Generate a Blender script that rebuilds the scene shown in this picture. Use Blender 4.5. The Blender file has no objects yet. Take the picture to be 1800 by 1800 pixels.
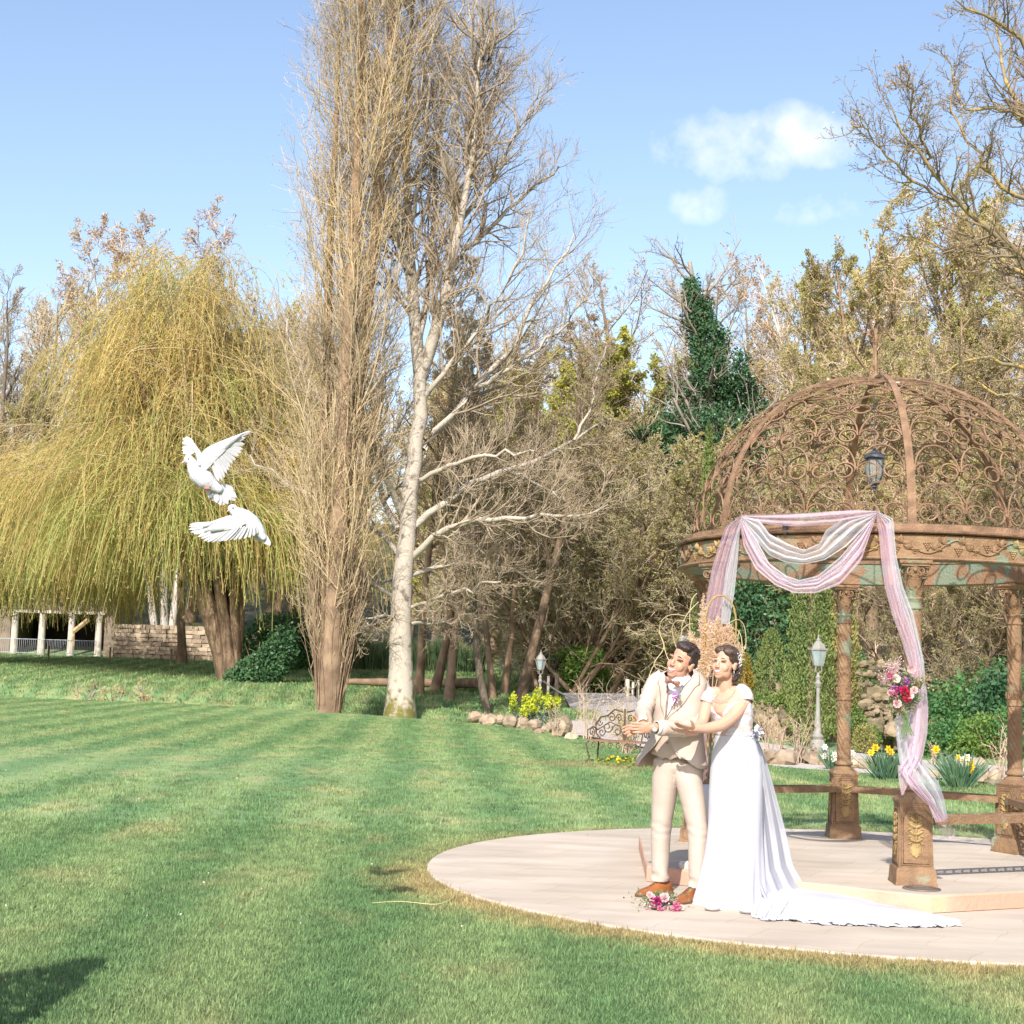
import bpy, bmesh, math, random
import numpy as np
from math import radians as RAD, sin, cos, pi, sqrt, atan2
from mathutils import Vector, Matrix, Euler, noise as mnoise
random.seed(7); rng = np.random.default_rng(7)
SC = bpy.context.scene; COL = SC.collection
# ---------------------------------------------------------------- camera
FPX, PITCH, ROLL, CAMH = 2692.4, .1043, .029, 1.507          # focal length in photo pixels (1800 px wide)
_fw = np.array([0, cos(PITCH), sin(PITCH)]); _u0 = np.array([0, -sin(PITCH), cos(PITCH)]); _r0 = np.array([1., 0, 0])
_cr = cos(ROLL)*_r0+sin(ROLL)*_u0; _cu = cos(ROLL)*_u0-sin(ROLL)*_r0
cd = bpy.data.cameras.new('camera'); cam = bpy.data.objects.new('camera', cd); COL.objects.link(cam)
cd.sensor_width = 36; cd.lens = FPX/1800*36; cd.clip_start = .1; cd.clip_end = 3000
cam.matrix_world = Matrix(((_cr[0], _cu[0], -_fw[0], 0), (_cr[1], _cu[1], -_fw[1], 0), (_cr[2], _cu[2], -_fw[2], CAMH), (0, 0, 0, 1)))
SC.camera = cam
def ray(x, y): return _fw+_cr*(x-900)/FPX-_cu*(y-900)/FPX
def at(x, y, Y):                                              # the point seen at photo pixel x, y at depth Y metres
    d = ray(x, y); return np.array([0, 0, CAMH])+d*(Y/d[1])
def gz(x, y, z=-.03):
    d = ray(x, y); return np.array([0, 0, CAMH])+d*((z-CAMH)/d[2])
# ---------------------------------------------------------------- light
SUN_EL, SUN_AZ = 37, 193.5                                    # azimuth clockwise from +Y: behind the camera, a little left
w = bpy.data.worlds.new('World'); SC.world = w; w.use_nodes = True
nt = w.node_tree; N = nt.nodes; L = nt.links; N.clear()
out = N.new('ShaderNodeOutputWorld'); bg = N.new('ShaderNodeBackground'); sky = N.new('ShaderNodeTexSky')
sky.sky_type = 'NISHITA'; sky.sun_disc = False; sky.sun_elevation = RAD(SUN_EL); sky.sun_rotation = RAD(SUN_AZ)
sky.air_density = 1.0; sky.dust_density = 1.3; sky.ozone_density = 2.4; sky.altitude = 100
bg.inputs[1].default_value = .15
L.new(bg.outputs[0], out.inputs[0])
# clouds: three soft heaps low in the sky, part of the sky's own colour
tc = N.new('ShaderNodeTexCoord'); nz = N.new('ShaderNodeTexNoise'); nz.inputs['Scale'].default_value = 34; nz.inputs['Detail'].default_value = 7; nz.inputs['Roughness'].default_value = .55
L.new(tc.outputs['Generated'], nz.inputs['Vector'])
prev = None
def mth(op, a, b=None, clamp=False):
    m = N.new('ShaderNodeMath'); m.operation = op; m.use_clamp = clamp
    for i, v in enumerate((a, b)):
        if v is None: continue
        if isinstance(v, (int, float)): m.inputs[i].default_value = v
        else: L.new(v, m.inputs[i])
    return m.outputs[0]
sep = N.new('ShaderNodeSeparateXYZ'); L.new(tc.outputs['Generated'], sep.inputs[0])
for (cx, cy, rx, ry, amp) in ((1290, 255, 125, 62, .95), (1375, 238, 85, 50, .9), (1440, 256, 95, 42, .75), (1230, 354, 52, 36, .7), (1420, 360, 110, 40, .5), (1205, 240, 60, 40, .6), (500, 240, 60, 26, .1)):
    d = ray(cx, cy); d = d/np.linalg.norm(d)
    dx = mth('MULTIPLY', mth('SUBTRACT', sep.outputs[0], float(d[0])), FPX/rx)
    dz = mth('MULTIPLY', mth('SUBTRACT', sep.outputs[2], float(d[2])), FPX/ry)
    r2 = mth('ADD', mth('MULTIPLY', dx, dx), mth('MULTIPLY', dz, dz))
    g = mth('MULTIPLY', mth('SUBTRACT', 1.0, mth('MULTIPLY', r2, .5), True), amp)
    g = mth('MULTIPLY', g, mth('GREATER_THAN', sep.outputs[1], 0.0))
    prev = g if prev is None else mth('MAXIMUM', prev, g)
nn = mth('MULTIPLY', mth('SUBTRACT', nz.outputs['Fac'], .5), 2.2)
cl = mth('MULTIPLY', mth('ADD', mth('SUBTRACT', prev, .38), mth('MULTIPLY', nn, mth('MINIMUM', mth('MULTIPLY', prev, 2.0), 1.0))), 1.25, True)
mix = N.new('ShaderNodeMix'); mix.data_type = 'RGBA'
L.new(mth('MULTIPLY', cl, .62), mix.inputs[0]); L.new(sky.outputs[0], mix.inputs[6]); mix.inputs[7].default_value = (4.5, 4.5, 4.7, 1)
tint = N.new('ShaderNodeMix'); tint.data_type = 'RGBA'; tint.blend_type = 'MULTIPLY'; tint.inputs[0].default_value = 1; L.new(sky.outputs[0], tint.inputs[6]); tint.inputs[7].default_value = (1.0, .90, .84, 1)      # a slightly milky spring air
L.new(tint.outputs[2], mix.inputs[6]); L.new(mix.outputs[2], bg.inputs[0])
sd = bpy.data.lights.new('sun', 'SUN'); sun = bpy.data.objects.new('sun', sd); COL.objects.link(sun)
sd.energy = 3.7; sd.angle = RAD(.55); sd.color = (1, .95, .88)
_sd = Vector((sin(RAD(SUN_AZ))*cos(RAD(SUN_EL)), cos(RAD(SUN_AZ))*cos(RAD(SUN_EL)), sin(RAD(SUN_EL))))
sun.rotation_euler = _sd.to_track_quat('Z', 'Y').to_euler()
SC.view_settings.view_transform = 'Standard'; SC.view_settings.look = 'None'; SC.view_settings.gamma = 1
SC.view_settings.exposure = .97
SC.view_settings.use_curve_mapping = False
# ---------------------------------------------------------------- helpers: materials
def mat(name, c1, c2=None, scale=5., rough=.7, bump=0., bscale=None, metal=0., c3=None, spec=.3, stretch=None, world=False, vary=0., detail=6., pos=(.35, .65), trans=0.):
    m = bpy.data.materials.new(name); m.use_nodes = True; nt = m.node_tree; N = nt.nodes; L = nt.links
    b = N['Principled BSDF']; b.inputs['Roughness'].default_value = rough; b.inputs['Metallic'].default_value = metal
    b.inputs['Specular IOR Level'].default_value = spec
    c1 = (*c1, 1); b.inputs['Base Color'].default_value = c1
    if c2 is None and not bump: return m
    if world: src = N.new('ShaderNodeNewGeometry').outputs['Position']
    else: src = N.new('ShaderNodeTexCoord').outputs['Object']
    if stretch:
        mp = N.new('ShaderNodeMapping'); mp.inputs['Scale'].default_value = stretch; L.new(src, mp.inputs[0]); src = mp.outputs[0]
    if c2 is not None:
        n = N.new('ShaderNodeTexNoise'); n.inputs['Scale'].default_value = scale; n.inputs['Detail'].default_value = detail; L.new(src, n.inputs['Vector'])
        r = N.new('ShaderNodeValToRGB'); L.new(n.outputs['Fac'], r.inputs[0]); e = r.color_ramp.elements
        e[0].position, e[1].position = pos; e[0].color = c1; e[1].color = (*c2, 1)
        if c3 is not None: q = e.new((pos[0]+pos[1])/2); q.color = (*c3, 1)
        colr = r.outputs[0]
        if vary:
            oi = N.new('ShaderNodeObjectInfo'); hv = N.new('ShaderNodeHueSaturation'); L.new(colr, hv.inputs['Color'])
            mr = N.new('ShaderNodeMapRange'); L.new(oi.outputs['Random'], mr.inputs[0]); mr.inputs[3].default_value = 1-vary; mr.inputs[4].default_value = 1+vary
            L.new(mr.outputs[0], hv.inputs['Value']); colr = hv.outputs[0]
        L.new(colr, b.inputs['Base Color'])
    if bump:
        n2 = N.new('ShaderNodeTexNoise'); n2.inputs['Scale'].default_value = bscale or scale*3; n2.inputs['Detail'].default_value = 5; L.new(src, n2.inputs['Vector'])
        bp = N.new('ShaderNodeBump'); bp.inputs['Strength'].default_value = bump; bp.inputs['Distance'].default_value = .02
        L.new(n2.outputs['Fac'], bp.inputs['Height']); L.new(bp.outputs[0], b.inputs['Normal'])
    return m
def leafmat(name, c1, c2, scale=2., trans=.35, c3=None, vary=.15, rough=.6):
    """leaves and tulle-thin petals: diffuse plus light through the leaf"""
    m = mat(name, c1, c2, scale, rough, c3=c3, world=True, vary=vary, spec=.2); N = m.node_tree.nodes; L = m.node_tree.links
    b = N['Principled BSDF']; src = b.inputs['Base Color'].links[0].from_socket
    t = N.new('ShaderNodeBsdfTranslucent'); L.new(src, t.inputs[0]); mx = N.new('ShaderNodeMixShader'); mx.inputs[0].default_value = trans
    L.new(b.outputs[0], mx.inputs[1]); L.new(t.outputs[0], mx.inputs[2]); L.new(mx.outputs[0], N['Material Output'].inputs[0])
    return m
# ---------------------------------------------------------------- helpers: meshes
def A(v): return np.asarray(v, float)
def unit(v): v = A(v); return v/(np.linalg.norm(v, axis=-1, keepdims=True)+1e-12)
class MB:
    """collects shapes into one mesh"""
    def __init__(s): s.v = []; s.f = []; s.m = []; s.n = 0; s.mi = 0
    def add(s, v, f):
        v = A(v).reshape(-1, 3); s.v.append(v); k = s.n
        for q in f: s.f.append(tuple(int(i)+k for i in q)); s.m.append(s.mi)
        s.n += len(v); return s
    def box(s, c, d, rz=0., taper=1., M=None):
        x, y, z = d[0]/2, d[1]/2, d[2]/2
        v = A([(-x, -y, -z), (x, -y, -z), (x, y, -z), (-x, y, -z), (-x*taper, -y*taper, z), (x*taper, -y*taper, z), (x*taper, y*taper, z), (-x*taper, y*taper, z)])
        if M is not None: v = v@A(M).T
        elif rz: v = v@A([[cos(rz), sin(rz), 0], [-sin(rz), cos(rz), 0], [0, 0, 1]])
        return s.add(v+A(c), [(3, 2, 1, 0), (4, 5, 6, 7), (0, 1, 5, 4), (1, 2, 6, 5), (2, 3, 7, 6), (3, 0, 4, 7)])
    def ring_surf(s, rings, closed=True, cap0=True, cap1=True, loop=False):
        R = A(rings); n, k = R.shape[:2]; f = []
        kk = k if closed else k-1
        for i in range(n if loop else n-1):
            a, b = i*k, ((i+1) % n)*k
            for j in range(kk): f.append((a+j, a+(j+1) % k, b+(j+1) % k, b+j))
        if not loop and closed:
            if cap0: f.append(tuple(range(k))[::-1])
            if cap1: f.append(tuple((n-1)*k+j for j in range(k)))
        return s.add(R, f)
    def lathe(s, prof, c=(0, 0, 0), k=16, M=None, fl=None, cap=True):
        t = np.arange(k)*2*pi/k; P = A(prof); R = np.zeros((len(P), k, 3))
        for i, (r, z) in enumerate(P):
            rr = r*np.ones(k) if fl is None else r*fl(t, z)
            R[i, :, 0] = rr*np.cos(t); R[i, :, 1] = rr*np.sin(t); R[i, :, 2] = z
        if M is not None: R = R@A(M).T
        return s.ring_surf(R+A(c), cap0=cap, cap1=cap)
    def tube(s, P, r, k=6, cap=True, loop=False, flat=1., ref=None):
        P = A(P); n = len(P); r = A(r)*np.ones(n)
        if loop: T = np.roll(P, -1, 0)-np.roll(P, 1, 0)
        else: T = np.gradient(P, axis=0)
        T = unit(T)
        u = A(ref) if ref is not None else (A([0, 0, 1.]) if abs(T[0][2]) < .9 else A([1., 0, 0]))
        R = np.zeros((n, k, 3)); t = np.arange(k)*2*pi/k+pi/k
        for i in range(n):
            if ref is not None: u = A(ref)
            u = u-T[i]*(u@T[i]); u = unit(u); w = np.cross(T[i], u)
            R[i] = P[i]+r[i]*(np.cos(t)[:, None]*u*flat+np.sin(t)[:, None]*w)
        return s.ring_surf(R, cap0=cap, cap1=cap, loop=loop)
    def ell(s, c, r, k=12, n=8, M=None):
        th = np.linspace(-pi/2, pi/2, n+1); t = np.arange(k)*2*pi/k; R = np.zeros((n+1, k, 3))
        for i, a in enumerate(th):
            rr = max(cos(a), .002); R[i, :, 0] = r[0]*rr*np.cos(t); R[i, :, 1] = r[1]*rr*np.sin(t); R[i, :, 2] = r[2]*sin(a)
        if M is not None: R = R@A(M).T
        return s.ring_surf(R+A(c))
    def grid(s, G, flip=False):
        G = A(G); n, k = G.shape[:2]; f = [(i*k+j, i*k+j+1, (i+1)*k+j+1, (i+1)*k+j) for i in range(n-1) for j in range(k-1)]
        return s.add(G, [q[::-1] for q in f] if flip else f)
    def mesh(s, name):
        me = bpy.data.meshes.new(name); me.from_pydata(np.concatenate(s.v).tolist() if s.v else [], [], s.f)
        if any(s.m): me.polygons.foreach_set('material_index', s.m)
        me.update(); return me
    def build(s, name, m, parent=None, smooth=40, **kw):
        return link(name, s.mesh(name), m, parent, smooth, **kw)
def link(name, me, m, parent=None, smooth=40, loc=None, rot=None):
    for q in (m if isinstance(m, (list, tuple)) else [m]):
        if q is not None: me.materials.append(q)
    if smooth:
        me.polygons.foreach_set('use_smooth', np.ones(len(me.polygons), bool))
        if smooth < 180: me.set_sharp_from_angle(angle=RAD(smooth))
    o = bpy.data.objects.new(name, me); COL.objects.link(o)
    if parent is not None: o.parent = parent
    if loc is not None: o.location = loc
    if rot is not None: o.rotation_euler = rot
    return o
def tag(o, label=None, cat=None, group=None, kind=None):
    for k, v in (('label', label), ('category', cat), ('group', group), ('kind', kind)):
        if v: o[k] = v
    return o
def thing(name, label, cat, loc=(0, 0, 0), rz=0., group=None):
    o = bpy.data.objects.new(name, None); COL.objects.link(o); o.location = loc; o.rotation_euler = (0, 0, rz); o.empty_display_size = .2
    return tag(o, label, cat, group)
KIDS = {}
def clone(o, loc, rz=0., label=None, group=None, scale=None, parent=None):
    c = o.copy(); COL.objects.link(c)
    if parent is None:
        c.location = loc; c.rotation_euler = (0, 0, rz)
        if scale is not None: c.scale = scale if hasattr(scale, '__len__') else (scale,)*3
        if label: c['label'] = label
        if group: c['group'] = group
    else: c.parent = parent
    for ch in [q for q in bpy.data.objects if q.parent == o]: clone(ch, None, parent=c)
    return c
def fastmesh(name, V, Q, midx=None):
    """big meshes: V (n,3), Q list of (m,3) or (m,4) arrays"""
    me = bpy.data.meshes.new(name); Q = [q for q in Q if len(q)]
    me.vertices.add(len(V)); me.vertices.foreach_set('co', np.ascontiguousarray(V, dtype=np.float32).ravel())
    nl = sum(q.size for q in Q); nf = sum(len(q) for q in Q)
    me.loops.add(nl); me.polygons.add(nf)
    me.loops.foreach_set('vertex_index', np.concatenate([q.ravel() for q in Q]).astype(np.int32))
    sz = np.concatenate([np.full(len(q), q.shape[1]) for q in Q]); st = np.concatenate([[0], np.cumsum(sz)[:-1]])
    me.polygons.foreach_set('loop_start', st.astype(np.int32))
    try: me.polygons.foreach_set('loop_total', sz.astype(np.int32))
    except Exception: pass
    if midx is not None: me.polygons.foreach_set('material_index', np.concatenate([np.full(len(q), i) for q, i in zip(Q, midx)]).astype(np.int32))
    me.update(calc_edges=True); return me
class TB:
    """vectorised tubes, ribbons and leaf specks"""
    def __init__(s): s.V = []; s.Q = []; s.mi = []; s.n = 0
    def tubes(s, P, R, k=4, mi=0):
        P = A(P); R = A(R); B, n = P.shape[:2]
        if B == 0: return
        T = unit(np.gradient(P, axis=1)); ref = np.where(np.abs(T[..., 2:3]) < .8, A([0, 0, 1.]), A([1., 0, 0]))
        u = unit(np.cross(T, ref)); w = np.cross(T, u); t = np.arange(k)*2*pi/k
        V = P[:, :, None]+R[:, :, None, None]*(np.cos(t)[:, None]*u[:, :, None]+np.sin(t)[:, None]*w[:, :, None])
        base = (np.arange(B)*n*k)[:, None, None]+(np.arange(n-1)*k)[None, :, None]; j = np.arange(k)[None, None]; j2 = (j+1) % k
        q = np.stack([base+j, base+j2, base+k+j2, base+k+j], -1).reshape(-1, 4)+s.n
        s.V.append(V.reshape(-1, 3)); s.Q.append(q); s.mi.append(mi); s.n += B*n*k
    def ribbons(s, P, R, mi=0):
        P = A(P); R = A(R); B, n = P.shape[:2]
        if B == 0: return
        T = unit(np.gradient(P, axis=1)); rd = rng.normal(size=(B, 1, 3)); u = unit(np.cross(T, rd))
        V = np.stack([P-u*R[..., None], P+u*R[..., None]], 2)
        base = (np.arange(B)*n*2)[:, None]+(np.arange(n-1)*2)[None]
        q = np.stack([base, base+1, base+3, base+2], -1).reshape(-1, 4)+s.n
        s.V.append(V.reshape(-1, 3)); s.Q.append(q); s.mi.append(mi); s.n += B*n*2
    def leaves(s, C, size, mi=0, aspect=.55, down=None):
        C = A(C); B = len(C)
        if B == 0: return
        a = unit(rng.normal(size=(B, 3))) if down is None else unit(rng.normal(size=(B, 3))*.5+A([0, 0, -down]))
        b = unit(np.cross(a, rng.normal(size=(B, 3)))); sz = (size*rng.uniform(.6, 1.4, B))[:, None]
        V = np.stack([C, C+a*sz*.5+b*sz*aspect*.5, C+a*sz, C+a*sz*.5-b*sz*aspect*.5], 1)
        q = np.arange(B*4).reshape(-1, 4)+s.n
        s.V.append(V.reshape(-1, 3)); s.Q.append(q); s.mi.append(mi); s.n += B*4
    def mesh(s, name): return fastmesh(name, np.concatenate(s.V), s.Q, s.mi)
# ---------------------------------------------------------------- helpers: growing trees
def spine(S, D, Ln, n, wig=.15, grav=0., up=0.):
    """polylines from S heading D; grav<0 droops, up>0 turns upward"""
    B = len(S); P = np.zeros((B, n, 3)); P[:, 0] = S; D = unit(D); st = (Ln/(n-1))[:, None]
    for i in range(1, n):
        D = unit(D+rng.normal(size=(B, 3))*wig+A([0, 0, grav+up])); P[:, i] = P[:, i-1]+D*st
    return P
def kids(P, R, num, t0, t1, ang, ratio, n, wig, grav, rr=.6, lenfn=None, rmin=.003, L0=None, tip=.35, spread=None):
    B, m = P.shape[:2]; B2 = B*num
    par = np.repeat(np.arange(B), num)
    t = t0+(t1-t0)*((np.tile(np.arange(num), B)+rng.uniform(0, 1, B2))/num); x = t*(m-1); i = np.minimum(x.astype(int), m-2); fr = (x-i)[:, None]
    S = P[par, i]*(1-fr)+P[par, i+1]*fr; T = unit(P[par, i+1]-P[par, i]); r = (R[par, i]*(1-fr[:, 0])+R[par, i+1]*fr[:, 0])
    pl = np.linalg.norm(np.diff(P, axis=1), axis=2).sum(1)[par] if L0 is None else L0
    pr = unit(np.cross(T, rng.normal(size=(B2, 3)))); a = RAD(ang)*rng.uniform(.7, 1.3, B2)[:, None]
    D = T*np.cos(a)+pr*np.sin(a)
    Ln = pl*ratio*rng.uniform(.6, 1.25, B2)*(1-tip*t) if lenfn is None else lenfn(t, par)*rng.uniform(.7, 1.2, B2)
    C = spine(S, D, Ln, n, wig, grav); R0 = np.maximum(r*rr, rmin); CR = R0[:, None]*np.linspace(1, .35, n)[None]
    CR = np.maximum(CR, rmin*.6)
    return C, CR
# ---------------------------------------------------------------- the ground
DISC_C = A([3.076, 12.256]); DISC_R = 3.647; GC = A([2.974, 12.475]); GR = 1.524; ZP = .116
_edge_px = [(0, 1225), (150, 1231), (300, 1236.5), (550, 1250), (700, 1261), (850, 1274), (1000, 1292), (1130, 1316), (1370, 1347), (1500, 1357), (1640, 1368), (1800, 1384)]
_E = A([gz(*p)[:2] for p in _edge_px]); _ang = _E[:, 0]/_E[:, 1]
def edge_at(a): return np.interp(a, _ang, _E[:, 1])            # depth of the mown lawn's far edge along a bearing
def sstep(x, a, b): t = np.clip((x-a)/(b-a), 0, 1); return t*t*(3-2*t)
def terr(x, y):
    x = A(x); y = A(y); a = x/np.maximum(y, 1); e = np.interp(a, _ang, _E[:, 1])
    zl = np.interp(y, [0, 50, 60, 65, 75, 100, 125, 180, 300, 900], [-.12, -.12, .1, .45, .75, 1.75, 5.5, 17, 30, 45])
    zr = np.interp(y, [0, 44, 60, 100, 180, 300, 900], [-.07, -.07, 1.2, 11, 26, 36, 45])
    k = sstep(x, 9, 20); z = zl*(1-k)+zr*k
    dip = .95*np.exp(-((y-e-3.2)/2.2)**2)*(1-sstep(a, -.03, .015))
    z = z-dip
    rough = .12*np.sin(x*.9+y*.31)*np.sin(y*.7-x*.2)*sstep(y-e, 0, 3)*(1-sstep(y, 64, 70))+.5*np.sin(x*.11)*np.sin(y*.09)*sstep(y, 100, 120)
    return np.where(y < e+.3, np.minimum(-.25+0*z, z), z+rough)
def gr(px, py, Y): p = at(px, py, Y); return A([p[0], p[1], float(terr(p[0], p[1])) if p[1] > edge_at(p[0]/p[1])+.3 else -.03])
def ground_z(x, y): return float(terr(x, y)) if y > edge_at(x/y)+.3 else -.03
def grass_nodes(m, far=False):
    nt = m.node_tree; N = nt.nodes; L = nt.links; b = N['Principled BSDF']
    geo = N.new('ShaderNodeNewGeometry')
    def noise(sc, det=4, st=None):
        n = N.new('ShaderNodeTexNoise'); n.inputs['Scale'].default_value = sc; n.inputs['Detail'].default_value = det
        if st: mp = N.new('ShaderNodeMapping'); mp.inputs['Scale'].default_value = st; L.new(geo.outputs['Position'], mp.inputs[0]); L.new(mp.outputs[0], n.inputs['Vector'])
        else: L.new(geo.outputs['Position'], n.inputs['Vector'])
        return n.outputs['Fac']
    def M(op, a, b_=None, c=False):
        q = N.new('ShaderNodeMath'); q.operation = op; q.use_clamp = c
        for i, v in enumerate((a, b_)):
            if v is None: continue
            if isinstance(v, (int, float)): q.inputs[i].default_value = v
            else: L.new(v, q.inputs[i])
        return q.outputs[0]
    def mixc(f, a, c):
        q = N.new('ShaderNodeMix'); q.data_type = 'RGBA'; L.new(f, q.inputs[0])
        for i, v in ((6, a), (7, c)):
            if isinstance(v, tuple): q.inputs[i].default_value = (*v, 1)
            else: L.new(v, q.inputs[i])
        return q.outputs[2]
    def ramp(f, lo, hi):
        q = N.new('ShaderNodeMapRange'); q.interpolation_type = 'SMOOTHSTEP'; L.new(f, q.inputs[0]); q.inputs[1].default_value = lo; q.inputs[2].default_value = hi; return q.outputs[0]
    sp = N.new('ShaderNodeSeparateXYZ'); L.new(geo.outputs['Position'], sp.inputs[0]); X, Y, Z = sp.outputs
    G1, G2, G3 = GRASS_COL
    # mown stripes running away from the camera, wandering a little
    wob = M('MULTIPLY', M('SUBTRACT', noise(.22, 3), .5), .7)
    s = M('SINE', M('MULTIPLY', M('ADD', M('ADD', X, M('MULTIPLY', Y, .055)), wob), 2*pi/1.35))
    patch = noise(.55, 5, (1., .6, 1.)); fine = noise(7, 5)
    f = M('ADD', M('MULTIPLY', s, .34), M('ADD', M('MULTIPLY', patch, 1.1), M('MULTIPLY', fine, .8)))
    base = mixc(ramp(f, .42, 1.35), G1, G2)
    dry = ramp(M('ADD', M('MULTIPLY', noise(1.3, 6, (1, .45, 1)), 1.), M('MULTIPLY', s, .03)), .50, .72)
    base = mixc(M('MULTIPLY', dry, .6), base, G3)
    # worn, straw-coloured rim along the terrace and under the bench
    dx = M('SUBTRACT', X, float(DISC_C[0])); dy = M('SUBTRACT', Y, float(DISC_C[1])); r = M('SQRT', M('ADD', M('MULTIPLY', dx, dx), M('MULTIPLY', dy, dy)))
    rim = M('SUBTRACT', 1.0, ramp(M('ADD', M('SUBTRACT', r, DISC_R), M('MULTIPLY', M('SUBTRACT', noise(3.5, 4), .5), .7)), .1, .62))
    side = M('MAXIMUM', ramp(M('MULTIPLY', dy, -1), -1.5, 1.2), .35)
    base = mixc(M('MULTIPLY', M('MULTIPLY', rim, side), .85), base, (.42, .32, .15))
    bx = M('MULTIPLY', M('SUBTRACT', X, 1.9), .45); by = M('SUBTRACT', Y, 26.6)
    rb = M('SQRT', M('ADD', M('MULTIPLY', bx, bx), M('MULTIPLY', M('MULTIPLY', by, by), .35)))
    wb = M('SUBTRACT', 1.0, ramp(M('ADD', rb, M('MULTIPLY', M('SUBTRACT', noise(2.2, 4), .5), .9)), .35, .9))
    base = mixc(M('MULTIPLY', wb, .7), base, (.30, .25, .12))
    if far:                                                       # rough bank, then the mown slope, then woodland litter
        bank = M('MULTIPLY', ramp(noise(1.1, 8), .45, .62), M('SUBTRACT', 1.0, ramp(Y, 64, 70)))
        base = mixc(M('MULTIPLY', bank, .45), base, (.22, .17, .075))
        base = mixc(M('MAXIMUM', ramp(Y, 100, 112), M('MULTIPLY', ramp(M('ADD', M('MULTIPLY', X, .7), M('MULTIPLY', noise(.3, 3), 6.)), 10, 13), ramp(Y, 36, 46))), base, mixc(ramp(noise(.8, 6), .4, .6), (.10, .075, .04), (.05, .07, .02)))
    L.new(base, b.inputs['Base Color']); b.inputs['Roughness'].default_value = .75; b.inputs['Specular IOR Level'].default_value = .25
    bp = N.new('ShaderNodeBump'); bp.inputs['Strength'].default_value = .55; bp.inputs['Distance'].default_value = .03
    L.new(M('ADD', noise(38, 3), M('MULTIPLY', noise(9, 4), .8)), bp.inputs['Height'])
    return bp, b, L
GRASS_COL = ((.135, .235, .095), (.235, .32, .135), (.37, .35, .17))
m_lawn = bpy.data.materials.new('lawn'); m_lawn.use_nodes = True; bp, b_, L_ = grass_nodes(m_lawn); L_.new(bp.outputs[0], b_.inputs['Normal'])
m_blade = bpy.data.materials.new('grass_blade'); m_blade.use_nodes = True; _, b_, L_ = grass_nodes(m_blade)
_N = m_blade.node_tree.nodes; _src = b_.inputs['Base Color'].links[0].from_socket; _oi = _N.new('ShaderNodeObjectInfo'); _hv = _N.new('ShaderNodeHueSaturation'); _mr = _N.new('ShaderNodeMapRange'); _mr.inputs[3].default_value = .55; _mr.inputs[4].default_value = 1.5
L_.new(_oi.outputs['Random'], _mr.inputs[0]); L_.new(_mr.outputs[0], _hv.inputs['Value']); L_.new(_src, _hv.inputs['Color']); L_.new(_hv.outputs[0], b_.inputs['Base Color'])
t_ = m_blade.node_tree.nodes.new('ShaderNodeBsdfTranslucent'); mx_ = m_blade.node_tree.nodes.new('ShaderNodeMixShader'); mx_.inputs[0].default_value = .3
L_.new(b_.inputs['Base Color'].links[0].from_socket, t_.inputs[0]); L_.new(b_.outputs[0], mx_.inputs[1]); L_.new(t_.outputs[0], mx_.inputs[2]); L_.new(mx_.outputs[0], m_blade.node_tree.nodes['Material Output'].inputs[0])
m_terr = bpy.data.materials.new('terrain'); m_terr.use_nodes = True; bp, b_, L_ = grass_nodes(m_terr, True); L_.new(bp.outputs[0], b_.inputs['Normal'])
# lawn: a level sheet out to its edge, where it rolls over into the ditch
aa = np.concatenate([np.linspace(-3, -.6, 12), np.linspace(-.55, .55, 90), np.linspace(.6, 3, 12)])
rows = []
for f in list(np.linspace(-.6, .985, 40))+[1.0, 1.006, 1.012]:
    e = edge_at(aa); y = np.maximum(e, 4)*f; x = aa*np.abs(e) if f < 0 else aa*e*max(f, .25)
    z = -.03-(.0 if f <= .985 else {1.0: .01, 1.006: .03, 1.012: .05}[f])-np.where(aa < 0, {1.0: 0, 1.006: .06, 1.012: .25}.get(f, 0), 0)+.02*np.sin(x*.25)*np.sin(y*.21)*(y > 20)
    rows.append(np.stack([x, y, z+0*x], -1))
lawn = MB().grid(rows, flip=False).build('lawn', m_lawn); tag(lawn, kind='structure')
# ground beyond: ditch, far meadow and wooded hillside
xs = np.concatenate([np.linspace(-900, -80, 16), np.linspace(-75, 75, 151), np.linspace(80, 900, 16)])
ys = np.concatenate([[-60, -20, 0, 10], np.linspace(20, 110, 181), np.linspace(112, 300, 60), [400, 600, 900, 1400]])
Xg, Yg = np.meshgrid(xs, ys); Zg = terr(Xg, Yg); Zg[:4] = -.3
tag(MB().grid(np.stack([Xg, Yg, Zg], -1)).build('terrain', m_terr), kind='structure')
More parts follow.
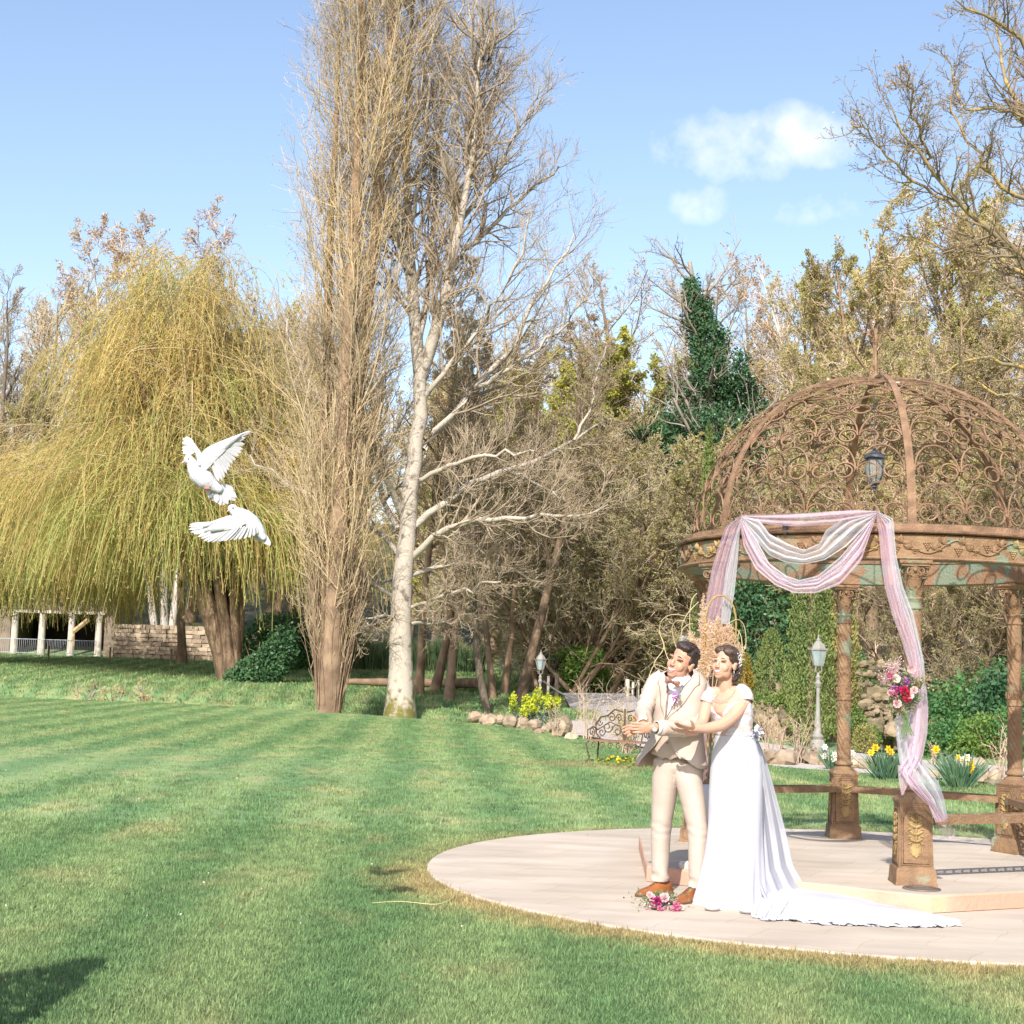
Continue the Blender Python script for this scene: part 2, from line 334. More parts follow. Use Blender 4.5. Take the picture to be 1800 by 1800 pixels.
# grass blades near the camera
def tuft(n, h, wd, rad):
    mb = MB()
    for _ in range(n):
        a = random.uniform(0, 2*pi); r = rad*sqrt(random.random()); x, y = r*cos(a), r*sin(a); b = random.uniform(0, 2*pi); hh = h*random.uniform(.55, 1.15)
        ln = random.uniform(.15, .75)*hh; w2 = wd*random.uniform(.7, 1.2); dx, dy = cos(b), sin(b); px, py = -dy*w2/2, dx*w2/2
        mb.add([(x-px, y-py, -.01), (x+px, y+py, -.01), (x+dx*ln*.35+px*.8, y+dy*ln*.35+py*.8, hh*.6), (x+dx*ln*.35-px*.8, y+dy*ln*.35-py*.8, hh*.6), (x+dx*ln, y+dy*ln, hh)], [(0, 1, 2, 3), (3, 2, 4)])
    return mb
def scatter(name, protos, pts, m, smin, smax, label=None):
    me = bpy.data.meshes.new(name); me.from_pydata([tuple(p) for p in pts], [], []); o = bpy.data.objects.new(name, me); COL.objects.link(o)
    ng = bpy.data.node_groups.new(name+'_nodes', 'GeometryNodeTree'); ng.interface.new_socket('Geometry', in_out='INPUT', socket_type='NodeSocketGeometry'); ng.interface.new_socket('Geometry', in_out='OUTPUT', socket_type='NodeSocketGeometry')
    N = ng.nodes; L = ng.links; gi = N.new('NodeGroupInput'); go = N.new('NodeGroupOutput'); iop = N.new('GeometryNodeInstanceOnPoints')
    col = bpy.data.collections.new(name+'_shapes')
    for i, mb in enumerate(protos):
        pm = mb.mesh(name+'_shape'); pm.materials.append(m); col.objects.link(bpy.data.objects.new(name+'_shape', pm))
    ci = N.new('GeometryNodeCollectionInfo'); ci.inputs['Collection'].default_value = col; ci.inputs['Separate Children'].default_value = True; ci.inputs['Reset Children'].default_value = True
    rv = N.new('FunctionNodeRandomValue'); rv.data_type = 'FLOAT_VECTOR'; rv.inputs[1].default_value = (.15, .15, 2*pi); rv.inputs[0].default_value = (-.15, -.15, 0)
    rs = N.new('FunctionNodeRandomValue'); rs.inputs[2].default_value = smin; rs.inputs[3].default_value = smax; rs.inputs['Seed'].default_value = 3
    L.new(gi.outputs[0], iop.inputs['Points']); L.new(ci.outputs[0], iop.inputs['Instance']); iop.inputs['Pick Instance'].default_value = True
    L.new(rv.outputs[0], iop.inputs['Rotation']); L.new(rs.outputs[1], iop.inputs['Scale']); L.new(iop.outputs[0], go.inputs[0])
    md = o.modifiers.new('scatter', 'NODES'); md.node_group = ng
    return o
def wedge(n, y0, y1, p=1.0):
    y = np.sqrt(rng.uniform(y0**2, y1**2, n)) if p == 1 else y0*(y1/y0)**rng.uniform(0, 1, n)**p
    x = rng.uniform(-.36, .36, n)*y+rng.uniform(-2.6, 2.6, n)*(rng.random(n) < .45); k = np.hypot(x-DISC_C[0], y-DISC_C[1]) > DISC_R+.03
    k &= y < edge_at(x/y)-.3
    return np.stack([x, y, np.full(n, -.032)], -1)[k]
g1 = scatter('grass', [tuft(16, .034, .0035, .05) for _ in range(6)], wedge(88000, 5.0, 15, 1.2), m_blade, .7, 1.3)
tag(g1, 'short mown green grass covering the lawn nearest the camera', 'grass', kind='stuff')
g2 = scatter('grass', [tuft(16, .036, .006, .09) for _ in range(6)], wedge(115000, 14, 62, 1.0), m_blade, .8, 1.4)
tag(g2, 'short mown green grass covering the middle of the lawn', 'grass', kind='stuff')
def meadow(n):
    y = np.sqrt(rng.uniform(52**2, 99**2, n)); x = rng.uniform(-.37, .12, n)*y; k = y > edge_at(x/y)+.6; x, y = x[k], y[k]; return np.stack([x, y, terr(x, y)-.01], -1)
g4 = scatter('grass', [tuft(14, .10, .022, .28) for _ in range(5)], meadow(26000), m_blade, .6, 1.5)
tag(g4, 'rough tufted grass on the bank and the far meadow', 'grass', kind='stuff')
# worn tufts against the terrace edge
t = rng.uniform(0, 2*pi, 2600); rr = DISC_R+.03+np.abs(rng.normal(size=2600))*.12
g3 = scatter('grass', [tuft(14, .04, .0035, .04) for _ in range(4)], np.stack([DISC_C[0]+rr*np.cos(t), DISC_C[1]+rr*np.sin(t), np.full(2600, -.032)], -1), m_blade, .7, 1.3)
tag(g3, 'dry straw coloured grass along the rim of the round terrace', 'grass', kind='stuff')
def joints(m, sx, sy, depth=.10):
    """faint pressed slab joints in the concrete"""
    nt = m.node_tree; N = nt.nodes; L = nt.links; b = N['Principled BSDF']; src = b.inputs['Base Color'].links[0].from_socket; g = N.new('ShaderNodeNewGeometry'); br = N.new('ShaderNodeTexBrick'); mp = N.new('ShaderNodeMapping'); mp.inputs['Rotation'].default_value = (0, 0, .5)
    nz = N.new('ShaderNodeTexNoise'); nz.inputs['Scale'].default_value = 3; vm = N.new('ShaderNodeVectorMath'); vm.operation = 'SCALE'; vm.inputs[3].default_value = .10; L.new(nz.outputs['Color'], vm.inputs[0]); va = N.new('ShaderNodeVectorMath'); va.operation = 'ADD'; L.new(g.outputs['Position'], va.inputs[0]); L.new(g.outputs['Position'], nz.inputs['Vector']); L.new(vm.outputs[0], va.inputs[1]); L.new(va.outputs[0], mp.inputs[0]); L.new(mp.outputs[0], br.inputs['Vector'])
    br.inputs['Scale'].default_value = 1; br.inputs['Brick Width'].default_value = sx; br.inputs['Row Height'].default_value = sy; br.inputs['Mortar Size'].default_value = .008; br.inputs['Mortar Smooth'].default_value = .6; br.inputs['Color1'].default_value = (1, 1, 1, 1); br.inputs['Color2'].default_value = (.93, .925, .91, 1); br.inputs['Mortar'].default_value = (.86, .84, .80, 1)
    sn = N.new('ShaderNodeTexNoise'); sn.inputs['Scale'].default_value = 1.1; sn.inputs['Detail'].default_value = 8; L.new(g.outputs['Position'], sn.inputs['Vector']); rp = N.new('ShaderNodeMapRange'); L.new(sn.outputs['Fac'], rp.inputs[0]); rp.inputs[1].default_value = .35; rp.inputs[2].default_value = .65; rp.inputs[3].default_value = .88; rp.inputs[4].default_value = 1.04
    mx = N.new('ShaderNodeMix'); mx.data_type = 'RGBA'; mx.blend_type = 'MULTIPLY'; mx.inputs[0].default_value = 1; L.new(src, mx.inputs[6]); L.new(br.outputs['Color'], mx.inputs[7]); sc_ = N.new('ShaderNodeVectorMath'); sc_.operation = 'SCALE'; L.new(mx.outputs[2], sc_.inputs[0]); L.new(rp.outputs[0], sc_.inputs[3]); L.new(sc_.outputs[0], b.inputs['Base Color'])
# the round terrace and the six-sided step
m_conc = mat('terrace_concrete', (.47, .395, .32), (.56, .485, .405), 1.3, .85, .25, 60, c3=(.52, .44, .35), stretch=(.6, 2.6, 1))
joints(m_conc, .62, .42)
m_step = mat('step_render', (.50, .28, .20), (.50, .40, .25), 1.1, .85, .3, 30, c3=(.52, .33, .24), pos=(.42, .58))
mb = MB(); t = np.arange(128)*2*pi/128
prof = [(DISC_R+.012, -.06), (DISC_R+.012, -.012), (DISC_R, 0)]
mb.lathe(prof+[(DISC_R*k, 0) for k in (.8, .4, .01)], (*DISC_C, 0), 160)
ter = mb.build('terrace', m_conc, smooth=30); tag(ter, kind='structure')
hexa = lambda r, z: [(GC[0]+r*cos(RAD(-93.34-60*i)), GC[1]+r*sin(RAD(-93.34-60*i)), z) for i in range(6)]
mb = MB(); mb.ring_surf([hexa(2.13, .004), hexa(2.13, ZP-.012), hexa(2.12, ZP)], cap0=False, cap1=False); st = mb.build('step', m_step, smooth=0); tag(st, kind='structure')
mb = MB(); mb.add(hexa(2.12, ZP)[::-1], [(0, 1, 2, 3, 4, 5)]); tag(mb.build('platform', m_conc, smooth=0), kind='structure')
# gravel path behind the lawn
m_grav = mat('gravel', (.42, .37, .33), (.54, .49, .44), 8, .9, .4, 90, world=True)
lo = [(1980, 1390), (1650, 1360), (1370, 1341), (1200, 1322), (1050, 1293), (930, 1276)]; hi = [(1980, 1362), (1650, 1338), (1370, 1309), (1200, 1286), (1085, 1262), (1005, 1258)]
G_ = []
for a, b in zip(lo, hi):
    p, q = gz(*a, z=-.02), gz(*b, z=-.02); p = p-A([0, 1.2, 0]); G_.append([p*(1-k)+q*k for k in np.linspace(0, 1, 5)])
G_ = np.array(G_); ii = np.linspace(0, 5, 31); G2 = np.stack([[[np.interp(x, range(6), G_[:, j, c]) for c in range(3)] for j in range(5)] for x in ii])
G2[..., 2] = -.036; G2[:, 1:, 2] = -.024; tag(MB().grid(G2, flip=True).build('path', m_grav, smooth=0), kind='structure')
# ---------------------------------------------------------------- the iron gazebo
def patina(name, rust=(.30, .13, .055), rust2=(.20, .085, .04), green=(.20, .23, .16), amt=.56, bump=.6):
    m = mat(name, rust2, rust, 9, .75, bump, 55, metal=.0, spec=.35); nt = m.node_tree; N = nt.nodes; L = nt.links; b = N['Principled BSDF']
    src = b.inputs['Base Color'].links[0].from_socket
    tc = N.new('ShaderNodeTexCoord'); oi = N.new('ShaderNodeObjectInfo'); ad = N.new('ShaderNodeVectorMath'); ad.operation = 'ADD'; L.new(tc.outputs['Object'], ad.inputs[0]); L.new(oi.outputs['Location'], ad.inputs[1])
    n = N.new('ShaderNodeTexNoise'); n.inputs['Scale'].default_value = 5.5; n.inputs['Detail'].default_value = 7; L.new(ad.outputs[0], n.inputs['Vector'])
    r = N.new('ShaderNodeValToRGB'); L.new(n.outputs['Fac'], r.inputs[0]); r.color_ramp.elements[0].position = amt; r.color_ramp.elements[1].position = amt+.08
    mx = N.new('ShaderNodeMix'); mx.data_type = 'RGBA'; L.new(r.outputs[0], mx.inputs[0]); L.new(src, mx.inputs[6]); mx.inputs[7].default_value = (*green, 1); L.new(mx.outputs[2], b.inputs['Base Color'])
    return m
m_rust = patina('rusted_iron', (.25, .152, .082), (.165, .10, .056), (.22, .24, .17), .60)
m_rustpale = patina('rusted_iron_pale', (.27, .17, .095), (.19, .11, .06), (.19, .21, .145), .55)
m_gold = patina('worn_gold_paint', (.38, .27, .115), (.25, .165, .07), (.23, .23, .12), .60)
m_rib = patina('rib_iron', (.275, .165, .098), (.155, .092, .054), (.30, .20, .12), .66)
m_beam = patina('beam_iron', (.26, .145, .08), (.20, .12, .07), (.17, .20, .14), .44)
gaz = thing('gazebo', 'rusted ornate iron gazebo with open scrollwork dome on the round terrace', 'gazebo', (GC[0], GC[1], ZP))
CA = [RAD(-93.34+60*i) for i in range(6)]                       # B front, F, C, A back, D, E
def leaf(mb, c, d, l, wd, n=(0, -1, 0), th=.004, k=6):
    """a raised leaf lying in the plane with normal n, pointing along d"""
    d = unit(A(d)); n = unit(A(n)); s = np.cross(n, d); c = A(c); pts = []; R = []
    for i, t in enumerate(np.linspace(0, 1, 5)):
        ww = wd*sin(pi*min(t*.92+.06, 1))*.5; p = c+d*l*t
        R.append([p-s*ww, p+n*th*(1 if 0 < i < 4 else .3)+n*th*.6, p+s*ww, p-n*th*.5])
    mb.ring_surf(R)
def relief_panel(mb, c, u, v, n, wd, h):
    """vase with a branching spray of leaves, in raised metal"""
    c, u, v, n = A(c), A(u), A(v), A(n)
    P = lambda x, y, z=.0: c+u*x*wd+v*y*h+n*z
    mb.tube([P(0, y, .004) for y in np.linspace(-.1, .42, 6)], .0035, 5)
    for i, y in enumerate((-.1, .05, .2, .33)):
        for s in (-1, 1):
            leaf(mb, P(0, y-.02, .003), u*s+v*.55, wd*.42, h*.085, n, .006)
            leaf(mb, P(.1*s, y+.01, .003), u*s*.9+v*1.6, wd*.32, h*.06, n, .005)
            th = np.linspace(0, 1.6*pi, 9); mb.tube([P(s*(.30+.07*cos(a)), y+.09+.03*sin(a), .004) for a in th], .0028, 4)
            leaf(mb, P(.2*s, y-.03, .002), u*s-v*.4, wd*.22, h*.05, n, .004)
    for a in np.linspace(-1.1, 1.1, 7): leaf(mb, P(0, .40, .003), u*sin(a)+v*cos(a), h*.075, h*.03, n, .006)
    prof = [(.02, -.44), (.17, -.40), (.24, -.32), (.28, -.22), (.2, -.17), (.24, -.14)]
    mb.ring_surf([[P(-r, z, 0), P(-r*.6, z, .008), P(r*.6, z, .008), P(r, z, 0)] for r, z in prof], closed=False)
    for s in (-1, 1): mb.tube([P(s*(.2+.12*sin(a)), -.26+.09*cos(a), .004) for a in np.linspace(0, pi, 8)], .003, 4)
def pedestal_mesh():
    mb = MB(); S = lambda h, z, ch=.0: [(-h, -h, z), (h, -h, z), (h, h, z), (-h, h, z)]
    mb.ring_surf([S(.145, 0), S(.145, .012), S(.141, .02), S(.135, .105), S(.128, .118), S(.121, .122), S(.109, .548), S(.113, .552), S(.113, .562), S(.118, .566), S(.118, .578), S(.108, .592), S(.10, .604)])
    mb.lathe([(.10, .596), (.092, .616), (.074, .630), (.062, .640), (.058, .646)], k=20)
    # framed panels on all four sides, leaning with the taper
    for q in range(4):
        a = q*pi/2; u = A([cos(a), sin(a), 0]); nx = A([sin(a), -cos(a), 0]); sl = (.121-.109)/.426
        v = unit(A([0, 0, 1])-nx*sl); n = unit(np.cross(u, v)); n = n if n@nx > 0 else -n
        c = nx*.1152+A([0, 0, .335]); hw0, hw1, hh = .088, .079, .185
        fr = [(-hw0, -hh), (hw0, -hh), (hw0, hh*.72), (hw1*.72, hh), (-hw1*.72, hh), (-hw0, hh*.72)]
        mb.tube([c+u*x+v*y+n*.002 for x, y in fr], .0055, 4, loop=True)
        mb.mi = 1; relief_panel(mb, c+n*.001, u, v, n, .135, .33); mb.mi = 0
        mb.tube([c+u*x*1.16+v*y*1.08+n*.001 for x, y in fr], .003, 4, loop=True)
    return mb.mesh('pedestal')
me_ped = pedestal_mesh()
def twist(sgn): return lambda t, z: 1+.20*np.abs(np.sin(5*t+sgn*z*45))**.7-.13
def shaft_mesh():
    mb = MB(); r = .057
    mb.lathe([(.06, .640), (.078, .648), (.082, .660), (.078, .674), (.064, .682), (.062, .70), (.066, .712)], k=24)
    mb.lathe([(r+.002, z) for z in np.linspace(.70, 1.235, 60)], k=60, fl=twist(1))
    mb.lathe([(.063, 1.225), (.068, 1.232), (.063, 1.24), (.064, 1.26), (.066, 1.30), (.064, 1.36), (.068, 1.375), (.066, 1.385)], k=20)
    for k in range(4):
        a0 = k*pi/2+.4
        for s in (-1, 1): mb.tube([((.068)*cos(a0+s*(.30-.20*cos(th)*(1-th/9))), .068*sin(a0+s*(.30-.20*cos(th)*(1-th/9))), 1.308+.040*sin(th)*(1-th/9)) for th in np.linspace(-.4, 5.8, 15)], .006, 5)
    mb.lathe([(r, z) for z in np.linspace(1.38, 1.925, 60)], k=60, fl=twist(1))
    mb.lathe([(.060, 1.918), (.068, 1.925), (.066, 1.936), (.058, 1.944), (.058, 1.985), (.066, 1.992), (.067, 2.004), (.058, 2.012)], k=24)
    return mb.mesh('shaft')
def capital_mesh():
    mb = MB(); mb.lathe([(.056, 2.0), (.058, 2.06), (.062, 2.12), (.074, 2.18), (.088, 2.225)], k=20)
    for k in range(8):                                            # two tiers of curling leaves
        for tier, (z0, l, wd) in enumerate(((2.01, .085, .04), (2.06, .10, .042))):
            a = (k+.5*tier)*pi/4; u = A([cos(a), sin(a), 0]); s = A([-sin(a), cos(a), 0]); R = []
            for t in np.linspace(0, 1, 7):
                out_ = .058+.010*t+.034*t**3+(.006*sin(pi*t)); z = z0+l*(t-.25*max(0, t-.75)*4*.5); ww = wd*(.55+.45*sin(pi*t*.9))*(1-.75*max(0, t-.7)/.3)*.5
                R.append([u*out_-s*ww+A([0, 0, z]), u*(out_+.008)+A([0, 0, z]), u*out_+s*ww+A([0, 0, z]), u*(out_-.01)+A([0, 0, z])])
            mb.ring_surf(R)
    for k in range(4):                                            # corner volutes
        for s in (-1, 1):
            a = k*pi/2+pi/4; cdir = A([cos(a), sin(a), 0]); sd_ = A([-sin(a), cos(a), 0])*s
            P = [A([0, 0, 2.19])+cdir*(.090+.026*cos(th)*(1-th/11))+sd_*(.020+.012*(1-th/9))+A([0, 0, .026*sin(th)*(1-th/11)]) for th in np.linspace(-2.2, 7.5, 20)]
            mb.tube(P, .006, 5)
        a = k*pi/2; mb.ell(A([cos(a)*.085, sin(a)*.085, 2.20]), (.014, .014, .016), 8, 6)
    S = lambda h, z, kk=.90: [p for q in range(4) for p in ((h*cos(q*pi/2+pi/4)*1.414, h*sin(q*pi/2+pi/4)*1.414, z), (h*kk*cos(q*pi/2+pi/2), h*kk*sin(q*pi/2+pi/2), z))]
    mb.ring_surf([S(.092, 2.222), S(.10, 2.228), S(.10, 2.238), S(.11, 2.243), S(.115, 2.250), S(.115, 2.268)])
    return mb.mesh('capital')
me_sh, me_cap = shaft_mesh(), capital_mesh()
for i, a in enumerate(CA):
    sh_ = link('column', me_sh if i == 0 else me_sh, [m_rustpale, m_gold] if i == 0 else [], gaz, 60 if i == 0 else 0, (GR*cos(a), GR*sin(a), 0), (0, 0, a+pi/2))
    p = link('pedestal', me_ped, [m_rust, m_gold] if i == 0 else [], sh_, 35 if i == 0 else 0); c = link('capital', me_cap, [m_rustpale] if i == 0 else [], sh_, 50 if i == 0 else 0)
# ring beam: plain inner band, carved outer frieze, mouldings
ZB = 2.27; RO_ = 1.60
t = np.arange(120)*2*pi/120
def ring(mb, prof, k=120): R = [[(r*cos(a), r*sin(a), z) for a in np.arange(k)*2*pi/k] for r, z in prof]; return mb.ring_surf(R, loop=True)
ring(MB(), [(1.545, ZB), (1.545, ZB+.19), (1.53, ZB+.19), (1.44, ZB+.19), (1.44, ZB+.008), (1.45, ZB)]).build('ring_beam', m_beam, gaz, 30)
ring(MB(), [(1.547, ZB+.004), (1.60, ZB+.004), (1.606, ZB+.012), (1.60, ZB+.022), (1.578, ZB+.028), (1.578, ZB+.178), (1.590, ZB+.182), (1.547, ZB+.186)]).build('frieze', m_rustpale, gaz, 30)
ring(MB(), [(1.43, ZB+.192), (1.590, ZB+.192), (1.612, ZB+.200), (1.616, ZB+.212), (1.600, ZB+.220), (1.560, ZB+.224), (1.556, ZB+.262), (1.54, ZB+.268), (1.47, ZB+.268), (1.43, ZB+.24)]).build('cornice', m_rib, gaz, 30)
# grape vine round the frieze: a wave with bunches, leaves and tendrils, 24 repeats
def frz(a, z, o=0.): return A([(1.579+o)*cos(a), (1.579+o)*sin(a), ZB+.103+z])
NV = 22; motifs = []
for k in range(NV):
    mb = MB(); a0 = 2*pi*k/NV; da = 2*pi/NV; s = 1
    mb.tube([frz(a0+da*x, .050*cos(2*pi*x), .004) for x in np.linspace(0, 1, 14)], .0075, 5)
    for q in (0, 1):                                             # bunch below / leaf above, alternating
        ac = a0+da*(.0 if q == 0 else .5); sg = -1 if q == 0 else 1
        for row in range(4):
            for x in np.arange(-(3-row)/2, (3-row)/2+.1, 1): mb.ell(frz(ac+x*.0105, sg*.016+.006-row*.015, .004), (.0092,)*3, 6, 4)
        for al, sg2 in ((ac+da*.24, sg), (ac+da*.10, -sg)):
          tn = A([-sin(al), cos(al), 0]); nn_ = A([cos(al), sin(al), 0])
          for th in (-1.2, -.5, .2, .9, 1.6): leaf(mb, frz(al, sg2*.022, .004), tn*sin(th+sg)+A([0, 0, 1])*cos(th), .060, .034, nn_, .008)
        mb.tube([frz(ac-da*.2+(.014*cos(th))*(1-th/9), -sg*.045+.016*sin(th)*(1-th/9), .004) for th in np.linspace(0, 6, 12)], .003, 4)
    motifs.append(mb.build('vine_relief', m_rustpale if k % 3 else m_gold, gaz, 60))
# dome: six ribs on an ellipse, rows of scrolls between
DA_, DB_, DZ = 1.475, 1.34, ZB+.268
def dome(a, ph, o=0.): return A([(DA_+o)*cos(ph)*cos(a), (DA_+o)*cos(ph)*sin(a), DZ+(DB_+o)*sin(ph)])
for a in CA:
    for off in (0, ):
        P = [dome(a, ph, .012) for ph in np.linspace(0, pi/2-.02, 26)]; side = A([-sin(a), cos(a), 0])
        mb = MB(); R = []
        for i, p in enumerate(P):
            T = unit(A(P[min(i+1, 25)])-A(P[max(i-1, 0)])); n = np.cross(side, T); n = n if n@A([cos(a), sin(a), .3]) > 0 else -n; ww = .032*(1-.35*i/25)
            R.append([p-side*ww-n*.010, p+side*ww-n*.010, p+side*ww+n*.006, p+side*.006+n*.010, p-side*.006+n*.010, p-side*ww+n*.006])
        mb.ring_surf(R); mb.build('rib', m_rib, gaz, 30)
NODES_ = [0, .24, .47, .69, .89, 1.07, 1.22]                     # row boundaries in elevation angle
for sct in range(6):
    a0, a1 = CA[sct]+.02, CA[sct]+pi/3-.02
    for row in range(6):
        p0, p1 = NODES_[row]+.01, NODES_[row+1]; cw = (a1-a0)*DA_*cos((p0+p1)/2); nm = max(1, int(round(cw/((p1-p0)*1.40*1.12))))
        nm = [4, 4, 4, 3, 2, 1][row]
        for k in range(nm):
            ac = a0+(a1-a0)*(k+.5)/nm; ha = (a1-a0)/nm/2*.97; fl = 1 if (row % 2 == 0) else 1
            pts = []
            for s in (1, -1):                                    # small inward spiral, bottom curl, then the big arch
                q = []
                for th in np.linspace(-1.4*pi, pi, 18):
                    r = .43-.16*max(0, (-th)/(1.4*pi))
                    q.append((-.55+r*cos(th), -.50+r*sin(th)*1.0) if s == 1 else (.55-r*cos(th), -.50+r*sin(th)))
                pts.append(q)
            arch = [(.98*cos(th), -.50+1.48*sin(th)) for th in np.linspace(pi, 0, 15)]
            path = pts[0]+arch[1:-1]+pts[1][::-1]
            P = []
            for (x, y) in path:
                ph = p0+(p1-p0)*(y+1)/2; P.append(dome(ac+ha*x*1.0, ph, .0))
            MB().tube(P, .0074, 4).build('scroll', m_rib, gaz, 60)
# apex boss, finial with curling petals
mb = MB(); mb.lathe([(.001, DZ+DB_-.06), (.07, DZ+DB_-.04), (.085, DZ+DB_), (.05, DZ+DB_+.03), (.02, DZ+DB_+.05), (.012, DZ+DB_+.07), (.011, DZ+DB_+.40), (.001, DZ+DB_+.42)], k=12)
for k in range(5):
    a = k*2*pi/5+.3; z0 = DZ+DB_+.22
    mb.tube([A([cos(a)*r, sin(a)*r, z]) for r, z in ((.01, z0+.08), (.03, z0+.15), (.07, z0+.19), (.115, z0+.185), (.14, z0+.15), (.135, z0+.13))], .006, 5)
    leaf(mb, A([cos(a)*.135, sin(a)*.135, z0+.15]), (cos(a), sin(a), -.7), .05, .04, (cos(a), sin(a), .8), .006)
for k in range(4):
    a = k*pi/2+.8; mb.tube([A([cos(a)*r, sin(a)*r, DZ+DB_+z]) for r, z in ((.012, .09), (.04, .12), (.07, .10), (.065, .07), (.05, .08))], .005, 5)
mb.build('finial', m_rib, gaz, 60)
m_gilt = mat('pale_gilt', (.42, .36, .26), (.33, .25, .14), 20, .7)
for k in range(26):
    a = random.uniform(0, 2*pi); ph = random.uniform(1.0, 1.45); p = dome(a, ph, .01); leaf(MB_ := MB(), p, rng.normal(size=3), .05, .035, p-A([0, 0, DZ]), .004); MB_.build('gilt_leaf', m_gilt, gaz, 60)
# benches between neighbouring columns (the side facing the couple is open)
def bench_slab(i, j):
    a, b = A([GR*cos(CA[i]), GR*sin(CA[i])]), A([GR*cos(CA[j]), GR*sin(CA[j])]); d = b-a; l = np.linalg.norm(d); d = d/l; nrm = A([d[1], -d[0]]); nrm = nrm if nrm@(a+b) > 0 else -nrm
    an = atan2(d[1], d[0]); c = (a+b)/2
    mb = MB(); n = 15; ln = l-.22
    mb.box((c[0]+nrm[0]*.10, c[1]+nrm[1]*.10, .438), (ln, .025, .052), an); mb.box((c[0]-nrm[0]*.10, c[1]-nrm[1]*.10, .438), (ln, .025, .052), an)
    for q in range(n):                                            # pierced seat: diagonal bars
        t0 = -ln/2+ln*(q+.5)/n
        for s in (-1, 1):
            p = c+d*t0; M_ = Matrix.Rotation(an+s*.75+pi/2, 3, 'Z'); mb.box((p[0], p[1], .452+.002*s), (.225, .018, .010), M=np.array(M_))
    return mb.build('bench_seat', m_rust, gaz, 30)
for i, j in ((0, 1), (1, 2), (2, 3), (3, 4), (4, 5)): bench_slab(i, j)
# small steel clamps on the cornice
m_dark = mat('dark_steel', (.06, .06, .065), rough=.5)
for px_, ang in ((0, RAD(-127)), (1, RAD(-58)), (2, RAD(-20))):
    p = A([1.60*cos(ang), 1.60*sin(ang), ZB+.235]); mb = MB(); mb.box(p, (.03, .035, .05), ang); mb.box(p+A([0, 0, -.035]), (.02, .02, .03), ang); mb.build('clamp', m_dark, gaz)
# lantern hanging inside
m_lan = mat('black_lantern_metal', (.05, .055, .065), (.09, .095, .11), 20, .45, .1); m_glass = mat('frosted_glass', (.62, .68, .68), rough=.25, spec=.5)
m_lglass = bpy.data.materials.new('lantern_glass'); m_lglass.use_nodes = True; b_ = m_lglass.node_tree.nodes['Principled BSDF']; b_.inputs['Base Color'].default_value = (.34, .35, .33, 1); b_.inputs['Roughness'].default_value = .25; b_.inputs['Alpha'].default_value = .5
lp = at(1537, 866, 12.475); lan = thing('hanging_lantern', 'black eight-sided carriage lantern hanging inside the gazebo dome', 'lantern', lp)
mb = MB(); mb.lathe([(.001, .0), (.012, .015), (.008, .03), (.028, .045), (.02, .06), (.05, .075), (.042, .09)], k=8)
mb.lathe([(.05, .27), (.09, .285), (.085, .30), (.06, .325), (.03, .335), (.02, .35), (.012, .36), (.008, .375)], k=8)
for k in range(8):
    a = k*pi/4; mb.tube([(r*cos(a), r*sin(a), z) for r, z in ((.045, .09), (.068, .15), (.076, .21), (.07, .27))], .005, 4)
mb.ring_surf([[(r*cos(a), r*sin(a), z) for a in np.arange(8)*pi/4] for r, z in ((.07, .268), (.074, .276))])
mb.build('cage', m_lan, lan, 40)
MB().lathe([(.043, .092), (.064, .15), (.072, .21), (.066, .268)], k=8, cap=False).build('glass', m_lglass, lan, 0)
mb = MB(); zc = lp[2]+.375; top = ZP+DZ+DB_-.05; nl = 14
mb.tube([(0, 0, .37), (0, 0, top-lp[2])], .004, 5); mb.build('chain', m_lan, lan)
# ---------------------------------------------------------------- trees
m_barkpale = mat('pale_bark', (.36, .31, .25), (.20, .18, .15), 2.2, .85, .5, 14, c3=(.30, .26, .21), stretch=(1, 1, .35), world=True)
m_bark = mat('grey_bark', (.20, .155, .115), (.12, .10, .075), 1.8, .9, .6, 12, world=True, vary=.25)
m_barkbrown = mat('brown_bark', (.27, .185, .12), (.15, .10, .065), 1.8, .9, .6, 12, world=True, vary=.2)
m_barkwhite = mat('white_bark', (.62, .58, .52), (.38, .33, .29), 1.5, .8, world=True)
m_twig = mat('bare_twigs', (.48, .40, .28), (.35, .29, .20), .5, .9, world=True, vary=.25)
m_twigpink = mat('rosy_twigs', (.54, .40, .29), (.42, .32, .24), .4, .9, world=True, vary=.15)
m_twigpop = mat('poplar_twigs', (.48, .37, .22), (.34, .27, .18), .35, .9, world=True)
m_bud = leafmat('spring_buds', (.50, .38, .15), (.36, .25, .13), .35, .35, c3=(.46, .32, .16))
m_budgreen = leafmat('yellow_green_buds', (.52, .50, .10), (.38, .38, .10), .3, .45)
m_budolive = leafmat('olive_buds', (.54, .46, .17), (.40, .33, .13), .3, .45, c3=(.40, .39, .14))
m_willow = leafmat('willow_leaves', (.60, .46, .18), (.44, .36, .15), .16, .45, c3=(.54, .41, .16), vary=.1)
m_willowd = leafmat('willow_olive_leaves', (.36, .30, .11), (.27, .25, .09), .3, .3, vary=.1)  # darker olive leaf tone, given to some boughs at random
m_willowg = leafmat('willow_fresh_leaves', (.33, .40, .12), (.46, .44, .15), .3, .45, vary=.1)
m_ivy = leafmat('ivy_leaves', (.05, .12, .055), (.085, .17, .075), .8, .15, rough=.35)
m_box = leafmat('evergreen_leaves', (.06, .15, .055), (.10, .22, .065), 1.2, .2, rough=.4)
m_con = leafmat('conifer_sprays', (.21, .26, .08), (.14, .19, .06), .8, .2)
m_gold = m_gold; m_congold = leafmat('golden_conifer_sprays', (.42, .27, .03), (.26, .22, .04), 1.5, .2)
m_fresh = leafmat('fresh_leaves', (.12, .22, .05), (.20, .28, .07), 1.2, .35)
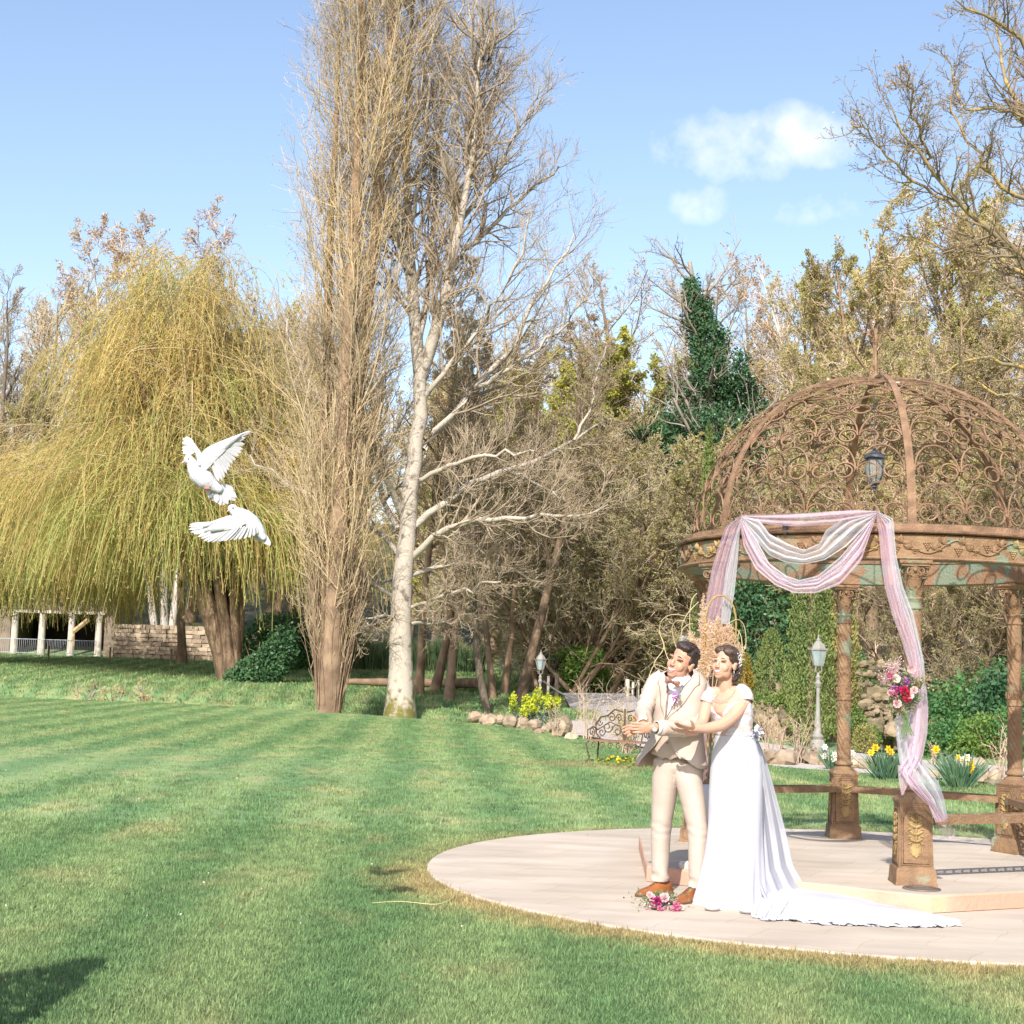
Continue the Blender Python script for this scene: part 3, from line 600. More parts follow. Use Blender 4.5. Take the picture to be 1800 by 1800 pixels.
def tree_parts(name, label, cat, trunk_tb, crown_tb, mats_t, mats_c, group=None, loc=(0, 0, 0)):
    t = thing(name, label, cat, loc, 0, group)
    me = trunk_tb.mesh('trunk'); link('trunk', me, mats_t, t, 180)
    me = crown_tb.mesh('crown'); link('crown', me, mats_c, t, 0)
    return t
def grow_tree(h=18, nl=16, nb=8, nt=7, nf=4, ang=48, spread=.42, first=.22, wig=.12, lift=.06, r0=None, tw=.013, buds=2.5, budsize=.10, stems=1, lean=.04, seed=1, drop=0.):
    global rng; keep = rng; rng = np.random.default_rng(seed)
    r0 = r0 or h*.016; S = rng.normal(size=(stems, 3))*[.12*stems, .12*stems, 0]*(stems > 1); D = A([[0, 0, 1.]]*stems)+rng.normal(size=(stems, 3))*[lean*(1+stems*.8), lean*(1+stems*.8), 0]
    P = spine(S, D, np.full(stems, h*.93), 14, .035, .02); tt = np.linspace(0, 1, 14)
    R = np.tile((r0/sqrt(stems))*((1-tt)**.9*.93+.07+.3*np.exp(-tt*28)), (stems, 1))
    tb, cb = TB(), TB(); tb.tubes(P, R, 9)
    P1, R1 = kids(P, R, nl, first, .98, ang, spread, 9, wig, lift, .55, rmin=.03, tip=.72); tb.tubes(P1, R1, 6)
    P2, R2 = kids(P1, R1, nb, .15, 1, 42, .48, 6, wig*1.2, lift, .6, rmin=.018, tip=.5); cb.tubes(P2, R2, 3)
    P3, R3 = kids(P2, R2, nt, .1, 1, 40, .55, 4, wig*1.4, lift-drop, .6, rmin=tw*1.1, tip=.4); cb.ribbons(P3, R3)
    P4, R4 = kids(P3, R3, nf, .1, 1, 38, .62, 3, wig*1.5, lift*.7-drop*2, .7, rmin=tw, tip=.3); cb.ribbons(P4, R4)
    if buds:
        n = int(len(P4)*buds); i = rng.integers(0, len(P4), n); f = rng.uniform(0, 1, n)[:, None]
        cb.leaves(P4[i, 1]*(1-f)+P4[i, 2]*f+rng.normal(size=(n, 3))*.03, budsize, 1)
    rng = keep; return tb, cb
def put(proto, px_, Y, ytop, h, label=None, rz=None, sx=1., group=None, used=set()):
    """stand a tree at photo column px_, depth Y, scaled so that its top reaches row ytop"""
    p = at(px_, 1180, Y); z = ground_z(p[0], Y); top = at(px_, ytop, Y)[2]; s = max((top-z)/h, .2); rz = random.uniform(0, 6.28) if rz is None else rz
    if id(proto) not in used:
        used.add(id(proto)); proto.location = (p[0], Y, z-.1); proto.rotation_euler = (0, 0, rz); proto.scale = (s*sx, s*sx, s)
        if label: proto['label'] = label
        if group: proto['group'] = group
        return proto
    return clone(proto, (p[0], Y, z-.1), rz, label, group, (s*sx, s*sx, s))
def group_of(protos, spots, label, group):
    for k, (x, Y, yt) in enumerate(spots): pr, h = protos[k % len(protos)]; put(pr, x, Y, yt, h, label, None, random.uniform(.9, 1.2), group)
# --- hillside wood, far
bare = []; budt = []; yel = []
for sd_ in (11, 12):
    bare.append((tree_parts('bare_tree', 'x', 'tree', *grow_tree(18, 17, 8, 7, 4, seed=sd_, buds=.5, budsize=.08, tw=.012, lift=.10), [m_bark], [m_twig, m_bud]), 18))
for sd_ in (21, 22):
    budt.append((tree_parts('budding_tree', 'x', 'tree', *grow_tree(16, 20, 8, 7, 5, seed=sd_, ang=44, buds=3.0, budsize=.085, tw=.012, lift=.09), [m_barkbrown], [m_twigpink, m_budolive]), 16))
for sd_ in (31, ):
    yel.append((tree_parts('yellow_green_tree', 'x', 'tree', *grow_tree(13, 20, 8, 7, 4, seed=sd_, ang=50, buds=5, budsize=.12, tw=.013, lift=.09), [m_bark], [m_twig, m_budgreen]), 13))
R_ = random.uniform
spots = [(x+R_(-20, 20), 112+R_(-6, 8), yt+R_(-18, 18)) for x, yt in ((-60, 500), (-10, 490), (20, 480), (50, 500), (75, 468), (110, 480), (140, 520), (455, 500), (500, 520), (540, 500), (1020, 640), (1085, 560))]
spots += [(x+R_(-20, 20), 138+R_(-8, 8), yt+R_(-15, 15)) for x, yt in ((-20, 520), (45, 500), (110, 505), (180, 545), (440, 560), (560, 560), (640, 560), (880, 560), (960, 560), (1050, 600))]
group_of(bare, spots, 'tall bare grey tree in the far wood on the hill', 'bare trees of the far wood')
spots = [(x+R_(-15, 15), Y, yt+R_(-25, 25)) for x, Y, yt in ((-30, 104, 640), (40, 106, 620), (110, 108, 640), (480, 104, 520), (530, 108, 620), (600, 104, 700), (700, 106, 640), (790, 104, 620), (860, 105, 610), (930, 100, 560), (1010, 100, 640), (-70, 120, 600), (220, 120, 600), (330, 118, 560), (400, 116, 560))]
group_of(budt, spots, 'brown budding tree at the foot of the far wood', 'budding trees of the far wood')
group_of(yel, [(935, 84, 590), (1030, 82, 625), (1085, 90, 600), (985, 88, 640), (760, 100, 720), (890, 96, 660)], 'yellow green tree in early leaf behind the bare trunks', 'yellow green trees behind the bare trunks')
# --- birch behind the willow
tb, cb = grow_tree(19, 15, 8, 8, 5, ang=34, spread=.40, first=.3, wig=.10, lift=.09, drop=.16, seed=5, tw=.014, buds=1.2, budsize=.09, stems=3, lean=.025)
bi = tree_parts('birch_tree', 'bare white barked birch with drooping twigs rising behind the willow', 'tree', tb, cb, [m_barkwhite], [m_twigpink, m_bud]); put(bi, 285, 102, 425, 18.0, rz=1.2)
# --- willows
def willow(name, label, cx, Y, ytop, rad, base_px, hang, seed, nb=230, ns=44, foot=None):
    global rng; keep = rng; rng = np.random.default_rng(seed)
    c = at(cx, 1180, Y); bx = at(base_px, 1190, Y)[0]; zg = ground_z(bx, Y); zt = at(cx, ytop, Y)[2]; H = zt-zg
    tb, cb = TB(), TB(); T = A([bx, Y, zg]); nl = 12; ends = []
    for k in range(nl):
        a = 2*pi*k/nl+rng.uniform(-.2, .2); e = rng.uniform(.35, .97); rr = rad*rng.uniform(.3, .8)*sqrt(max(0, 1-e**2))*1.2
        E_ = A([c[0]+rr*cos(a), Y+rr*sin(a), zg+H*e*.95]); f = np.linspace(0, 1, 9)[:, None]; mid = A([bx+(c[0]-bx)*.35+.6*cos(a), Y+.6*sin(a), zg+H*.28])
        P = (1-f)**2*(T+A([.28*cos(a), .28*sin(a), -.3]))+2*f*(1-f)*mid+f**2*E_; P += rng.normal(size=P.shape)*.12*f; tb.tubes(P[None], (np.linspace(.30, .06, 9)*rad/6.5)[None], 7); ends.append(P)
    # arching boughs from the limbs, each carrying a curtain of hanging strands
    for _ in range(nb):
        low_ = rng.random() < .30; e = rng.uniform(0, .22) if low_ else rng.uniform(0, 1)**.75; z = zg+H*(.34+.66*e); R = rad*sqrt(max(.03, 1-((z-zg-H*.25)/(H*.77))**2)) if z > zg+H*.25 else rad
        a = rng.uniform(0, 2*pi); R *= 1+.20*sin(3*a+e*6+seed)+.13*sin(7*a-e*9)+.08*sin(13*a+e*25); q = (rng.uniform(.6, 1.) if low_ else rng.uniform(.35, 1.)**.5)*R; tip = A([c[0]+q*cos(a)*1.05, Y+q*sin(a), z]); i = rng.integers(nl); src = ends[i][rng.integers(4, 9)]
        f = np.linspace(0, 1, 7)[:, None]; mid = (src+tip)/2+A([0, 0, rng.uniform(.5, 1.6)]); P = (1-f)**2*src+2*f*(1-f)*mid+f**2*tip
        cb.tubes(P[None], np.linspace(.05, .015, 7)[None], 3)
        n = int(ns*rng.uniform(.6, 1.3)); u = rng.uniform(.45, 1, n); k = u*6; k0 = np.minimum(k.astype(int), 5); fr = (k-k0)[:, None]; S = P[k0]*(1-fr)+P[k0+1]*fr+rng.normal(size=(n, 3))*.25
        Ln = hang*rng.uniform(.35, 1.15, n)*(.75+.45*(1-e)+(.5 if e < .3 else 0)); Ln = np.minimum(Ln, np.maximum(S[:, 2]-(zg+1.2+rng.uniform(0, 2.9, n)), .3))
        D = np.stack([rng.normal(size=n)*.8+(tip-src)[0]*.18, rng.normal(size=n)*.8, rng.uniform(-.2, .9, n)], -1); P5 = spine(S, D, Ln, 7, .07, -.5)
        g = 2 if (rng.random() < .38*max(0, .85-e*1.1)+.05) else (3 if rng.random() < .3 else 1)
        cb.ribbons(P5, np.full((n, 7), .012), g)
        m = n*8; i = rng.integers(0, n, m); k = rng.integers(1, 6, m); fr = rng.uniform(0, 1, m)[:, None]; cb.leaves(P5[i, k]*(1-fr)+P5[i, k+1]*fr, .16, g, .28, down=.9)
    rng = keep
    me = tb.mesh('trunk'); t = thing(name, label, 'tree', tuple(T)); 
    me.transform(Matrix.Translation(-Vector(T))); link('trunk', me, [m_barkbrown], t, 180)
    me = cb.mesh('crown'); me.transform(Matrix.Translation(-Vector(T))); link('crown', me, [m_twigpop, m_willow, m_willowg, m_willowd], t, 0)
    return t
willow('weeping_willow', 'huge golden weeping willow hanging over the far meadow with a forked trunk', 295, 74, 425, 7.8, 408, 4.0, 3, 350, 40)
willow('weeping_willow', 'lower weeping willow at the left edge in front of the stone building', 45, 84, 770, 7.0, -120, 3.8, 4, 230, 40)
# --- Lombardy poplar, base flared with upright shoots
def poplar():
    tb, cb = TB(), TB(); Y = 51.5; b = gr(578, 1253, Y)
    axes = [[(578, 1255), (586, 1050), (600, 820), (613, 600), (624, 380), (634, 120), (640, -160), (645, -420)], [(582, 1255), (600, 1000), (620, 780), (645, 560), (668, 330), (684, 100), (694, -120), (700, -300)], [(574, 1255), (566, 1030), (568, 820), (574, 620), (580, 420), (590, 230), (598, 60), (604, -120)]]
    P = A([[at(x, y, Y+(k-1)*.5*(1 if i else 0)) for i, (x, y) in enumerate(ax)] for k, ax in enumerate(axes)]); 
    P = np.stack([[np.array([np.interp(u, np.linspace(0, 1, 8), P[k, :, c]) for c in range(3)]) for u in np.linspace(0, 1, 20)] for k in range(3)])
    R = np.stack([np.linspace(.42, .04, 20), np.linspace(.3, .03, 20), np.linspace(.24, .03, 20)]); tb.tubes(P, R, 9)
    P1, R1 = kids(P, R, 95, .08, .93, 24, .15, 10, .06, .12, .22, rmin=.010, tip=.2); R1 = np.minimum(R1, .026); cb.tubes(P1, R1, 3)
    P2, R2 = kids(P1, R1, 11, .08, .97, 32, .45, 5, .12, .11, .6, rmin=.009, tip=.35); cb.ribbons(P2, R2)
    P3, R3 = kids(P2, R2, 6, .1, 1, 34, .55, 3, .14, .08, .7, rmin=.008, tip=.2); cb.ribbons(P3, R3)
    n = len(P3)*2; i = rng.integers(0, len(P3), n); cb.leaves(P3[i, rng.integers(1, 3, n)], .055, 1)
    # shoots round the base
    n = 300; a = rng.uniform(0, 2*pi, n); rr = .35+.25*rng.random(n); S = np.stack([b[0]+rr*np.cos(a)*.8, Y+rr*np.sin(a)*.8, b[2]+rng.uniform(0, 1.6, n)], -1)
    D = np.stack([np.cos(a)*.105, np.sin(a)*.105, np.ones(n)], -1); P4 = spine(S, D, rng.uniform(2.0, 5.5, n), 9, .04, .04); cb.tubes(P4, np.full((n, 9), 1.)*np.linspace(.019, .007, 9)*rng.uniform(.7, 1.5, n)[:, None], 3, 2)
    P5, R5 = kids(P4, np.full((n, 9), .014), 6, .3, 1, 22, .22, 4, .08, .06, .7, rmin=.010); cb.ribbons(P5, R5)
    t = thing('poplar_tree', 'tall narrow poplar with a bundle of upright shoots round its base', 'tree', tuple(b))
    for q, nm, ms in ((tb, 'trunk', [m_barkbrown]), (cb, 'crown', [m_twigpop, m_bud, m_barkbrown])):
        me = q.mesh(nm); me.transform(Matrix.Translation(-Vector(b))); link(nm, me, ms, t, 180 if nm == 'trunk' else 0)
poplar()
# --- the big pale tree: trunk and main limbs traced, twigs grown
def resample(P, n):
    d = np.concatenate([[0], np.cumsum(np.linalg.norm(np.diff(P, axis=0), axis=1))]); u = np.linspace(0, d[-1], n)
    Q = np.stack([np.interp(u, d, P[:, c]) for c in range(3)], -1)
    for _ in range(2): Q[1:-1] = Q[1:-1]*.5+(Q[:-2]+Q[2:])*.25
    return Q
def big_tree():
    Y = 53.3; b = gr(703, 1254, Y); tb, cb = TB(), TB()
    def path(px, dz=0., n=14, wob=.10):
        P = A([at(x, y, Y+dz*(i/(len(px)-1))) for i, (x, y) in enumerate(px)]); Q = resample(P, n); Q[1:-1] += rng.normal(size=Q[1:-1].shape)*wob*np.linspace(.3, 1, n-2)[:, None]; return Q
    stems = [([(703, 1262), (704, 1190), (706, 1100), (709, 1000), (716, 920), (724, 850), (733, 740), (738, 650)], .43, .22, 0),
             ([(738, 655), (729, 570), (722, 470), (718, 380), (712, 290), (716, 180), (724, 60), (728, -60)], .24, .04, .8), ([(738, 665), (758, 615), (776, 550), (792, 485), (803, 400), (827, 300), (840, 200), (848, 60)], .24, .04, -1.2)]
    for px, r0, r1, dz in stems:
        P = path(px, dz, 16, .05); rr = np.linspace(r0, r1, 16); 
        if r0 > .4: rr = rr+.16*np.exp(-np.linspace(0, 14, 16))
        tb.tubes(P[None], rr[None], 12)
    limbs = [([(706, 902), (684, 842), (665, 804), (631, 755), (600, 700), (575, 650), (560, 590)], .13, -2), ([(703, 978), (669, 936), (623, 913), (574, 880), (518, 857), (470, 828), (440, 800)], .10, 2), ([(695, 1051), (661, 1031), (604, 1002), (560, 968), (537, 945)], .08, -2),
      ([(722, 1012), (744, 1004), (793, 991), (846, 995), (895, 1000), (952, 1023)], .09, 3), ([(727, 978), (741, 959), (782, 928), (827, 917), (873, 908), (933, 908), (1009, 910), (1069, 887)], .13, -3), ([(729, 925), (763, 895), (820, 857), (895, 827), (960, 800), (1009, 774), (1062, 740)], .14, 2),
      ([(733, 847), (775, 823), (820, 811), (895, 796), (940, 794)], .10, -3.5), ([(744, 789), (767, 762), (801, 713), (843, 679), (869, 641), (900, 600), (935, 540), (975, 480), (1010, 410)], .16, 1.5), ([(722, 1068), (767, 1049), (827, 1031), (880, 1022)], .07, -3),
      ([(722, 1097), (767, 1095), (831, 1085)], .07, 2), ([(691, 1015), (650, 1031), (605, 1036), (560, 1070)], .07, 3), ([(700, 930), (672, 900), (664, 800), (655, 700), (640, 600), (620, 500)], .12, 3), ([(797, 467), (830, 427), (880, 390), (913, 343), (947, 317), (982, 293)], .11, 1.5),
      ([(806, 400), (835, 350), (863, 310), (897, 250), (930, 190), (947, 150)], .10, -2), ([(722, 480), (700, 420), (675, 350), (655, 250), (640, 160)], .09, -2), ([(736, 600), (752, 520), (757, 430), (765, 330), (775, 200), (785, 80)], .11, 2.5), ([(718, 400), (740, 320), (748, 220), (758, 120), (765, 20)], .08, -1.5),
      ([(843, 679), (890, 650), (950, 610), (1000, 560), (1040, 500)], .08, -2), ([(745, 700), (790, 640), (840, 590), (880, 520), (915, 450), (930, 380)], .10, -2.5), ([(660, 790), (620, 730), (560, 700), (520, 640), (505, 560)], .07, 1.5), ([(827, 300), (850, 240), (870, 160), (880, 90)], .07, 2),
      ([(722, 470), (745, 380), (772, 250), (798, 100), (812, -40)], .08, 1.2), ([(716, 300), (702, 200), (696, 80), (700, -50)], .06, 1.5), ([(836, 240), (858, 130), (868, 0), (872, -50)], .06, -1.), ([(790, 485), (800, 380), (806, 250), (812, 120), (822, 0)], .08, 1.0),
      ([(706, 1090), (670, 1080), (640, 1095), (620, 1120)], .05, -2), ([(1009, 774), (1035, 720), (1050, 660), (1060, 600)], .05, 1), ([(895, 827), (940, 850), (990, 880), (1020, 930)], .05, -1), ([(782, 928), (810, 940), (840, 965), (862, 985)], .05, 2)]
    P = A([path(px, dz) for px, r, dz in limbs]); R = A([np.linspace(r, .03, 14) for _, r, _ in limbs]); tb.tubes(P, R, 7)
    P1, R1 = kids(P, R, 22, .12, 1, 44, .36, 8, .14, .08, .5, rmin=.016, tip=.35); cb.tubes(P1, R1, 3)
    PS = A([path(px, dz, 14, .02) for px, _, _, dz in stems[1:]]); Pq, Rq = kids(PS, np.full((2, 14), .12), 60, .1, 1, 42, .26, 8, .14, .10, .5, rmin=.022, tip=.4); cb.tubes(Pq, Rq, 3)
    P1 = np.concatenate([P1, Pq]); R1 = np.concatenate([R1, Rq])
    P2, R2 = kids(P1, R1, 8, .1, 1, 40, .5, 5, .13, .11, .6, rmin=.009, tip=.3); cb.ribbons(P2, R2)
    P3, R3 = kids(P2, R2, 5, .1, 1, 36, .7, 3, .12, .14, .7, rmin=.0065, tip=.2); cb.ribbons(P3, R3)
    n = int(len(P3)*.7); i = rng.integers(0, len(P3), n); k = rng.integers(1, 3, n); cb.leaves(P3[i, k]+rng.normal(size=(n, 3))*.02, .055, 1)
    t = thing('aspen_tree', 'broad bare pale barked tree with mossy trunk standing on the lawn edge', 'tree', tuple(b))
    for q, nm, ms in ((tb, 'trunk', [m_trunkpale]), (cb, 'crown', [m_twigasp, m_bud])):
        me = q.mesh(nm); me.transform(Matrix.Translation(-Vector(b))); link(nm, me, ms, t, 180 if nm == 'trunk' else 0)
    # roots and moss patch
    mb = MB()
    for a in np.linspace(0, 2*pi, 9)[:-1]: mb.tube([A([cos(a)*r, sin(a)*r, z]) for r, z in ((.4, .45), (.62, .16), (.95, .02), (1.2, -.06))], [.16, .13, .08, .03], 6)
    mb.build('root_flare', m_trunkpale, t, 180)
m_twigasp = mat('pale_twigs', (.38, .31, .22), (.27, .21, .15), .5, .9, world=True)
m_trunkpale = mat('lichened_bark', (.43, .38, .315), (.17, .14, .11), 3.2, .9, .9, 12, c3=(.42, .37, .31), world=True, pos=(.46, .68))
_n = m_trunkpale.node_tree; _b = _n.nodes['Principled BSDF']; _s = _b.inputs['Base Color'].links[0].from_socket
_g = _n.nodes.new('ShaderNodeNewGeometry'); _m = _n.nodes.new('ShaderNodeTexNoise'); _m.inputs['Scale'].default_value = 2.6; _m.inputs['Detail'].default_value = 8; _n.links.new(_g.outputs['Position'], _m.inputs['Vector'])
_z = _n.nodes.new('ShaderNodeSeparateXYZ'); _n.links.new(_g.outputs['Position'], _z.inputs[0]); _r = _n.nodes.new('ShaderNodeMapRange'); _n.links.new(_z.outputs[2], _r.inputs[0]); _r.inputs[1].default_value = 2.6; _r.inputs[2].default_value = 0; _r.inputs[3].default_value = -.3; _r.inputs[4].default_value = .14
_a = _n.nodes.new('ShaderNodeMath'); _a.operation = 'ADD'; _n.links.new(_m.outputs['Fac'], _a.inputs[0]); _n.links.new(_r.outputs[0], _a.inputs[1]); _q = _n.nodes.new('ShaderNodeMapRange'); _n.links.new(_a.outputs[0], _q.inputs[0]); _q.inputs[1].default_value = .54; _q.inputs[2].default_value = .68
_x = _n.nodes.new('ShaderNodeMix'); _x.data_type = 'RGBA'; _n.links.new(_q.outputs[0], _x.inputs[0]); _n.links.new(_s, _x.inputs[6]); _x.inputs[7].default_value = (.15, .135, .035, 1); _n.links.new(_x.outputs[2], _b.inputs['Base Color'])
big_tree()
# --- the group of slim bare trees beyond the ditch
al = [(tree_parts('slim_bare_tree', 'x', 'tree', *grow_tree(20, 20, 7, 7, 4, seed=s_, ang=40, spread=.26, first=.30, tw=.011, buds=1.6, budsize=.10, lean=.05, r0=.21), [m_barkbrown], [m_twig, m_bud]), 20) for s_ in (41, 42)]
for k, (x, Y, yt, lab, sx) in enumerate(((737, 66, 420, 'slim grey trunked tree just right of the mossy pale trunk', .9), (764, 68, 520, 'dark flared tree beside the fallen log', 1.1), (790, 63.5, 470, 'sunlit slim tree in front of the fallen log', 1.), (800, 72, 560, 'dark upright slim tree behind the fallen log', .85),
      (868, 64, 560, 'slim tree above the dirt bank left of the lamp posts', .9), (886, 66, 600, 'slim tree directly behind the farther lamp post', 1.), (915, 63, 480, 'thickest of the bare trees beside the grey lamp posts', 1.2), (942, 70, 620, 'slim tree leaning behind the middle lamp post', .85), (962, 73, 600, 'rearmost slim tree right of the middle lamp post', .8))):
    put(al[k % 2][0], x, Y, yt, 20, lab, k*1.3, sx, 'slim bare trees beyond the ditch')
# a dark trunk leaning out of the bank
tb, cb = TB(), TB(); P = A([at(x, y, 57.) for x, y in ((862, 1272), (850, 1235), (838, 1160), (834, 1090), (836, 1000), (830, 900), (822, 780), (826, 660))]); P = resample(P, 14); b = P[0].copy(); tb.tubes((P-b)[None], np.linspace(.16, .04, 14)[None], 8)
P1, R1 = kids((P-b)[None], np.linspace(.16, .04, 14)[None], 22, .3, 1, 45, .3, 8, .12, .06, .5, rmin=.02); tb.tubes(P1, R1, 4); P2, R2 = kids(P1, R1, 8, .1, 1, 40, .5, 5, .15, .05, .6, rmin=.012); cb.ribbons(P2, R2); P3, R3 = kids(P2, R2, 6, .1, 1, 40, .5, 3, .15, .05, .6, rmin=.010); cb.ribbons(P3, R3); cb.leaves(P3[:, 2], .08, 1)
tree_parts('leaning_tree', 'thin dark tree leaning out of the dirt bank above the rock edging', 'tree', tb, cb, [m_bark], [m_twig, m_bud], None, tuple(b))
# --- thicket right of the slim trees, and wood behind the gazebo
thick = [(tree_parts('thicket_tree', 'x', 'tree', *grow_tree(11, 9, 8, 7, 4, seed=s_, ang=40, spread=.5, first=.08, tw=.011, buds=1.4, budsize=.09, stems=5, lean=.10, r0=.20, lift=.03), [m_barkbrown], [m_twig, m_budolive]), 11) for s_ in (51, 52)]
sp = [(985, 66, 760), (1035, 70, 800), (1080, 68, 730), (1120, 73, 760), (1165, 70, 780), (1205, 78, 840), (1000, 78, 700), (1060, 82, 700), (1130, 84, 720), (1195, 68, 920), (1300, 66, 760), (1350, 62, 800), (1010, 88, 640), (1240, 84, 640), (1330, 80, 620), (1395, 72, 640), (1440, 64, 700)]
group_of(thick, sp, 'many stemmed brown thicket tree between the slim trees and the gazebo', 'thicket trees behind the stone wall')
group_of(bare, [(1130, 96, 425), (1175, 100, 450), (1205, 92, 430), (1250, 100, 470), (1390, 96, 440), (1340, 104, 480), (1290, 110, 520)], 'bare crowned tree standing over the wood right of the sky gap', 'bare trees over the right wood')
group_of(budt, [(1430, 78, 470), (1490, 66, 430), (1545, 60, 400), (1610, 58, 330), (1680, 55, 300), (1750, 52, 280), (1820, 50, 250), (1570, 74, 480), (1640, 70, 420), (1460, 58, 620), (1520, 50, 600), (1590, 47, 560), (1660, 46, 520), (1730, 45, 500), (1800, 44, 480), (1880, 44, 420), (1370, 84, 520), (1550, 44, 800), (1640, 42, 780), (1720, 41, 760), (1790, 40, 740)], 'golden brown budding tree on the slope behind the gazebo', 'budding trees behind the gazebo')
for x, Y, yt, lab in ((1470, 84, 400, 'pale trunked forked tree rising left of the golden budding trees'), (1435, 88, 455, 'pale trunked tree standing just left of the tallest forked one')):
    tb, cb = grow_tree(19, 12, 7, 6, 3, ang=36, spread=.36, first=.45, seed=int(x), buds=.8, budsize=.12, tw=.014, stems=2, lean=.05); put(tree_parts('pale_tree', lab, 'tree', tb, cb, [m_barkwhite], [m_twigpink, m_bud]), x, Y, yt, 19)
group_of(thick, [(1655, 44, 960), (1715, 42, 960), (1780, 43, 940), (1830, 42, 900)], 'many stemmed brown brush in the shade between the gazebo columns', 'brush behind the gazebo')
# lichened limbs reaching in from a tree just outside the right edge
def near_tree():
    Y = 33.; b = gr(1960, 1340, Y); tb, cb = TB(), TB()
    L_ = [([(1960, 1350), (1950, 1100), (1935, 850), (1915, 650), (1900, 480), (1890, 250), (1885, 0), (1880, -200)], .34, 0), ([(1915, 650), (1880, 560), (1830, 470), (1790, 450), (1740, 400), (1690, 360), (1640, 310), (1612, 280), (1590, 220), (1568, 190)], .13, -2), ([(1640, 310), (1620, 250), (1603, 190), (1600, 130)], .04, -2.5), ([(1690, 360), (1640, 345), (1590, 300), (1560, 270), (1530, 230), (1500, 222)], .04, -2.6),
          ([(1905, 520), (1870, 520), (1820, 490), (1760, 455), (1730, 430), (1690, 440), (1640, 430), (1580, 415)], .09, 1), ([(1890, 300), (1850, 240), (1800, 90), (1790, 60), (1760, 35), (1710, 20), (1680, 0)], .12, -1.5), ([(1888, 200), (1840, 190), (1790, 195), (1740, 190), (1700, 200), (1660, 100)], .06, 2), ([(1900, 420), (1860, 330), (1820, 250), (1790, 200), (1770, 130), (1755, 60), (1745, -20)], .10, 2), ([(1895, 400), (1850, 380), (1800, 345), (1760, 330), (1700, 250), (1670, 170)], .08, -1),
          ([(1920, 700), (1870, 690), (1800, 640), (1740, 620), (1680, 640), (1640, 660)], .07, -2), ([(1925, 780), (1870, 740), (1800, 700), (1740, 690), (1690, 650)], .06, 1), ([(1885, 100), (1860, 20), (1840, -60)], .1, 0)]
    n = 14; P = A([resample(A([at(x, y, Y+dz*(i/(len(px)-1))) for i, (x, y) in enumerate(px)]), n) for px, r, dz in L_]); P[1:, 1:-1] += rng.normal(size=P[1:, 1:-1].shape)*.05; R = A([np.linspace(r, max(r*.12, .012), n) for _, r, _ in L_])
    P -= b; tb.tubes(P, R, 7)
    P1, R1 = kids(P[1:], R[1:], 24, .12, 1, 44, .26, 8, .13, .07, .55, rmin=.012, tip=.3); cb.tubes(P1, R1, 3); P2, R2 = kids(P1, R1, 8, .1, 1, 42, .45, 5, .15, .07, .6, rmin=.008, tip=.3); cb.tubes(P2, R2, 3)
    P3, R3 = kids(P2, R2, 3, .2, 1, 42, .5, 4, .16, .05, .7, rmin=.006); cb.ribbons(P3, R3); cb.leaves(P3[:, 3], .05, 1); cb.leaves(P2[:, 4], .05, 1)
    tree_parts('lichened_tree', 'bare tree with yellow lichened limbs reaching in from the right edge', 'tree', tb, cb, [m_lichen], [m_lichtwig, m_bud], None, tuple(b))
m_lichen = mat('lichened_limb_bark', (.45, .31, .08), (.22, .18, .11), 3.0, .9, .4, 20, c3=(.28, .22, .12), world=True); m_lichtwig = mat('brown_twigs', (.24, .19, .10), (.18, .13, .10), 2, .9, world=True)
near_tree()
# --- leafy masses
def blob(tb, c, r, n, size, mi=0, shell=.45, bumpy=.18, aspect=.6, up=None):
    d = unit(rng.normal(size=(n, 3))); k = rng.normal(size=3)*2
    q = 1+bumpy*(np.sin(d@A([5.1, 2.2, 1.3])+k[0])+np.sin(d@A([-2.3, 4.7, 3.1])+k[1]) + .6*np.sin(d@A([9, -8, 7.])+k[2]))/2
    P = A(c)+d*q[:, None]*(1-shell*rng.uniform(0, 1, n)**2)[:, None]*A(r); tb.leaves(P, size, mi, aspect)
def shrub(name, label, cat, px_, Y, blobs, m, size, stems=0, cols=None, group=None, zb=None, bark=None):
    """blobs: (dx, dy, z, rx, ry, rz, n)"""
    p = at(px_, 1200, Y); z = ground_z(p[0], Y) if zb is None else zb; tb = TB(); t = thing(name, label, cat, (p[0], Y, z), 0, group)
    for (dx, dy, zz, rx, ry, rz, n) in blobs: blob(tb, (dx, dy, zz), (rx, ry, rz), n, size, 0 if rng.random() < .8 or len(m) < 2 else 1)
    link('foliage', tb.mesh('foliage'), m, t, 0)
    sb = TB(); ns = max(stems, 4); b0 = blobs[0]; hh = max(b[2] for b in blobs)
    S = rng.normal(size=(ns, 3))*[b0[3]*.2, b0[4]*.2, 0]; P = spine(S, rng.normal(size=(ns, 3))*[.35, .35, 0]+A([0, 0, 1.]), np.full(ns, hh*1.05), 6, .08, 0); sb.tubes(P, np.full((ns, 6), 1.)*np.linspace(.03, .012, 6)*min(1.6, .6+hh*.25), 5)
    link('stem', sb.mesh('stem'), [bark or m_barkbrown], t, 180); return t
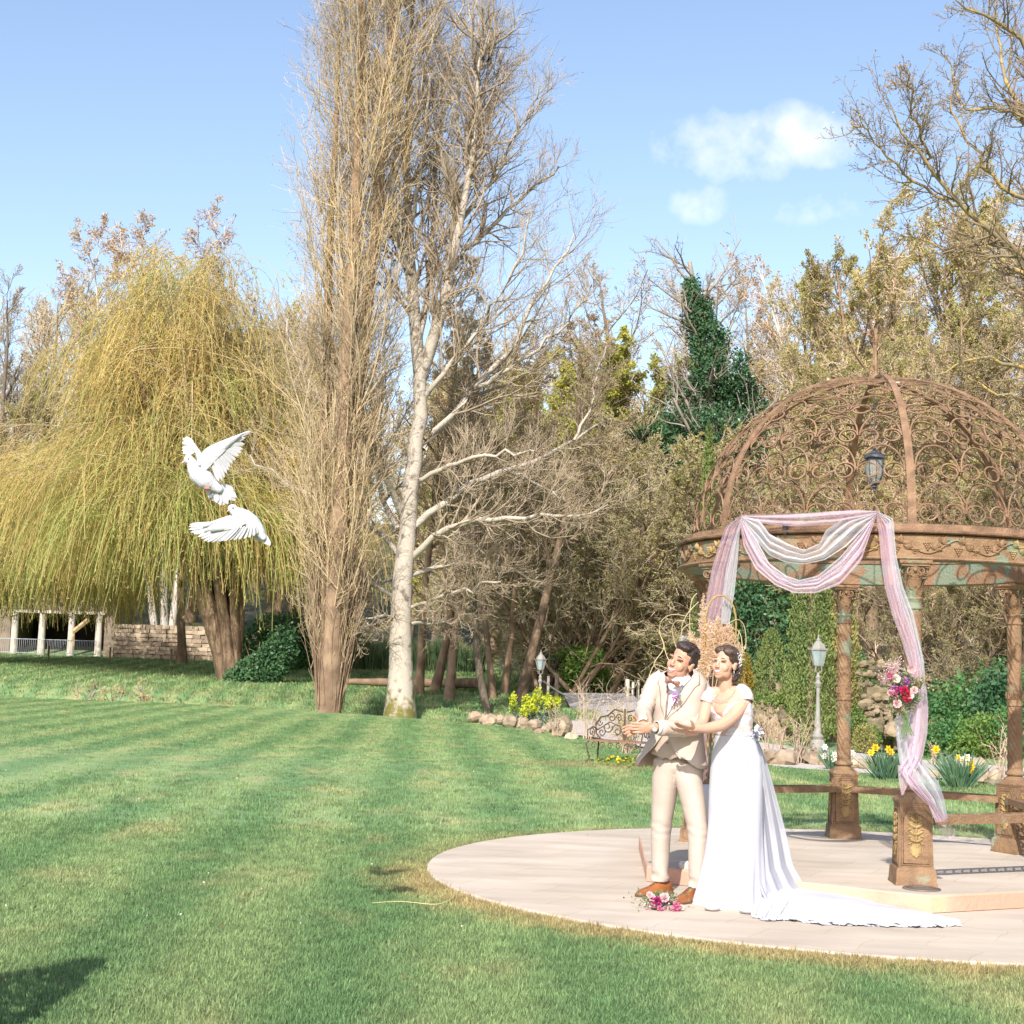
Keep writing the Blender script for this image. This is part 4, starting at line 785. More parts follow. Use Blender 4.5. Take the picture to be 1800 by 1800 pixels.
# ivy smothered trunk behind the gazebo
p0 = at(1250, 1180, 76); z0 = ground_z(p0[0], 76); tb = TB(); sb = TB(); iv = thing('ivy_clad_tree', 'old leaning tree smothered in dark ivy behind the gazebo dome', 'tree', (p0[0], 76, z0))
O_ = A([p0[0], 76, z0])
stem = resample(A([at(x, y, 76) for x, y in ((1262, 1150), (1262, 1000), (1258, 850), (1250, 700), (1236, 600), (1222, 510), (1212, 460))]), 16)-O_; sb.tubes(stem[None], np.linspace(.55, .1, 16)[None], 8)
P1, R1 = kids(stem[None], np.linspace(.5, .12, 16)[None], 26, .3, 1, 50, .28, 8, .15, .05, .5, rmin=.03); sb.tubes(P1, R1, 4); P2, R2 = kids(P1, R1, 7, .2, 1, 45, .5, 5, .2, .04, .5, rmin=.018); sb.tubes(P2, R2, 3); P3, R3 = kids(P2, R2, 4, .2, 1, 45, .5, 3, .2, .04, .5, rmin=.013); sb.ribbons(P3, R3)
for x, y, rx, ry, n in ((1215, 515, .45, .8, 900), (1228, 555, .8, 1.2, 1800), (1245, 600, 1.0, 1.3, 2200), (1250, 650, .9, 1.2, 2000), (1240, 690, 1.6, .9, 2400), (1270, 700, 1.3, 1.1, 2200), (1300, 650, .5, 1.1, 700), (1310, 690, .8, 1.2, 1500), (1200, 740, 1.4, .9, 2000), (1260, 755, 1.9, 1.2, 3800), (1320, 740, 1.3, 1.1, 2200), (1170, 770, 1.3, .7, 1600), (1120, 760, .9, .35, 700), (1230, 800, 1.9, 1.1, 3400), (1290, 810, 1.8, 1.2, 3200), (1340, 790, 1.0, 1.0, 1400), (1180, 800, .8, .5, 800), (1260, 870, 1.4, 1.3, 2400), (1225, 880, .8, 1.4, 1400), (1310, 880, 1.2, 1.4, 2000), (1340, 960, 1.3, 1.5, 2400), (1228, 960, .7, 1.4, 1200), (1280, 980, 1.0, 1.5, 1500), (1380, 1030, 1.2, 1.2, 1500), (1335, 1060, 1.5, 1.0, 1500)):
    q = at(x, y, 76+rng.uniform(-1, 1))-O_; blob(tb, q, (rx, rx*.8, ry), n, .17, 0, .5, .3)
link('trunk', sb.mesh('trunk'), [m_barkpale], iv, 180); link('ivy', tb.mesh('ivy'), [m_ivy], iv, 0)
# columnar cypresses and clipped conifers
def column(label, px_, Y, ytop, ybase, w, m, n, name='columnar_cypress', power=.5, size=.10, cat='tree'):
    p = at(px_, 1200, Y); z = ground_z(p[0], Y); H = at(px_, ytop, Y)[2]-z; tb = TB(); t = thing(name, label, cat, (p[0], Y, z))
    u = rng.uniform(0, 1, n)**.9; a = rng.uniform(0, 2*pi, n); prof = w*(np.minimum(1, u*6+.55)*(1-u**2.4)**power); q = prof*(1-.4*rng.uniform(0, 1, n)**2)*(1+.12*np.sin(a*5+u*17)+.08*np.sin(u*55+a*3))
    P = np.stack([q*np.cos(a), q*np.sin(a), .05+u*H], -1); tb.leaves(P, size, 0, .35, down=-.9); link('foliage', tb.mesh('foliage'), [m], t, 0)
    MB().tube([(0, 0, -.1), (0, 0, H*.5), (0, 0, H*.9)], [w*.16, w*.1, .02], 7).build('trunk', m_barkbrown, t); return t
column('tall narrow yellow green cypress left of the gazebo columns', 1240, 52, 752, 1200, .50, m_con, 9000, power=.9, size=.13)
column('broad upright green cypress seen through the gazebo behind the nearest lamp post', 1424, 38, 900, 1290, .56, m_con, 12000, power=.5, size=.10)
column('rounded clipped conifer bush with a rusty green top behind the bride', 1356, 44, 1110, 1235, .55, m_con, 6000, 'clipped_conifer', .5, .08, 'bush')
column('small golden conifer bush directly behind the hair of the bride', 1308, 45, 1152, 1230, .36, m_congold, 3500, 'golden_conifer', .5, .07, 'bush')
column('bushy olive conifer between the broad cypress and the rear gazebo column', 1468, 40, 985, 1300, .62, m_budolive, 9000, 'bushy_conifer', .5, .12)
# ---------------------------------------------------------------- things of the garden
m_stone = mat('rough_stone', (.40, .315, .225), (.22, .165, .115), 3.5, .9, .8, 18, c3=(.34, .26, .18), world=True, vary=.25)
m_stone2 = mat('wall_stone', (.42, .33, .23), (.27, .20, .14), 2.2, .9, .8, 12, c3=(.36, .28, .20), world=True, vary=.25)
m_limest = mat('pale_limestone', (.58, .52, .45), (.44, .39, .33), 3, .85, .3, 20, world=True)
def rock_mesh(seed, rough=.45, k=9, n=6):
    r = np.random.default_rng(seed); mb = MB(); th = np.linspace(-pi/2, pi/2, n+1); R = []; kk = r.normal(size=(6, 3))*2.2; ph = r.uniform(0, 6, 6)
    for a in th:
        row = []
        for b in np.arange(k)*2*pi/k:
            d = A([cos(a)*cos(b), cos(a)*sin(b), sin(a)]) if abs(a) < 1.5 else A([0.01*cos(b), .01*sin(b), np.sign(a)])
            q = 1+rough*sum(np.sin(d@kk[j]+ph[j]) for j in range(6))/3; q = min(q, 1.15); row.append((d*q+r.normal(size=3)*.05)*A([.5, .5, .5]))
        R.append(row)
    mb.ring_surf(R); return mb.mesh('rock')
ROCKS = [rock_mesh(i) for i in range(7)]; 
for me_ in ROCKS: me_.materials.append(m_stone); me_.polygons.foreach_set('use_smooth', np.ones(len(me_.polygons), bool)); me_.set_sharp_from_angle(angle=RAD(14))
m_grot = mat('grotto_stone', (.27, .21, .145), (.13, .105, .07), 4, .95, .8, 22, c3=(.20, .16, .09), world=True, vary=.3)
ROCKS2 = [m.copy() for m in ROCKS]
for me_ in ROCKS2: me_.materials[0] = m_grot
def rock(px_, py_, wpx, hpx, Y=None, z=None, group='rocks edging the lawn', label=None, name='rock', parent=None):
    """a rock whose foot is seen at px_, py_"""
    if Y is None: g = gz(px_, py_, -.05); Y = g[1]
    else: g = at(px_, py_, Y)
    s = Y/FPX; o = bpy.data.objects.new(name, random.choice(ROCKS2 if label and ('grotto' in label or 'mound' in label or 'across' in label) else ROCKS)); COL.objects.link(o)
    o.scale = (wpx*s*1.05, wpx*s*random.uniform(.7, 1.), hpx*s*1.25); o.location = (g[0], Y+wpx*s*.3, (g[2] if z is None else z)+hpx*s*.40); o.rotation_euler = (random.uniform(-.3, .3), random.uniform(-.3, .3), random.uniform(0, 6.28))
    if parent: o.parent = parent; o.location = o.location-parent.location
    else: tag(o, label or 'rough buff limestone rock in the row edging the lawn and the path', 'rock', group)
    return o
e1 = [(835, 1268, 26, 16), (858, 1274, 30, 18), (880, 1272, 22, 14), (897, 1280, 34, 20), (918, 1278, 26, 16), (940, 1284, 30, 18), (962, 1286, 28, 16), (985, 1298, 34, 30), (1006, 1302, 26, 13), (845, 1264, 20, 10), (950, 1292, 20, 10), (925, 1266, 26, 12), (905, 1266, 22, 12)]
for r in e1: rock(*r, label='weathered rock in the low edging below the yellow flowering spurge', group='rocks below the spurge')
for r in [(1350, 1345, 44, 24), (1380, 1346, 46, 28), (1408, 1343, 40, 26), (1432, 1346, 44, 24), (1456, 1348, 34, 18), (1500, 1352, 40, 20), (1524, 1354, 34, 17), (1340, 1340, 30, 16), (1640, 1368, 26, 13), (1745, 1378, 30, 15)]: rock(*r, label='buff rock in the row edging the lawn behind the gazebo', group='rocks edging the lawn behind the gazebo')
rock(1722, 1376, 44, 42, label='large pointed pale rock beside the white and yellow daffodils', group=None); rock(1752, 1380, 30, 26, label='reddish brown rock between the pointed pale rock and the rear right pedestal', group=None)
rock(992, 1296, 36, 34, label='squarish tall rock at the left end of the white garden path', group=None)
mb = MB(); c_ = at(1370, 1275, 41.8); mb.ell((0, 0, 0), (.62, .5, .85), 16, 10); mound = thing('rockery', 'rockery mound of piled buff rocks behind the shoulder of the bride', 'rockery', (c_[0], 41.9, -.05)); mb.build('soil_core', m_grot, mound, 40)
c_ = at(1550, 1285, 38.2); MB().box((0, .35, .75), (.95, .4, 1.5)).box((-.30, .1, .55), (.35, .3, 1.1)).box((.30, .1, .6), (.35, .3, 1.2)).build('core', m_grot, (grot := thing('grotto', 'small ruined stone grotto with a dark niche behind the hanging flowers', 'grotto', (c_[0], 37.6, -.1))), 0)
# rockery mound behind the bride, and the grotto behind the front column
for k in range(60):
    x = random.uniform(1325, 1412); yb = 1275-random.random()*48*(1-abs(x-1370)/75); rock(x, yb, R_(12, 26), R_(10, 20), Y=41+(1275-yb)*.04, parent=mound, label='buff rock in the rockery mound behind the shoulder of the bride', group='rocks of the rockery mound')
for (x, y, w_, h_) in [(1372, 1236, 22, 36), (1392, 1240, 20, 26), (1384, 1226, 16, 20)]: rock(x, y, w_, h_, Y=42.5, label='upright pointed rock crowning the rockery mound', group='upright rocks of the mound')
for k in range(85):
    x = random.uniform(1512, 1588); yb = random.uniform(1165, 1290)
    if 1545 < x < 1562 and 1185 < yb < 1215: continue
    rock(x, yb, R_(11, 24), R_(6, 12), Y=37+(1290-yb)*.012, parent=grot, name='stone', label='stone of the grotto ruin behind the hanging flowers', group='stones of the grotto')
for (x, y, w_, h_) in [(1540, 1290, 40, 22), (1575, 1294, 34, 18), (1510, 1286, 30, 16)]: rock(x, y, w_, h_, Y=36, label='low stone at the foot of the grotto', group='stones at the foot of the grotto')
# rocks, wall ruin and ivy across the stream
def stone_wall(name, label, x0, x1, Y, y_top, y_base, rows, per, m, tops=None, kind_label=None, cat='wall', skew=0.):
    """a wall of separate stones with recessed joints; its mortar core is a part too"""
    a, b = at(x0, y_base, Y), at(x1, y_base, Y+skew); H = at((x0+x1)/2, y_top, Y)[2]-at((x0+x1)/2, y_base, Y)[2]; d = b-a; l = np.linalg.norm(d[:2]); an = atan2(d[1], d[0]); zb = min(a[2], b[2])-.2
    t = thing(name, label, cat, (a[0], a[1], zb), an); H += .25; hs = H/rows; top = (lambda u: H) if tops is None else (lambda u: H*np.interp(u, *tops))
    me = []
    for s_ in range(6):
        r = np.random.default_rng(s_+90); mb = MB(); mb.box((0, 0, 0), (1, 1, 1)); v = mb.v[0]; v += r.normal(size=v.shape)*.06; me.append(mb.mesh('stone')); me[-1].materials.append(m)
    n = 0; us = np.linspace(0, 1, 25); mb = MB(); mb.ring_surf([[(u*l, .0, 0), (u*l, .45, 0), (u*l, .45, max(top(u)-.12, .05)), (u*l, .0, max(top(u)-.12, .05))] for u in us]); mb.build('core', mat('mortar', (.22, .17, .12), (.14, .11, .08), 4, .95), t, 0)
    for i in range(rows):
        u = -random.random()/per*.6
        while u < 1:
            w_ = random.uniform(.6, 1.5)/per
            if hs*(i+.7) < top(min(max(u+w_/2, 0), 1)):
                o = bpy.data.objects.new('stone', random.choice(me)); COL.objects.link(o); o.parent = t; o.location = ((u+w_/2)*l, random.uniform(-.03, .05), hs*(i+.5)); o.scale = (w_*l*.97, random.uniform(.22, .32), hs*random.uniform(.8, .98)); o.rotation_euler = (0, random.uniform(-.03, .03), random.uniform(-.04, .04)); n += 1
            u += w_
    return t
stone_wall('stone_wall', 'ruined dry stone wall with ivy across the stream left of the groom', 1045, 1165, 70, 1140, 1207, 12, 12, m_stone2, tops=((0, .15, .3, .45, .5, .6, .75, 1), (.35, .5, .62, .7, .97, 1., 1, .6)))
stone_wall('stone_wall', 'long coursed stone wall behind the willow left of the poplar', 200, 384, 98, 1098, 1158, 9, 16, m_stone2)
for k in range(13): rock(990+k*13.5+random.uniform(-3, 3), random.uniform(1196, 1208), R_(14, 26), R_(8, 18), Y=68.5, label='tumbled pale rock along the foot of the ruined wall across the stream', group='tumbled rocks across the stream')
shrub('ivy_bush', 'bright green ivy mound on the wall left of the stone ruin', 'bush', 1028, 67, [(0, 0, 1.3, 1.0, .8, .9, 2200), (.5, 0, .8, .6, .5, .8, 900), (-.6, 0, 1.0, .5, .5, .6, 700), (-.3, .3, 1.9, .9, .6, .4, 700)], [m_fresh], .16)
shrub('ivy_bush', 'dark ivy trailing over the top of the stone ruin', 'bush', 1075, 72, [(0, 0, 2.1, 1.4, .5, .45, 1500), (-1.2, 0, 1.6, .8, .6, .7, 1000)], [m_box], .14)
shrub('clipped_hedge', 'dark green clipped hedge behind the shoulder of the groom', 'hedge', 1145, 74, [(x, 0, 1.35, .75, .7, 1.05, 1500) for x in (-.4, .6, 1.6, 2.6)], [m_ivy], .11)
shrub('evergreen_bush', 'dark evergreen bush in the shade left of the ruined wall', 'bush', 965, 80, [(0, 0, 1.4, 1.6, 1., 1.6, 2200), (1.6, 0, 1.0, 1., 1., 1.2, 1200)], [m_box], .2)
shrub('dark_bush', 'glossy dark green bush at the foot of the leaning willow trunk', 'bush', 452, 72, [(0, 0, .5, 1.2, .9, .7, 2600), (.7, 0, 1.1, .9, .8, .9, 2200), (1.1, .3, 1.9, .7, .7, .9, 1500), (-.9, 0, .2, .7, .6, .5, 900)], [m_ivy], .16)
shrub('dark_bush', 'dark thicket under the willow left of the poplar base', 'bush', 498, 88, [(0, 0, 1.6, 2.0, 1., 1.8, 2800), (-1.6, 0, 1.2, 1.4, 1., 1.4, 1400), (1.6, 0, 1.3, 1.2, 1., 1.5, 1400)], [m_box], .22)
# reeds
def reeds(label, x0, x1, Y, h, n):
    a, b = at(x0, 1180, Y), at(x1, 1180, Y); u = rng.uniform(0, 1, n); X = a[0]+(b[0]-a[0])*u; Yy = Y+rng.uniform(-1.2, 1.2, n); Z = np.array([ground_z(p, q) for p, q in zip(X, Yy)])
    P = spine(np.stack([X, Yy, Z-.1], -1), rng.normal(size=(n, 3))*[.09, .09, 0]+A([0, 0, 1.]), h*rng.uniform(.6, 1.1, n)*(.85+.15*np.sin(u*19)), 4, .03, 0); tb = TB(); tb.ribbons(P, np.full((n, 4), .02)*np.linspace(1.3, .3, 4)); o = link('reed_bed', tb.mesh('reed_bed'), [m_reed], None, 0); tag(o, label, 'reeds', kind='stuff')
m_reed = leafmat('reed_leaves', (.07, .13, .06), (.16, .18, .08), .6, .25)
reeds('tall dark green reed bed between the poplar and the slim bare trees', 600, 850, 92, 2.3, 7000)
# fallen log beyond the ditch
p, q, r_ = gr(604, 1200, 70), gr(800, 1200, 70), gr(842, 1200, 67); P = resample(A([p+[0, 0, .28], (p+q)/2+[0, 0, .3], q+[0, 0, .35], r_+[0, 0, .5]]), 16); b = P[0]
MB().tube(P, np.linspace(.14, .24, 16)+rng.normal(size=16)*.012, 9).build('fallen_log', m_barkbrown, None, 60); tag(bpy.data.objects['fallen_log'], 'long fallen tree trunk lying on the grass behind the poplar and the slim trees', 'log')
# saplings on the bank
for k, (x, lab) in enumerate(((150, 'leftmost scraggy sapling on the bank'), (200, 'brown leafed sapling with a pale stem on the bank'), (256, 'rightmost scraggy sapling on the bank'))):
    Y = float(edge_at(at(x, 1230, 60)[0]/60))+.9; p = at(x, 1232, Y); t = thing('sapling', lab, 'sapling', (p[0], Y, ground_z(p[0], Y+1)-.1), 0, 'saplings on the bank'); tb = TB(); P = spine(np.zeros((3, 3)), rng.normal(size=(3, 3))*[.3, .3, 0]+A([0, 0, 1.]), np.full(3, 1.3), 6, .1, 0); tb.tubes(P, np.full((3, 6), .018), 4); P1, _ = kids(P, np.full((3, 6), .012), 9, .2, 1, 50, .5, 4, .15, .02); tb.ribbons(P1, np.full((27, 4), .009)); link('stem', tb.mesh('stem'), [m_barkpale], t, 0)
    tb = TB(); i = rng.integers(0, 27, 90); tb.leaves(P1[i, rng.integers(1, 4, 90)], .12, 0, .6); link('foliage', tb.mesh('foliage'), [m_bud], t, 0)
# ---------------------------------------------------------------- the stone building with its colonnade, far left
bd = at(0, 1150, 100); zb = ground_z(-33, 100); bld = thing('stone_building', 'old stone outbuilding with a row of round pale pillars before a dark open bay', 'building', (bd[0], 100, zb))
def BX(px_): return at(px_, 1140, 100)[0]-bd[0]
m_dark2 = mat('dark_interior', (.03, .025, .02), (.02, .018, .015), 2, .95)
mb = MB(); W0, W1 = BX(-160), BX(200); hh = 7.0
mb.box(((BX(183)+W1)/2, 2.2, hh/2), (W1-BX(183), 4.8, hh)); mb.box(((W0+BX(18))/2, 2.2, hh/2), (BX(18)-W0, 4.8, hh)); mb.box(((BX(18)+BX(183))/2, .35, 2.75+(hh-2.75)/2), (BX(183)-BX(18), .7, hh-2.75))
mb.build('wall', mat('dark_wall_stone', (.24, .19, .14), (.15, .12, .09), 1.5, .95, .8, 8, world=True), bld, 0)  # the building's stone, a darker tone than the garden walls
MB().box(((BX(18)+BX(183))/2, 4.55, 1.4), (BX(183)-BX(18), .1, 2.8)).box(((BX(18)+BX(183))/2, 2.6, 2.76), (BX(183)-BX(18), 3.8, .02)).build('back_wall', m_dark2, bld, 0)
mb = MB(); mb.add([(W0-.4, -.5, hh), (W1+.4, -.5, hh), (W1+.4, 2.3, hh+1.6), (W0-.4, 2.3, hh+1.6), (W0-.4, 5.1, hh), (W1+.4, 5.1, hh), (W0-.4, -.5, hh-.12), (W1+.4, -.5, hh-.12)], [(0, 1, 2, 3), (3, 2, 5, 4), (6, 7, 1, 0)]).build('roof', mat('old_tiles', (.30, .17, .11), (.2, .12, .08), 3, .9, .5, 20), bld, 0)
for px_ in (25, 73, 125, 173):
    MB().lathe([(.25, -.1), (.25, .0), (.235, .3), (.215, 2.4), (.24, 2.5), (.25, 2.72)], (BX(px_), -.12, 0), 16).build('pillar', m_limest, bld, 40)
MB().box(((BX(18)+BX(183))/2, -.06, 2.80), (BX(183)-BX(18)+.2, .62, .18)).build('lintel', m_limest, bld, 0)
mb = MB(); mb.tube([A([BX(135), -1.0, 1.55]), A([BX(160), -1.0, 2.35])], .16, 6).tube([A([BX(136), -1.0, .6]), A([BX(135), -1.0, 1.6])], .1, 6).build('timber_brace', mat('pale_timber', (.50, .36, .20), (.36, .25, .14), 6, .8), bld, 30)
# crowd barriers and posts
m_galv = mat('galvanised_steel', (.38, .40, .43), rough=.45, metal=.3)
def barrier(x0, x1, k):
    a, b = at(x0, 1150, 96.5), at(x1, 1150, 96.5); a[2] = ground_z(a[0], 96.5); b[2] = ground_z(b[0], 96.5); l = b[0]-a[0]; t = thing('crowd_barrier', ('leftmost', 'second', 'third', 'rightmost')[k]+' grey steel crowd barrier in front of the pillared building', 'barrier', tuple(a), 0, 'crowd barriers')
    MB().tube([(0, 0, .25), (0, 0, 1.1), (l, 0, 1.1), (l, 0, .25)], .028, 6, loop=True).tube([(.2, -.3, 0), (.2, .3, 0)], .02, 5).tube([(l-.2, -.3, 0), (l-.2, .3, 0)], .02, 5).tube([(.2, 0, 0), (.2, 0, .25)], .02, 5).tube([(l-.2, 0, 0), (l-.2, 0, .25)], .02, 5).build('frame', m_galv, t, 30)
    for j in range(14):
        x = l*(j+1)/15; MB().tube([(x, 0, .25), (x, 0, 1.1)], .014, 5).build('bar', m_galv, t, 30)
for k, (a, b) in enumerate(((-30, 24), (26, 78), (80, 122), (124, 168))): barrier(a, b, k)
for k, (x, y) in enumerate(((84, 1163), (192, 1168), (300, 1172))):
    p = at(x, y, 90); z = ground_z(p[0], 90); MB().tube([(0, 0, -.1), (.02, 0, .95)], .06, 6).build('fence_post', m_barkbrown, None, 30, loc=(p[0], 90, z)); o = bpy.context.scene.objects[-1]
for k, o in enumerate([q for q in COL.objects if q.name.startswith('fence_post')]): tag(o, ('leftmost', 'middle', 'rightmost')[k]+' short wooden post standing in the far meadow', 'post', 'meadow posts')
# mid trunks behind the willow
for x, Y, yt, lab in ((320, 92, 560, 'straight dark trunked tree in front of the coursed wall'), (392, 90, 540, 'dark trunked tree just left of the willow trunk')): put(budt[0][0], x, Y, yt, 16, lab, None, .8)
# ---------------------------------------------------------------- lamp posts
m_lamp = mat('grey_lamp_paint', (.21, .205, .175), (.26, .25, .215), 9, .6, .1, spec=.4); m_lampglass = mat('milky_lamp_glass', (.22, .28, .29), (.28, .34, .34), 4, .2, spec=.5)
def lamp_mesh():
    mb = MB(); mb.lathe([(.15, 0), (.15, .05), (.125, .07), (.12, .11), (.14, .15), (.15, .22), (.135, .30), (.10, .36), (.12, .40), (.13, .42), (.085, .47), (.07, .50), (.075, .56), (.06, .60), (.075, .66), (.06, .70), (.055, .78), (.06, .82), (.05, .84), (.035, 1.30), (.04, 1.34), (.04, 1.38), (.035, 1.40), (.07, 1.46), (.075, 1.50), (.045, 1.54), (.045, 1.58), (.06, 1.62), (.03, 1.66), (.03, 1.72)], k=14)
    for k in range(8): a = k*pi/4; mb.tube([(r*cos(a), r*sin(a), z) for r, z in ((.125, .12), (.15, .2), (.14, .28), (.11, .35))], .012, 4)
    return mb.mesh('post')
def head_mesh():
    mb = MB()
    for k in range(4):
        a = k*pi/2+pi/4; mb.tube([(r*cos(a), r*sin(a), z) for r, z in ((.02, 1.70), (.08, 1.74), (.09, 1.80), (.07, 1.86))], .010, 4)
    H6 = lambda r, z: [(r*cos(j*pi/3+pi/6), r*sin(j*pi/3+pi/6), z) for j in range(6)]
    mb.ring_surf([H6(.09, 1.84), H6(.105, 1.86), H6(.105, 1.88)]); mb.ring_surf([H6(.17, 2.16), H6(.185, 2.175), H6(.185, 2.19), H6(.16, 2.20), H6(.135, 2.26), H6(.07, 2.34), H6(.045, 2.37)])
    for k in range(6):
        a = k*pi/3+pi/6; mb.tube([(r*cos(a), r*sin(a), z) for r, z in ((.10, 1.87), (.172, 2.17))], .009, 4); mb.tube([(r*cos(a), r*sin(a), z) for r, z in ((.17, 2.18), (.205, 2.19), (.225, 2.22))], [.012, .010, .004], 4)
    mb.lathe([(.045, 2.37), (.05, 2.385), (.03, 2.41), (.016, 2.43), (.022, 2.45), (.008, 2.47), (.002, 2.52)], k=10); return mb.mesh('lantern_head')
def glass_mesh():
    mb = MB(); H6 = lambda r, z: [(r*cos(j*pi/3+pi/6), r*sin(j*pi/3+pi/6), z) for j in range(6)]; mb.ring_surf([H6(.092, 1.88), H6(.158, 2.165)]); return mb.mesh('glass')
lp0 = thing('lamp_post', 'grey cast lamp post with a milky six-sided lantern behind the gazebo', 'lamp post', tuple(gz(1437, 1331)))
lp0.location.z = -.03; link('post', lamp_mesh(), m_lamp, lp0, 40); link('lantern_head', head_mesh(), m_lamp, lp0, 30); link('glass', glass_mesh(), m_lampglass, lp0, 0)
for x, Y, yt, lab in ((950, 50, 1141, 'grey lamp post standing among the yellow flowering spurge'), (897, 76, 1155, 'farther grey lamp post between the bare trunks')):
    p = at(x, 1180, Y); zt = at(x, yt, Y)[2]; clone(lp0, (p[0], Y, zt-2.52), .3, lab)
# rope rails and posts of the little bridge
m_rope = mat('pale_rope', (.46, .43, .38), (.34, .31, .27), 20, .9)
dk = [(gz(1010, 1258)+[0, 0, .05]), at(1155, 1262, 49), at(1110, 1219, 64), at(990, 1218, 64)]
m_deck = mat('weathered_deck', (.42, .39, .38), (.30, .28, .28), 2, .9, .3, 40, world=True)
bt = thing('footbridge', 'low timber footbridge deck with white sides over the stream', 'bridge')
for k in range(26):
    u0, u1 = k/26, (k+.94)/26; D_ = A(dk); a, b_2 = D_[0]*(1-u0)+D_[3]*u0, D_[1]*(1-u0)+D_[2]*u0; c, d_ = D_[0]*(1-u1)+D_[3]*u1, D_[1]*(1-u1)+D_[2]*u1
    MB().add([a, b_2, d_, c, a-[0, 0, .06], b_2-[0, 0, .06], d_-[0, 0, .06], c-[0, 0, .06]], [(0, 1, 2, 3), (7, 6, 5, 4), (0, 4, 5, 1), (1, 5, 6, 2), (2, 6, 7, 3), (3, 7, 4, 0)]).build('deck_board', m_deck, bt, 0)
a, b_2 = A(dk[0]), A(dk[1]); MB().add([a-[0, .02, .065], b_2-[0, .02, .065], b_2-[0, .02, .6], a-[0, .02, .6], a-[0, -.2, .065], b_2-[0, -.2, .065], b_2-[0, -.2, .6], a-[0, -.2, .6]], [(0, 3, 2, 1), (4, 5, 6, 7), (0, 1, 5, 4), (0, 4, 7, 3), (1, 2, 6, 5)]).build('side_beam', m_limest, bt, 0)
pst = []
for k, (x, yt, yb_, Y, lab) in enumerate(((1102, 1194, 1234, 62, 'stout wooden post where the rope ends, nearest the groom'), (1112, 1199, 1234, 64, 'slim wooden post just behind the stout one'), (1121, 1195, 1234, 65, 'tall wooden post second from the groom'), (1129, 1210, 1240, 63, 'short wooden post next to the sleeve of the groom'), (963, 1188, 1225, 62, 'slim pale post right of the nearest spurge lamp'), (978, 1186, 1228, 60, 'dark post at the left end of the rope rail'))):
    t_, b_3 = at(x, yt, Y), at(x, yb_, Y); MB().tube([(0, 0, 0), (.01, 0, t_[2]-b_3[2])], .09 if k in (0, 5) else .06, 8).build('wooden_post', m_limest if k != 5 else m_bark, None, 30, loc=tuple(b_3)); tag(COL.objects[-1], lab, 'post', 'posts by the footbridge')
def rope(x0, y0, Y0, x1, y1, Y1, sag, lab):
    a, b = at(x0, y0, Y0), at(x1, y1, Y1); P = A([a*(1-u)+b*u-[0, 0, sag*4*u*(1-u)] for u in np.linspace(0, 1, 15)]); MB().tube(P, .028, 5).build('rope', m_rope); tag(COL.objects[-1], lab, 'rope')
rope(956, 1198, 51, 1102, 1206, 62, .62, 'pale rope sagging from the spurge lamp post to the stout wooden post')
rope(1102, 1206, 62, 1121, 1199, 65, .2, 'short pale rope between the two tallest wooden posts')
# ---------------------------------------------------------------- scrolled iron bench
m_iron = mat('brown_wrought_iron', (.065, .045, .033), (.11, .078, .055), 14, .6, .3); m_seat = mat('rusty_seat', (.19, .10, .065), (.26, .145, .095), 8, .7, .2)
bp0 = gz(1075, 1343); bn = thing('iron_bench', 'small scrolled wrought iron bench with a rusty seat on the lawn', 'bench', (bp0[0]+.12, bp0[1], -.03), RAD(-38)); bn.scale = (.86, .86, .92)
def sp2(mb, c, r, t0, t1, dec, u=(1, 0, 0), v=(0, 0, 1), rad=.012, n=22):
    c, u, v = A(c), A(u), A(v); mb.tube([c+(u*cos(t)+v*sin(t))*r*(1-dec*i/n) for i, t in enumerate(np.linspace(t0, t1, n))], rad, 5)
mb = MB(); mb.box((0, 0, .43), (1.35, .40, .03)); mb.build('seat', m_seat, bn, 0)
for x in (-.62, .62):
    for y, s in ((-.18, -1), (.18, 1)): MB().tube([(x, y*.8, .43), (x*1.06, y+s*.05, .36), (x*1.03, y, .2), (x*1.0, y-s*.02, .08), (x*1.06, y+s*.06, .0)], .017, 6).build('leg', m_iron, bn, 60)
mb = MB()
for s in (-1, 1):
    mb.tube([(s*.05, .2, .98), (s*.25, .2, 1.02), (s*.42, .2, .90), (s*.60, .2, .86), (s*.72, .2, .72), (s*.70, .2, .55), (s*.60, .2, .46)], .016, 6)
    for (cx, cz, r, t0, t1) in ((.18, .62, .13, 0, 8), (.42, .68, .12, 3, 11), (.32, .86, .09, 1, 9), (.56, .58, .09, 2, 10), (.14, .86, .08, 0, 8), (.62, .76, .07, 3, 10)): sp2(mb, (s*cx, .2, cz), r, t0, t1, .85, (s, 0, 0))
    mb.tube([(0, .2, .44), (s*.12, .2, .7), (s*.36, .2, .78), (s*.66, .2, .62)], .012, 5)
    sp2(mb, (s*.66, -.02, .58), .10, -1, 7, .8, (0, 1, 0)); mb.tube([(s*.66, .2, .62), (s*.67, .05, .68), (s*.67, -.15, .62), (s*.66, -.18, .44)], .014, 5)
mb.tube([(0, .2, .42), (0, .2, 1.04)], .018, 6); mb.build('back', m_iron, bn, 60)
mb = MB()
for x in np.linspace(-.5, .5, 6): sp2(mb, (x, -.17, .34), .07, 0, 8, .8, rad=.009); 
mb.build('apron', m_iron, bn, 60)
clone(bn, (bp0[0]+1.35, bp0[1]+1.1, -.03), RAD(50), 'second scrolled iron bench half hidden behind the sleeve of the groom')
